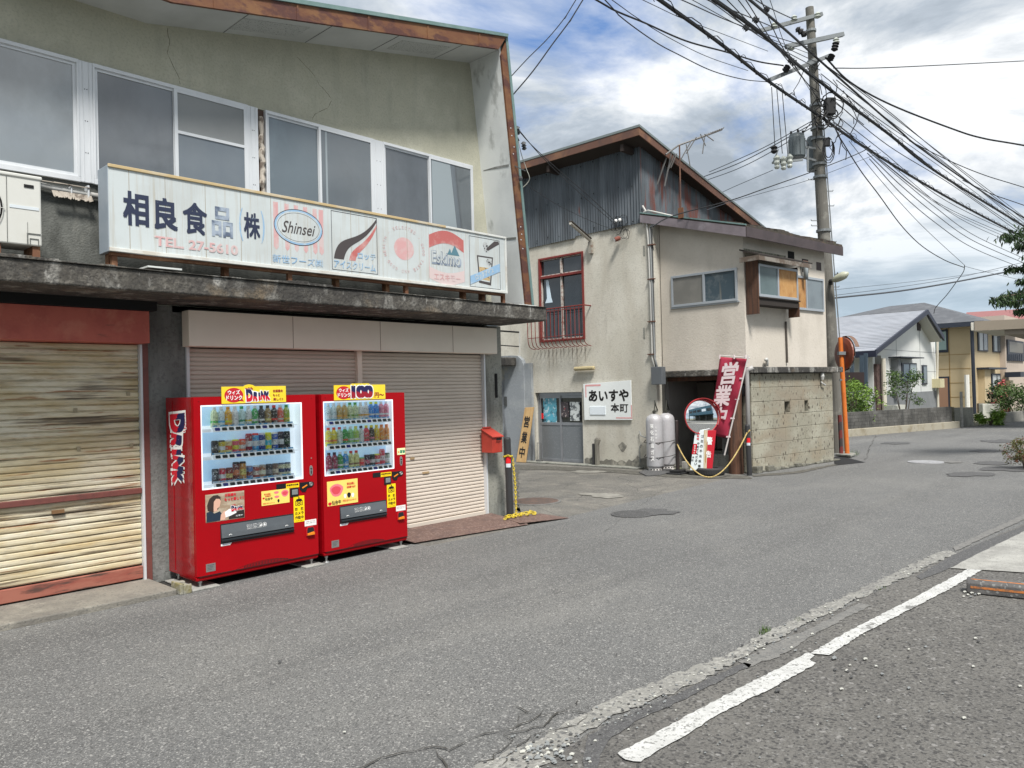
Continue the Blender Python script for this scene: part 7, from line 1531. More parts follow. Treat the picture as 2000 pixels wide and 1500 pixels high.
# ------------------------------------------------------------------ cables
CBL = plain('cable_rubber', (26, 27, 30), .7); CBG = plain('cable_grey', (72, 76, 82), .6)
def spline(P, n=8):
    P = [V(p) for p in P]; Q = [P[0] * 2 - P[1]] + P + [P[-1] * 2 - P[-2]]; out_ = []
    for i in range(1, len(Q) - 2):
        for k in range(n):
            t_ = k / n; a, b, c_, d = Q[i - 1], Q[i], Q[i + 1], Q[i + 2]
            out_.append(.5 * ((2 * b) + (c_ - a) * t_ + (2 * a - 5 * b + 4 * c_ - d) * t_ * t_ + (3 * b - a - 3 * c_ + d) * t_ ** 3))
    out_.append(P[-1]); return out_
DZ = 19.4
def cable(pts, d0, d1, r, label, group=None, m=None, ext=1, wrap=0, dmid=None):
    """pts follow the photograph; distance from the camera runs from d0 at the first to d1 at the last, through the pole's own distance where the cable meets it"""
    n = len(pts); P = []
    # distances: 1/d is linear along the picture for a straight cable
    L_ = [0]
    for a, b in zip(pts, pts[1:]): L_.append(L_[-1] + math.hypot(a[0] - b[0], a[1] - b[1]))
    for p, l in zip(pts, L_): f = l / L_[-1]; P.append(PD(p[0], p[1], 1 / ((1 - f) / d0 + f / d1)))
    if ext:   # run on out of the frame
        if pts[0][1] < 8 or pts[0][0] > 1990: P.insert(0, P[0] + (P[0] - P[1]).normalized() * 5)
        if pts[-1][0] > 1990: P.append(P[-1] + (P[-1] - P[-2]).normalized() * 6)
    S_ = spline(P); o = MB(); o.tube(S_, r, 6 if r > .012 else 4)
    if wrap:
        rnd = random.Random(int(pts[0][0])); P2 = [q + V((0, 0, .05)) for q in S_]; w = []
        for a, b in zip(S_, S_[1:]):
            n_ = max(1, int((b - a).length / .16))
            for k in range(n_):
                q = a.lerp(b, k / n_); ph = len(w) * 1.3; w.append(q + V((0, .05 * math.cos(ph), .07 * math.sin(ph) + .02)))
        o.tube(w, .008, 4)
        for k in range(0, len(S_) - 2, 2):
            if rnd.random() < .55:
                q = S_[k]; rr = rnd.uniform(.06, .16); o.tube([q + CR * rr * math.cos(i * .7) * .6 + CU * (rr * math.sin(i * .7) + .05) for i in range(7)], .006, 4)
    ob = o.build('power_cable', m or CBL, smooth=False); return tag(ob, label, 'cable', group)
g1_ = 'thick cable bundles running past the pole'; g2_ = 'thin wires running right from the pole'; g3_ = 'wires crossing the sky at the top'; 
cable([(1283, -4), (1400, 80), (1500, 158), (1588, 218)], 11.5, 19.2, 0.0360, 'lowest of the thick black cable bundles left of the pole, top edge to pole', g1_, wrap=1)
cable([(1588, 218), (1699, 294), (1850, 385), (1993, 461)], 19.2, 34, 0.0400, 'lowest thick black cable bundle with curled tie wires, right of the pole', g1_, wrap=1)
cable([(1390, -4), (1485, 64), (1560, 128), (1600, 158)], 12, 19.2, 0.0400, 'middle thick black cable bundle left of the pole, top edge to pole', g1_)
cable([(1600, 158), (1665, 209), (1740, 265), (1831, 337), (1997, 440)], 19.2, 34, 0.0440, 'middle thick black cable bundle right of the pole', g1_, wrap=1)
cable([(1460, -4), (1530, 55), (1583, 102)], 13, 19.2, 0.0272, 'upper thick black cable left of the pole near the crossarms', g1_)
cable([(1583, 102), (1650, 162), (1699, 205), (1760, 258), (1793, 286), (1900, 362), (1997, 424)], 19.2, 34, 0.0288, 'upper thick black cable right of the pole, passing a small clamp', g1_)
cable([(1612, 112), (1660, 160), (1741, 205), (1861, 252), (1920, 270), (2000, 284)], 19.2, 22, 0.0240, 'single sagging black cable from the upper crossarm to the right edge', None)
cable([(1628, 133), (1700, 133), (1800, 129), (2000, 119)], 19.4, 26, 0.0128, 'thin almost level wire from the pole to the right edge of the sky', None)
cable([(1776, 275), (1850, 312), (1920, 341), (2000, 366)], 24, 26, 0.0144, 'thin wire branching right from the thick cables, upper of two', None)
cable([(1880, 352), (1940, 380), (2000, 401)], 28, 28, 0.0144, 'thin wire branching right from the thick cables, lower of two', None)
cable([(1636, 262), (1680, 332), (1716, 380), (1760, 440), (1800, 480), (1845, 508), (1882, 522)], 19.2, 27, 0.0144, 'dark wire sagging from the pole to the hanging splice above the houses', None)
cable([(1658, 275), (1720, 352), (1800, 440), (1884, 518)], 19.2, 27, 0.0080, 'straighter thin wire from the pole to the hanging splice', None, CBG)
cable([(1884, 518), (1882, 530), (1872, 545), (1850, 575), (1828, 600), (1824, 612)], 27, 31, 0.0144, 'wire dropping from the hanging splice to the white house gable', None, CBG)
cable([(1884, 520), (1930, 532), (1990, 546)], 27, 30, 0.0080, 'faint wire running right from the hanging splice', None, CBG)
for k, (dy, r) in enumerate(((0, .011), (9, .013), (20, .012))):
    cable([(1690 + 4 * k, 290 + dy), (1760, 350 + dy * 1.4), (1827, 405 + dy * 1.5), (1900, 458 + dy * 1.3), (2000, 505 + dy)], 21, 32, r, 'thin grey wire of three sagging together below the cable bundles', 'three thin parallel wires under the bundles', CBG)
for k in range(11):
    rnd = random.Random(100 + k); u0 = 1598 + rnd.uniform(0, 36); v0 = 120 + k * 12; v1 = 402 + k * 6.0; 
    cable([(u0, v0), (u0 + 110, v0 + 85 + rnd.uniform(-8, 8)), (u0 + 240, v0 + 182 + rnd.uniform(-10, 6)), (2000, v1 + 22)], 19.3, 32, 0.0072 + .004 * rnd.random(), 'thin wire among the many running right from the pole beside the bundles', g2_)
for k in range(9):
    rnd = random.Random(200 + k); u0 = 1330 + k * 22 + rnd.uniform(-8, 8); v1 = 95 + k * 14
    cable([(u0, -4), ((u0 + 1590) / 2 - 5, v1 * .48 + 6), (1585 + rnd.uniform(0, 20), v1)], 12.5, 19.3, 0.0064 + .004 * rnd.random(), 'thin wire among those running from the top edge down to the pole', g3_)
cable([(1555, 40), (1500, 14), (1470, -4)], 19.2, 15, 0.0112, 'wire from the top crossarm insulator to the top edge, right one', None); cable([(1512, 54), (1470, 36), (1400, 8), (1375, -4)], 19.2, 14, 0.0112, 'wire from the top crossarm insulator to the top edge, left one', None)
cable([(1158, -4), (1200, 20), (1260, 45), (1340, 80), (1420, 102), (1480, 120), (1530, 128)], 13, 19.2, 0.0176, 'black cable in a gentle curve from the top edge to the lowest crossarm', None)
cable([(1178, -4), (1215, 35), (1280, 82), (1324, 106), (1390, 138), (1452, 155), (1500, 160)], 13, 19.2, 0.0104, 'lower thin wire curving to the left end of the lowest crossarm', None); cable([(1190, -4), (1240, 32), (1300, 70), (1380, 110), (1461, 138)], 13, 19.2, 0.0072, 'thin wire between the two curved cables at the top', None)
cable([(1247, -4), (1330, 35), (1400, 62), (1500, 100)], 13, 19.2, 0.0064, 'thin faint wire at the top right of centre', None)
cable([(1127, -4), (1105, 32), (1070, 75), (1030, 115), (993, 155)], 12, 11.2, 0.0080, 'upper of two thin wires from the top edge to the roof corner', 'two wires meeting the roof corner'); cable([(1137, 2), (1115, 38), (1080, 85), (1040, 140), (996, 192)], 12, 11.2, 0.0104, 'lower twisted wire from the top edge to the roof corner', 'two wires meeting the roof corner')
cable([(1590, 234), (1500, 284), (1440, 312), (1385, 336)], 19.3, 23, 0.0112, 'uppermost of the wires from the pole down behind the iron gable', None, CBG); cable([(1590, 240), (1500, 290), (1440, 320), (1372, 346)], 19.3, 23, 0.0128, 'middle wire from the pole down behind the iron gable', None, CBG); cable([(1590, 246), (1500, 300), (1440, 330), (1380, 352)], 19.3, 23, 0.0112, 'lowest of the wires from the pole down behind the iron gable', None, CBG)
cable([(1700, 285), (1678, 299), (1590, 334), (1500, 366), (1428, 391), (1316, 421), (1270, 445)], 22, 15.2, 0.0128, 'dark wire crossing the pole low and landing on the lean-to roof edge', None); cable([(1720, 298), (1590, 348), (1500, 374), (1428, 394), (1380, 410)], 22, 18, 0.0080, 'thin wire just below the one landing on the lean-to roof', None, CBG); cable([(1510, 332), (1440, 362), (1405, 378)], 19.2, 21, 0.0080, 'short faint wire from the cut-out toward the gable', None, CBG)
cable([(1630, 582), (1760, 568), (1880, 548), (2000, 524)], 21, 24, 0.0240, 'grey cable bundle low across the sky from the pole to the tree', None, CBG); cable([(1630, 577), (1760, 560), (1880, 540), (2000, 512)], 21, 24, 0.0096, 'thin messenger wire just above the low grey bundle', None, CBG); cable([(1630, 566), (1800, 548), (1950, 528)], 21, 24, 0.0072, 'faint wire above the low grey bundle', None, CBG)
cable([(1003, 243), (1040, 285), (1100, 340), (1160, 392), (1206, 437)], 10.9, 16.9, 0.0064, 'upper service wire from the roof wing to the cream wall', 'service wires between the two shops'); cable([(1012, 252), (1060, 308), (1130, 375), (1205, 441)], 10.9, 16.9, 0.0056, 'second service wire just below the upper one', 'service wires between the two shops'); cable([(1000, 340), (1080, 395), (1150, 430), (1195, 448)], 11.2, 16.9, 0.0048, 'very thin wire low across the corrugated iron', None)
cable([(1010, 262), (1018, 300), (1028, 330), (1034, 350), (1022, 365), (1014, 362)], 10.9, 11.2, 0.0056, 'pale loose wire hanging in front of the corrugated iron', None, IVO, ext=0); cable([(990, 240), (1005, 262), (1014, 275), (1008, 260), (1010, 246)], 10.9, 10.9, 0.0056, 'loose wire loop at the edge of the roof wing', None, ext=0)
for u, v, s_ in ((1010, 247, 1), (1022, 277, 2)):
    q = PD(u, v, 10.9); o = MB(); o.lathe(q, [(.015, 0), (.04, .02), (.02, .04), (.04, .06), (.02, .08), (.04, .10), (.015, .12)], 8, (.5, .3, -.7)); tag(o.build('wire_insulator', INS), 'small grey insulator on the service wire, %s of two' % ('upper' if s_ == 1 else 'lower'), 'insulator')
cable([(1440, 452), (1450, 480), (1462, 520), (1476, 552)], 15.9, 15.6, 0.0048, 'thin black wire hanging from the lean-to eave beside the bay window', None, ext=0)
# ------------------------------------------------------------------ houses at the bend
def yw(u0, v0, u1, v1, y, th, m, name, parent, off=0.):     # panel on a wall that faces the road (constant Y)
    a, b = PY(u0, v0, y), PY(u1, v1, y); o = MB(); z0, z1 = min(a.z, b.z), max(a.z, b.z); o.box(min(a.x, b.x), max(a.x, b.x), y - th - off, y - off, z0, z1); return o.build(name, m, parent)
WSD = mat('white_siding', (.72, .73, .70), .8, layers=[('noise', (.65, .66, .64), 1.2, .45, .65, .6), ('noise', (.55, .56, .55), 60, .56, .7, .4, (1, 1, 3))])
GDD = mat('grey_dado', (.24, .25, .26), .85, layers=[('noise', (.19, .20, .205), 3, .45, .65, .6)])
NVYF = plain('navy_trim', (38, 42, 58), .5); TILE = mat('grey_tiles', (.37, .385, .42), .55, layers=[('noise', (.29, .30, .33), 1.0, .45, .62, .7, (3, 1, 6)), ('noise', (.30, .33, .37), 2, .55, .7, .6)])
t = thing('white_house', (36, 10.5, 0), 'white sided bungalow with a grey blue tiled gable roof and navy trim', 'house')
yH = 10.5
TL, PK, RL, RR = PY(1704, 688, yH), PY(1811, 615, yH), PY(1826, 655, yH), PY(1826, 800, yH)
xl, xr, xp = TL.x, RL.x, PK.x; zl = PY(1704, 690, yH).z; zr = PY(1826, 660, yH).z; zp = PK.z
o = MB(); o.prism([(xl, yH, -.1), (xr, yH, -.1), (xr, yH, zr), (xp, yH, zp), (xl, yH, zl)], (0, 14, 0)); o.build('wall', WSD, t)
zd = PY(1765, 767, yH).z
o = MB(); o.box(xl - .02, xr + .02, yH - .03, yH - .001, -.1, zd); o.build('dado', GDD, t)
o = MB()
for u in (1751, 1797): x = PY(u, 700, yH).x; o.box(x - .02, x + .02, yH - .006, yH - .001, zd, zl + (zp - zl) * (x - xl) / (xp - xl) if x < xp else zr)
for z in (zd + .9, zd + 1.8): o.box(xl, xr, yH - .005, yH - .001, z, z + .02)
o.build('siding_joint', plain('joint_grey', (140, 142, 140)), t)
# roof with real tile courses
yf0 = 9.95; zL, zP, zR = PY(1716, 682, yf0).z, PY(1811, 606, yf0).z, PY(1842, 657, yf0).z; XLr, XPr, XRr = PY(1716, 682, yf0).x, PY(1811, 606, yf0).x, PY(1842, 657, yf0).x
n = 26; pts = [(XLr - .3, yf0, zL - .05)]
for k in range(n): f0_, f1_ = k / n, (k + 1) / n; pts += [(XLr + (XPr - XLr) * f0_, yf0, zL + (zP - zL) * f0_ + .03), (XLr + (XPr - XLr) * f1_, yf0, zL + (zP - zL) * f1_ + .0)]
pts += [(XRr, yf0, zR), (XRr, yf0, zR - .12), (XPr, yf0, zP - .14), (XLr, yf0, zL - .10)]
o = MB(); o.prism(pts, (0, 16, 0)); rf = o.build('roof', TILE, t)
o = MB(); o.prism([(XLr - .3, yf0 - .04, zL - .20), (XPr, yf0 - .04, zP - .17), (XRr + .1, yf0 - .04, zR - .20), (XRr + .1, yf0 - .04, zR + .02), (XPr, yf0 - .04, zP + .04), (XLr - .3, yf0 - .04, zL - .03)], (0, .08, 0)); o.box(XLr - .42, XLr - .28, yf0 - .04, 26, zL - .30, zL - .06); o.build('bargeboard', NVYF, rf)
o = MB(); o.prism([(XLr, yf0 + .06, zL - .18), (XPr, yf0 + .06, zP - .20), (XRr, yf0 + .06, zR - .22), (XRr, yf0 + .06, zR - .24), (XPr, yf0 + .06, zP - .24), (XLr, yf0 + .06, zL - .22)], (0, yH - yf0, 0)); o.build('eave_soffit', plain('eave_pale', (190, 190, 182)), rf)
yw(1790.5, 626, 1796.5, 646, yH, .05, plain('vent_brown', (54, 44, 48)), 'gable_vent', t)
NF = plain('navy_frame', (38, 44, 56), .5)
w = yw(1747, 709, 1777, 745, yH, .30, NF, 'window', t); yw(1749.5, 712, 1761, 744, yH, .01, WDRK, 'pane', w, .301); yw(1763, 712, 1775.5, 744, yH, .01, mat('pale_curtained_pane', (.34, .40, .42), .3), 'pane', w, .301)
yw(1735, 697, 1781, 701, yH, .5, NF, 'window_hood', t); yw(1740, 702, 1747, 768, yH, .29, GDD, 'bay_side', t)
w = yw(1799.5, 713, 1809.5, 751, yH, .05, NF, 'window', t); yw(1801.5, 716, 1808, 748, yH, .01, GLB, 'pane', w, .052)
o = MB(); a, b = PY(1708, 694, yH - .1), PY(1708, 803, yH - .1); o.box(a.x - .1, a.x + .9, yH - .15, yH - .002, b.z, a.z - .1)
yw(1706, 711, 1723.5, 800, yH, .12, mat('brown_lattice', (.075, .045, .04), .8, layers=[('voro', (.14, .09, .08), 9, .5, .55, .8)]), 'lattice', t); yw(1709, 694, 1720, 712, yH, .02, plain('opening_grey', (92, 90, 80)), 'window', t)
o = MB(); a, b = PY(1725, 700, yH - .25), PY(1730, 800, yH - .25); o.tube([a, V((a.x, a.y, -.1))], .09, 8); o.build('downpipe', plain('pipe_ivory', (214, 208, 192)), t)
yw(1726, 792, 1735, 801, yH - .6, .3, plain('unit_ivory', (196, 196, 186)), 'outdoor_unit', t); yw(1736, 792, 1753, 801, yH - .6, .3, plain('unit_ivory', (196, 196, 186)), 'outdoor_unit', t)
o = MB(); x = PY(1822, 668, yH).x; o.tube([(x, yH - .2, zr - .2), (x + .1, yH - .12, 2.0), (x + .1, yH - .12, -.1)], .05, 6); o.build('downpipe', plain('pipe_ivory', (214, 208, 192)), t)
yw(1820, 740, 1829, 757, yH, .35, plain('meter_ivory', (206, 196, 158)), 'meter_box', t)
# recessed porch at the left under the roof
PRX = xl; o = MB(); o.box(PRX - .3, PRX, yH + 2.0, 24, -.1, 3.4); o.build('porch_wall', plain('porch_grey', (104, 98, 92)), t)
o = MB(); 
for u, v0, v1 in ((1691, 690, 760), (1664, 700, 760), (1683, 694, 730)): a, b = PD(u, v0, 29), PD(u, v1, 29); o.bar(a, b, .12, .12, (1, 0, 0))
o.build('porch_post', plain('post_blue_grey', (70, 84, 96)), t)
a, b = PD(1652, 733, 28.6), PD(1688, 760, 28.6); o = MB(); o.obox(PD(1652, 762, 28.6), CR * (36 * 28.6 / 1500), CU * (35 * 28.6 / 1500), CF * .05); o.build('porch_screen', plain('screen_dark', (48, 34, 34)), t)
# tan two storey house
TAN = mat('tan_siding', (.50, .40, .25), .8, layers=[('noise', (.45, .36, .22), 1.2, .45, .65, .6), ('noise', (.38, .26, .12), 50, .56, .7, .4, (1, 1, 4))])
SLT = mat('dark_slate_roof', (.085, .09, .10), .7, layers=[('noise', (.13, .135, .145), 2, .48, .62, .8, (1, 1, 6))])
t = thing('tan_house', (48, 12, 0), 'tan sided two storey house with a dark slate hipped roof behind the white house', 'house')
dpt = 41.; nc = PD(1897, 740, dpt); TX, TY = nc.x, nc.y
ez = PX(1896, 634, TX).z; xr_ = PY(1966, 700, TY).x
o = MB(); o.box(TX, xr_, TY, TY + 9, -.6, ez); o.build('wall', TAN, t)
ys_ = [PX(1890, v, TX).z for v in (692, 720, 748, 776)]
o = MB()
for z in ys_: o.box(TX - .012, TX - .001, TY, TY + 9, z, z + .03)
for u in (1855, ): y_ = PX(u, 700, TX).y; o.box(TX - .012, TX - .001, y_, y_ + .04, -.5, ez)
o.build('siding_joint', plain('joint_brown', (150, 122, 74)), t)
rx0, ry0 = TX - .8, TY - .8; pk = PD(1805, 591, 47); p2 = PD(1737, 600, 50); zf = PX(1893, 628, TX - .8).z
o = MB(); ch = [V((rx0, ry0, zf)), V((xr_ + .8, ry0, zf)), V((xr_ + .8, TY + 12, zf)), V((rx0, TY + 12, zf))]; r0, r1 = V((TX + 3.4, TY + 3.4, pk.z)), V((TX + 3.4, TY + 8, pk.z))
r0 = PD(1805, 591, 45); r1 = PD(1737, 598, 48)
o.add(ch + [r0, r1], [(0, 1, 4), (1, 2, 5, 4), (2, 3, 5), (3, 0, 4, 5), (0, 3, 2, 1)]); rf = o.build('roof', SLT, t)
o = MB(); o.box(rx0 - .05, rx0 + .1, ry0, TY + 12, zf - .25, zf - .01); o.box(rx0 + .1, xr_ + .8, ry0 - .05, ry0 + .1, zf - .25, zf - .01); o.build('gutter', NF, rf)
def xw_(u0, v0, u1, v1, name, m, th=.06, off=0., parent=t):
    a, b = PX(u0, v0, TX), PX(u1, v1, TX); o = MB(); o.box(TX - th - off, TX - off, min(a.y, b.y), max(a.y, b.y), min(a.z, b.z), max(a.z, b.z)); return o.build(name, m, parent)
w = xw_(1822, 645, 1852.5, 688, 'window', NF); xw_(1824, 649, 1849, 683, 'pane', mat('green_curtained_pane', (.30, .42, .40), .3), .01, .061, w)
w = xw_(1827, 736, 1856, 796, 'garage_door', NF); xw_(1829, 739, 1853, 796, 'door_panel', mat('brown_door_panel', (.27, .155, .10), .6), .01, .061, w)
for q in ((1908, 647, 1928, 687), (1937, 651, 1955, 689)):
    w = yw(*q, TY, .06, NF, 'window', t); mx = (q[0] + q[2]) / 2; yw(q[0] + 2, q[1] + 3, mx - .5, q[3] - 3, TY, .01, mat('pale_pane', (.42, .45, .45), .3), 'pane', w, .061); yw(mx + .5, q[1] + 3, q[2] - 2, q[3] - 3, TY, .01, GLB, 'pane', w, .061)
w = yw(1923, 730, 1942, 773, TY, .35, NF, 'window', t); yw(1925, 733, 1933, 771, TY, .01, mat('pale_pane', (.42, .45, .45), .3), 'pane', w, .351); yw(1934, 733, 1940, 771, TY, .01, mat('pale_pane', (.42, .45, .45), .3), 'pane', w, .351)
yw(1909, 722, 1923, 790, TY, .34, TAN, 'bay_side', t); yw(1907, 718, 1943, 722, TY, .6, NF, 'window_hood', t)
w = yw(1946, 742, 1959, 767, TY, .05, NF, 'window', t); yw(1948, 745, 1957, 764, TY, .01, GLB, 'pane', w, .051)
yw(1908, 788, 1935, 812, TY, .30, plain('void_brown', (60, 50, 40)), 'crawl_space', t)
o = MB(); a = PD(1898, 640, dpt - .5); o.tube([a, V((a.x + .1, a.y, -.5))], .09, 7); o.build('downpipe', NF, t)
o = MB(); a = PD(1888, 732, 38); o.tube([a, V((a.x, a.y, .2))], .11, 7); tag(o.build('white_pipe', plain('pipe_white', (226, 224, 216))), 'tall white pipe standing before the tan house', 'pipe')
# beige building and red roof further right
t = thing('beige_house', (56, 9, 0), 'pale pinkish beige house with a small barred window at the right edge', 'house')
BG = mat('pink_beige_siding', (.46, .385, .32), .8); hy = TY - .3
a = PY(1964, 700, hy); o = MB(); o.box(a.x, a.x + 22, hy, hy + 8, -.6, PY(1964, 655, hy).z + 1.2); o.build('wall', BG, t)
w = yw(1965, 663, 1998, 706, hy, .08, NF, 'window', t); yw(1968, 667, 1995, 690, hy, .01, plain('pane_olive', (84, 84, 78), .3), 'pane', w, .081)
o = MB()
for k in range(8): a = PY(1967 + k * 4, 692, hy - .25); b = PY(1967 + k * 4, 705, hy - .25); o.bar(a, b, .05, .05, (1, 0, 0))
o.build('window_bars', NF, w)
yw(1962, 727, 1970, 737, hy, .8, NF, 'small_hood', t); yw(1965, 743, 1972, 757, hy, .2, plain('meter_ivory', (206, 196, 158)), 'meter_box', t)
t = thing('red_roofed_house', (70, 14, 0), 'house far behind with a faded red metal roof', 'house')
RRF = mat('faded_red_roof', (.25, .095, .09), .6, layers=[('noise', (.21, .08, .075), 2, .45, .65, .6)])
D0 = 62; o = MB(); P = [PD(1880, 628, D0), PD(2300, 632, D0), PD(2300, 585, D0 + 6), PD(1888, 610, D0 + 6)]; o.prism(P, (0, 0, -.2)); o.build('roof', RRF, t)
P = [PD(1880, 628, D0 + .5), PD(2280, 632, D0 + .5)]; o = MB(); o.prism([V((P[0].x, P[0].y, 0)), V((P[1].x, P[1].y, 0)), P[1], P[0]], CF * 5); o.build('wall', BG, t)
# carport at the right edge
t = thing('carport', G(2080, 850), 'flat carport roof with a wide cream edge at the right side', 'carport')
CRE = mat('cream_fascia', (.50, .48, .42), .5)
DC = 27.; P0 = PD(1896, 642, DC); P1 = PD(2150, 640, DC); zz0, zz1 = PD(1896, 646, DC).z, PD(1896, 628.5, DC).z
e = (P1 - P0); e.z = 0; e = e.normalized(); e = V((.35, -.94, 0)).normalized(); nb = V((1, .05, 0)).normalized()
q0 = V((P0.x, P0.y, zz0)); o = MB(); o.obox(q0, e * 9, nb * 5, V((0, 0, zz1 - zz0 - .03))); o.build('roof', CRE, t, bevel=.02)
o = MB(); o.obox(q0 + e * .12 - nb * .03 + V((0, 0, -.01)), e * 9, nb * .03, V((0, 0, zz1 - zz0 + .02))); o.obox(q0 + e * 1.0 + nb * .1 + V((0, 0, -.18)), e * 7, nb * 4.5, V((0, 0, .17))); o.build('beam', plain('beam_greybrown', (132, 122, 108)), t)
o = MB()
for s_ in (3.4, 7.5): qq = q0 + e * s_ + nb * 1.0; o.box(qq.x - .06, qq.x + .06, qq.y - .06, qq.y + .06, 0, qq.z - .19)
o.build('post', CRE, t)
# block walls at the bend
BW = mat('blackened_block', (.085, .082, .075), .95, layers=[('noise', (.15, .145, .135), 1.6, .48, .62, .8, (1, 1, 1.5)), ('noise', (.05, .05, .047), 2, .5, .64, .8, (2, 2, .5)), ('noise', (.07, .07, .065), 20, .55, .7, .5)], bump=.6, bscale=30)
BWP = mat('pale_footing', (.36, .33, .26), .95, layers=[('noise', (.24, .20, .13), 2, .5, .66, .8), ('noise', (.14, .13, .10), 4, .6, .7, .6)])
w0, w1 = G(1655, 853), G(1860, 836.5); w0 = w0 - (w1 - w0).normalized() * 1.0; wd = (w1 - w0); wl_ = wd.length; wd.normalize(); wn = V((wd.y, -wd.x, 0)); 
if wn.dot(CF) > 0: wn = -wn
t = thing('block_wall', w0.lerp(w1, .5), 'long blackened concrete block wall on a pale footing along the bend', 'wall')
zt0, zt1 = PL(1660, 803, w0, wn).z, PL(1858, 796, w0, wn).z; ztop = (zt0 + zt1) / 2; foot = .25
o = MB(); rows = 5; rh = (ztop - foot) / rows
for r_ in range(rows):
    x = -.2 * (r_ % 2)
    while x < wl_ - .05:
        a, b = max(0, x) + .005, min(wl_, x + .4) - .005; o.obox(w0 + wd * a + V((0, 0, foot + r_ * rh + .004)), wd * (b - a), -wn * .14, V((0, 0, rh - .008))); x += .4
o.build('blocks', BW, t)
o = MB(); o.obox(w0 + V((0, 0, -.05)) + wn * .06, wd * (wl_ + .4), -wn * .26, V((0, 0, foot + .05))); o.build('footing', BWP, t, bevel=.02)
o = MB(); o.obox(w0 + V((0, 0, foot)) - wn * .02, wd * wl_, -wn * .10, V((0, 0, ztop - foot - .01))); o.build('mortar', plain('mortar_dark', (58, 56, 52)), t)
t = thing('garden_wall', G(1885, 832), 'short mossy stone wall with a grey gate pillar right of the long block wall', 'wall')
q0 = w1 + wd * .5 - wn * .8; q1 = G(1902, 832.5); o = MB(); dd = (q1 - q0); dl = dd.length; dd.normalize(); o.obox(q0, dd * dl * .45, -wn * .2, V((0, 0, ztop - .05))); o.build('stone_part', mat('mossy_stone', (.13, .125, .09), .95, layers=[('edge', (.04, .04, .03), 5, .05, 0, .9), ('noise', (.18, .17, .13), 3, .5, .65, .7)]), t)
o = MB(); o.obox(q0 + dd * dl * .46, dd * dl * .54, -wn * .2, V((0, 0, ztop - .08))); o.build('rendered_part', PILW, t)
o = MB(); qq = G(1879, 834); o.tube([qq, qq + V((0, 0, 1.35))], .05, 8); tag(o.build('wall_post', CONC), 'thin pale concrete post with a dark cap in front of the short wall', 'post')
# ------------------------------------------------------------------ the building across the street that the round mirror shows
t = thing('blue_workshop', (13, -12, 0), 'pale blue workshop with a band of windows over open garage bays, behind the photographer', 'building')
BLW = mat('workshop_blue', (.16, .30, .38), .7)
def mp(*b_): return b_
bx_, by_ = -2.0, -9.0
o = MB(); o.box(bx_, bx_ + 16, by_ - 8, by_, 3.0, 7.2); o.box(bx_ - .3, bx_ + 16.3, by_ - 8, by_ + .9, 2.9, 3.1); o.build('upper_wall', BLW, t)
o = MB()
for k in range(5): o.box(bx_ + k * 3.9, bx_ + .4 + k * 3.9, by_ - .4, by_, 0, 2.9)
o.box(bx_, bx_ + 16, by_ - 8, by_ - 7.8, 0, 2.9); o.build('pillar', LOWW, t)
A0 = V((10.7, by_ - .6, 7.2)); an = MB(); an.tube([A0, A0 + V((0, 0, 3.0))], .035, 6)
for zz_, xo, ln in ((2.9, 0, 1.8), (2.2, .2, 1.6)):
    a_, b_ = A0 + V((-ln * .8, .3, zz_ - .25)), A0 + V((ln, -.3, zz_ + .12)); an.tube([a_, b_], .03, 5)
    for k in range(9): q = a_.lerp(b_, k / 8); an.tube([q + V((.25, .45, -.14)), q - V((.25, .45, -.14))], .018, 4)
tag(an.build('tv_antenna', BLK), 'dark television antenna on the roof of the blue workshop behind the photographer', 'antenna')
for k in range(5): o = MB(); o.box(bx_ + .8 + k * 3.0, bx_ + 3.2 + k * 3.0, by_ + .002, by_ + .05, 4.6, 5.9); o.build('window', WDRK if k != 3 else VWH, t)
# ------------------------------------------------------------------ plants
def leafmat(name, c1, c2, c3):
    return mat(name, c1, .55, layers=[('noise', c2, 3.0, .45, .6, .85), ('voro', c3, 14, .7, .8, .7)], spec=.35)
LF_D = leafmat('dark_leaf', (.022, .048, .014), (.013, .028, .010), (.045, .085, .02))
LF_B = leafmat('bright_leaf', (.14, .24, .03), (.07, .14, .02), (.22, .33, .05))
LF_M = leafmat('mid_leaf', (.06, .11, .025), (.035, .07, .02), (.11, .17, .04))
LF_R = leafmat('reddish_leaf', (.10, .10, .03), (.05, .07, .02), (.24, .07, .05))
BARK = mat('bark', (.09, .07, .05), .9, bump=.6, bscale=30)
def leaf(o, c, s_, rnd, droop=.4, long_=2.2):
    d = V((rnd.uniform(-1, 1), rnd.uniform(-1, 1), rnd.uniform(-1, .5) - droop)).normalized(); w = d.cross(V((rnd.uniform(-1, 1), rnd.uniform(-1, 1), rnd.uniform(-1, 1)))).normalized()
    a = c; b = c + d * s_ * long_; m_ = c + d * s_ * long_ * .45; n_ = w.cross(d) * s_ * .15
    o.add([a, m_ + w * s_ * .42 + n_, b, m_ - w * s_ * .42 + n_], [(0, 1, 2, 3)])
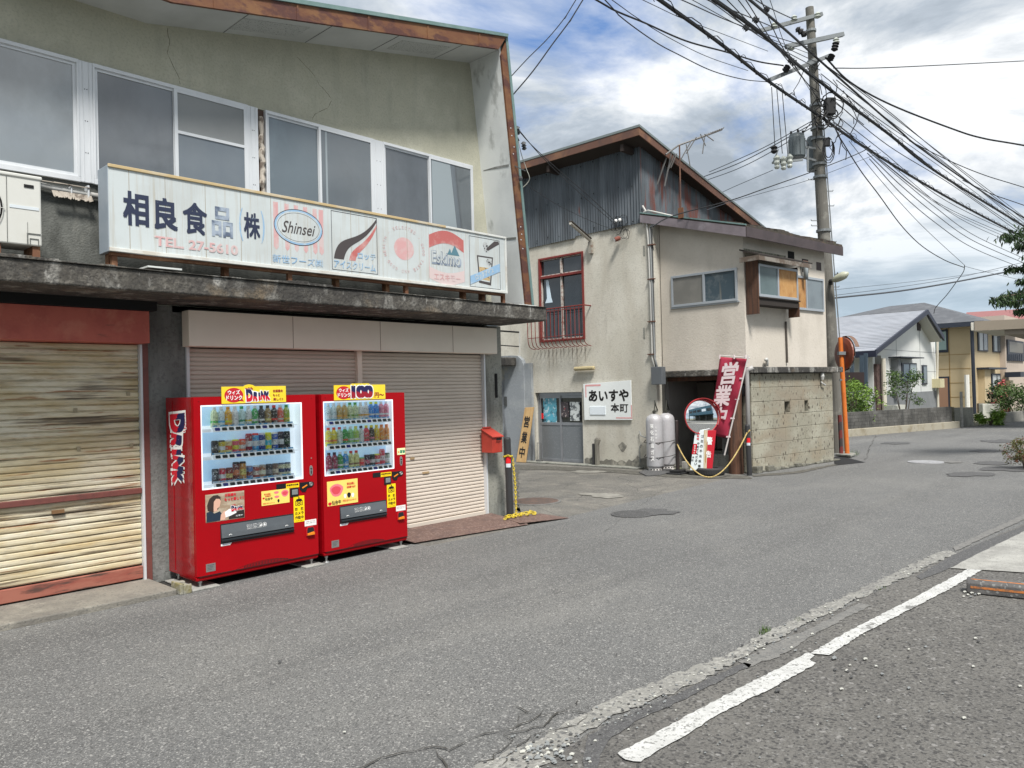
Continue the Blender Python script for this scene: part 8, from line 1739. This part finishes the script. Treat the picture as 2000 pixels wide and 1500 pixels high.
def bush(name, base, rx, ry, h, n, s_, m, label, cat, seed, stems=5, extra=None, droop=.0, group=None, long_=2.0, lift=.15):
    rnd = random.Random(seed); t = thing(name, base, label, cat, group); o = MB()
    for k in range(stems):
        a_ = rnd.random() * 6.28; top_ = base + V((rx * .6 * math.cos(a_), ry * .6 * math.sin(a_), h * rnd.uniform(.6, .9))); o.tube([base + V((rnd.uniform(-.05, .05), rnd.uniform(-.05, .05), 0)), base.lerp(top_, .5) + V((0, 0, .05)), top_], [.02, .014, .006], 5)
    o.build('stems', BARK, t)
    cl = [(V((rnd.uniform(-1, 1) * rx * .75, rnd.uniform(-1, 1) * ry * .75, h * rnd.uniform(lift, .88))), rnd.uniform(.25, .5) * min(rx, h * .5)) for _ in range(max(6, n // 90))]
    o = MB()
    for k in range(n):
        c_, r_ = rnd.choice(cl); q = V((rnd.gauss(0, 1), rnd.gauss(0, 1), rnd.gauss(0, 1))).normalized() * r_ * rnd.uniform(.5, 1.1); q.z *= .8
        p = base + c_ + q
        if p.z < .02: p.z = .02 + rnd.random() * .1
        leaf(o, p, s_ * rnd.uniform(.6, 1.3), rnd, droop, long_)
    o.build('foliage', m, t)
    if extra:
        o = MB(); fm, fn, fs = extra
        for k in range(fn):
            c_, r_ = rnd.choice(cl); p = base + c_ + V((rnd.gauss(0, .5), rnd.gauss(0, .5), abs(rnd.gauss(0, .6)))) * r_ - CF * r_ * .5
            for j in range(7): leaf(o, p, fs, rnd, 0, 1.1)
        o.build('flowers', fm, t)
    return t
def gd(u, d): p = PD(u, 745, d); return V((p.x, p.y, 0))
bush('camellia_bush', gd(1680, 27.3), .95, .8, 2.0, 2600, .055, LF_B, 'round bright yellow green bush behind the block wall', 'bush', 1)
bush('garden_shrub', gd(1656, 26.8), .5, .5, 1.6, 900, .05, LF_M, 'darker green shrub beside the orange post behind the wall', 'bush', 2)
bush('garden_shrub', gd(1764, 28.6), .70, .6, 2.5, 1300, .05, LF_M, 'slender green shrub in front of the bay window of the white house', 'bush', 3, lift=.35)
bush('rose_bush', gd(1945, 34), .55, .5, 1.9, 1100, .06, LF_D, 'dark shrub with pink roses beside the tan house', 'bush', 4, extra=(plain('rose_pink', (236, 140, 140)), 16, .15))
bush('hosta_clump', gd(1932, 30), .75, .5, .55, 900, .07, LF_B, 'low clump of broad bright leaves at the roadside', 'plant', 5, long_=2.6)
tg = bush('hedge', gd(1983, 33), 1.1, .9, 1.7, 2600, .06, LF_M, 'clipped dark green hedge at the right edge before the beige house', 'hedge', 6, lift=.3)
bush('hedge', gd(2030, 32), 1.1, .9, 1.7, 1200, .06, LF_M, 'hedge continuing beyond the right edge', 'hedge', 7, lift=.3) if False else None
bush('azalea_shrub', gd(2003, 15.4), .50, .45, .62, 2600, .022, LF_R, 'small reddish green azalea at the right edge of the road', 'shrub', 8, stems=9)
bush('garden_shrub', gd(1640, 28.2), .6, .5, 1.2, 700, .05, LF_M, 'low shrub behind the block wall near the pole', 'bush', 12)
q = gd(1918, 33.2); o = MB(); o.obox(q + V((0, 0, .12)), CR * .75, CF * .3 - V((0, 0, (CF * .3).z)), V((0, 0, .62))); tag(o.build('outdoor_unit', plain('unit_ivory', (196, 196, 186)), bevel=.02), 'ivory air conditioner unit on the ground by the tan house', 'air conditioner')
q = G(1964, 826); qd = G(2060, 815); o = MB(); dd = (qd - q).normalized(); o.obox(q, dd * 6, V((-dd.y, dd.x, 0)) * .15, V((0, 0, .42))); tag(o.build('low_wall', mat('low_wall_grey', (.28, .27, .24), .95, layers=[('noise', (.18, .175, .16), 3, .45, .65, .8)]), bevel=.01), 'low pale block wall under the hedge', 'wall')
qq = G(1957, 816); o = MB(); o.tube([qq, qq + V((0, 0, 1.0))], .05, 7); tag(o.build('garden_stake', plain('stake_grey', (150, 140, 120))), 'thin grey stake standing before the hedge', 'stake')
rsheet('verge_gravel', [(1902, 832), (1930, 822), (1962, 818), (1966, 826), (1930, 829)], .012, mat('verge', (.24, .23, .16), .95, layers=[('noise', (.13, .15, .06), 3, .45, .6, .9)]), .05, .3, 44)
def tufts(name, pts, label, seed):
    rnd = random.Random(seed); o = MB()
    for (u, v, n, s_) in pts:
        for k in range(n):
            c_ = G(u + rnd.gauss(0, 5), v + rnd.gauss(0, 2.0)); a_ = rnd.random() * 6.28; w = V((math.cos(a_), math.sin(a_), 0)) * .003; tip = c_ + V((rnd.uniform(-1, 1) * s_ * .6, rnd.uniform(-1, 1) * s_ * .6, s_)); o.add([c_ - w, c_ + w, tip], [(0, 1, 2)])
    return tag(o.build(name, LF_M, loc=(0, 0, 0)), label, 'grass', kind='stuff')
tufts('grass', [(1494, 1232, 40, .035), (1488, 1238, 30, .025), (1560, 1212, 24, .02), (1720, 1150, 24, .02), (1670, 888, 60, .12), (1900, 828, 80, .12), (1930, 824, 80, .15)], 'small grass tufts in the gutter and at the kerbs', 3)
# tree reaching in from the right edge
tb = gd(2110, 17.0)
t = thing('street_tree', tb, 'broadleaf tree with drooping dark leaves reaching in at the right edge', 'tree')
o = MB(); tp = PD(2110, 520, 17.0); o.tube([tb, tb.lerp(tp, .5) + V((.1, 0, 0)), tp, tp + V((0, 0, 1.2))], [.16, .12, .08, .03], 10); o.build('trunk', BARK, t)
tips = [((2075, 470), (1958, 459), 30), ((2080, 500), (1985, 478), 24), ((2070, 520), (1968, 525), 18), ((2075, 560), (1962, 580), 22), ((2080, 560), (1940, 583), 22), ((2070, 590), (1950, 590), 20), ((2080, 570), (1990, 545), 22), ((2070, 600), (1985, 606), 16), ((2090, 450), (1998, 445), 22),
        ((2120, 430), (2080, 400), 30), ((2150, 480), (2200, 450), 30), ((2140, 560), (2220, 560), 30), ((2085, 540), (2010, 560), 26), ((2080, 480), (2010, 500), 24), ((2090, 600), (2030, 610), 18)]
rnd = random.Random(55); o = MB(); lf = MB()
for (u0, v0), (u1, v1), w in tips:
    a, b = PD(u0 + 15, v0 + 10, 17.0), PD(u1, v1, 16.6 + rnd.uniform(-.8, .8)); o.tube([tp.lerp(tb, .1 + .1 * rnd.random()), a, a.lerp(b, .5) + V((0, 0, .08)), b], [.05, .03, .018, .006], 5)
    for k in range(int(430)):
        f = rnd.random() ** .8; p = a.lerp(b, f) + V((0, 0, .08 * math.sin(math.pi * f))) + V((rnd.gauss(0, .5), rnd.gauss(0, .5), rnd.gauss(0, .26))) * (w / 1500 * 17) * (.9 if f < .8 else .5); leaf(lf, p, .045 * rnd.uniform(.7, 1.3), rnd, .9, 2.8)
o.build('branches', BARK, t); lf.build('foliage', LF_D, t)
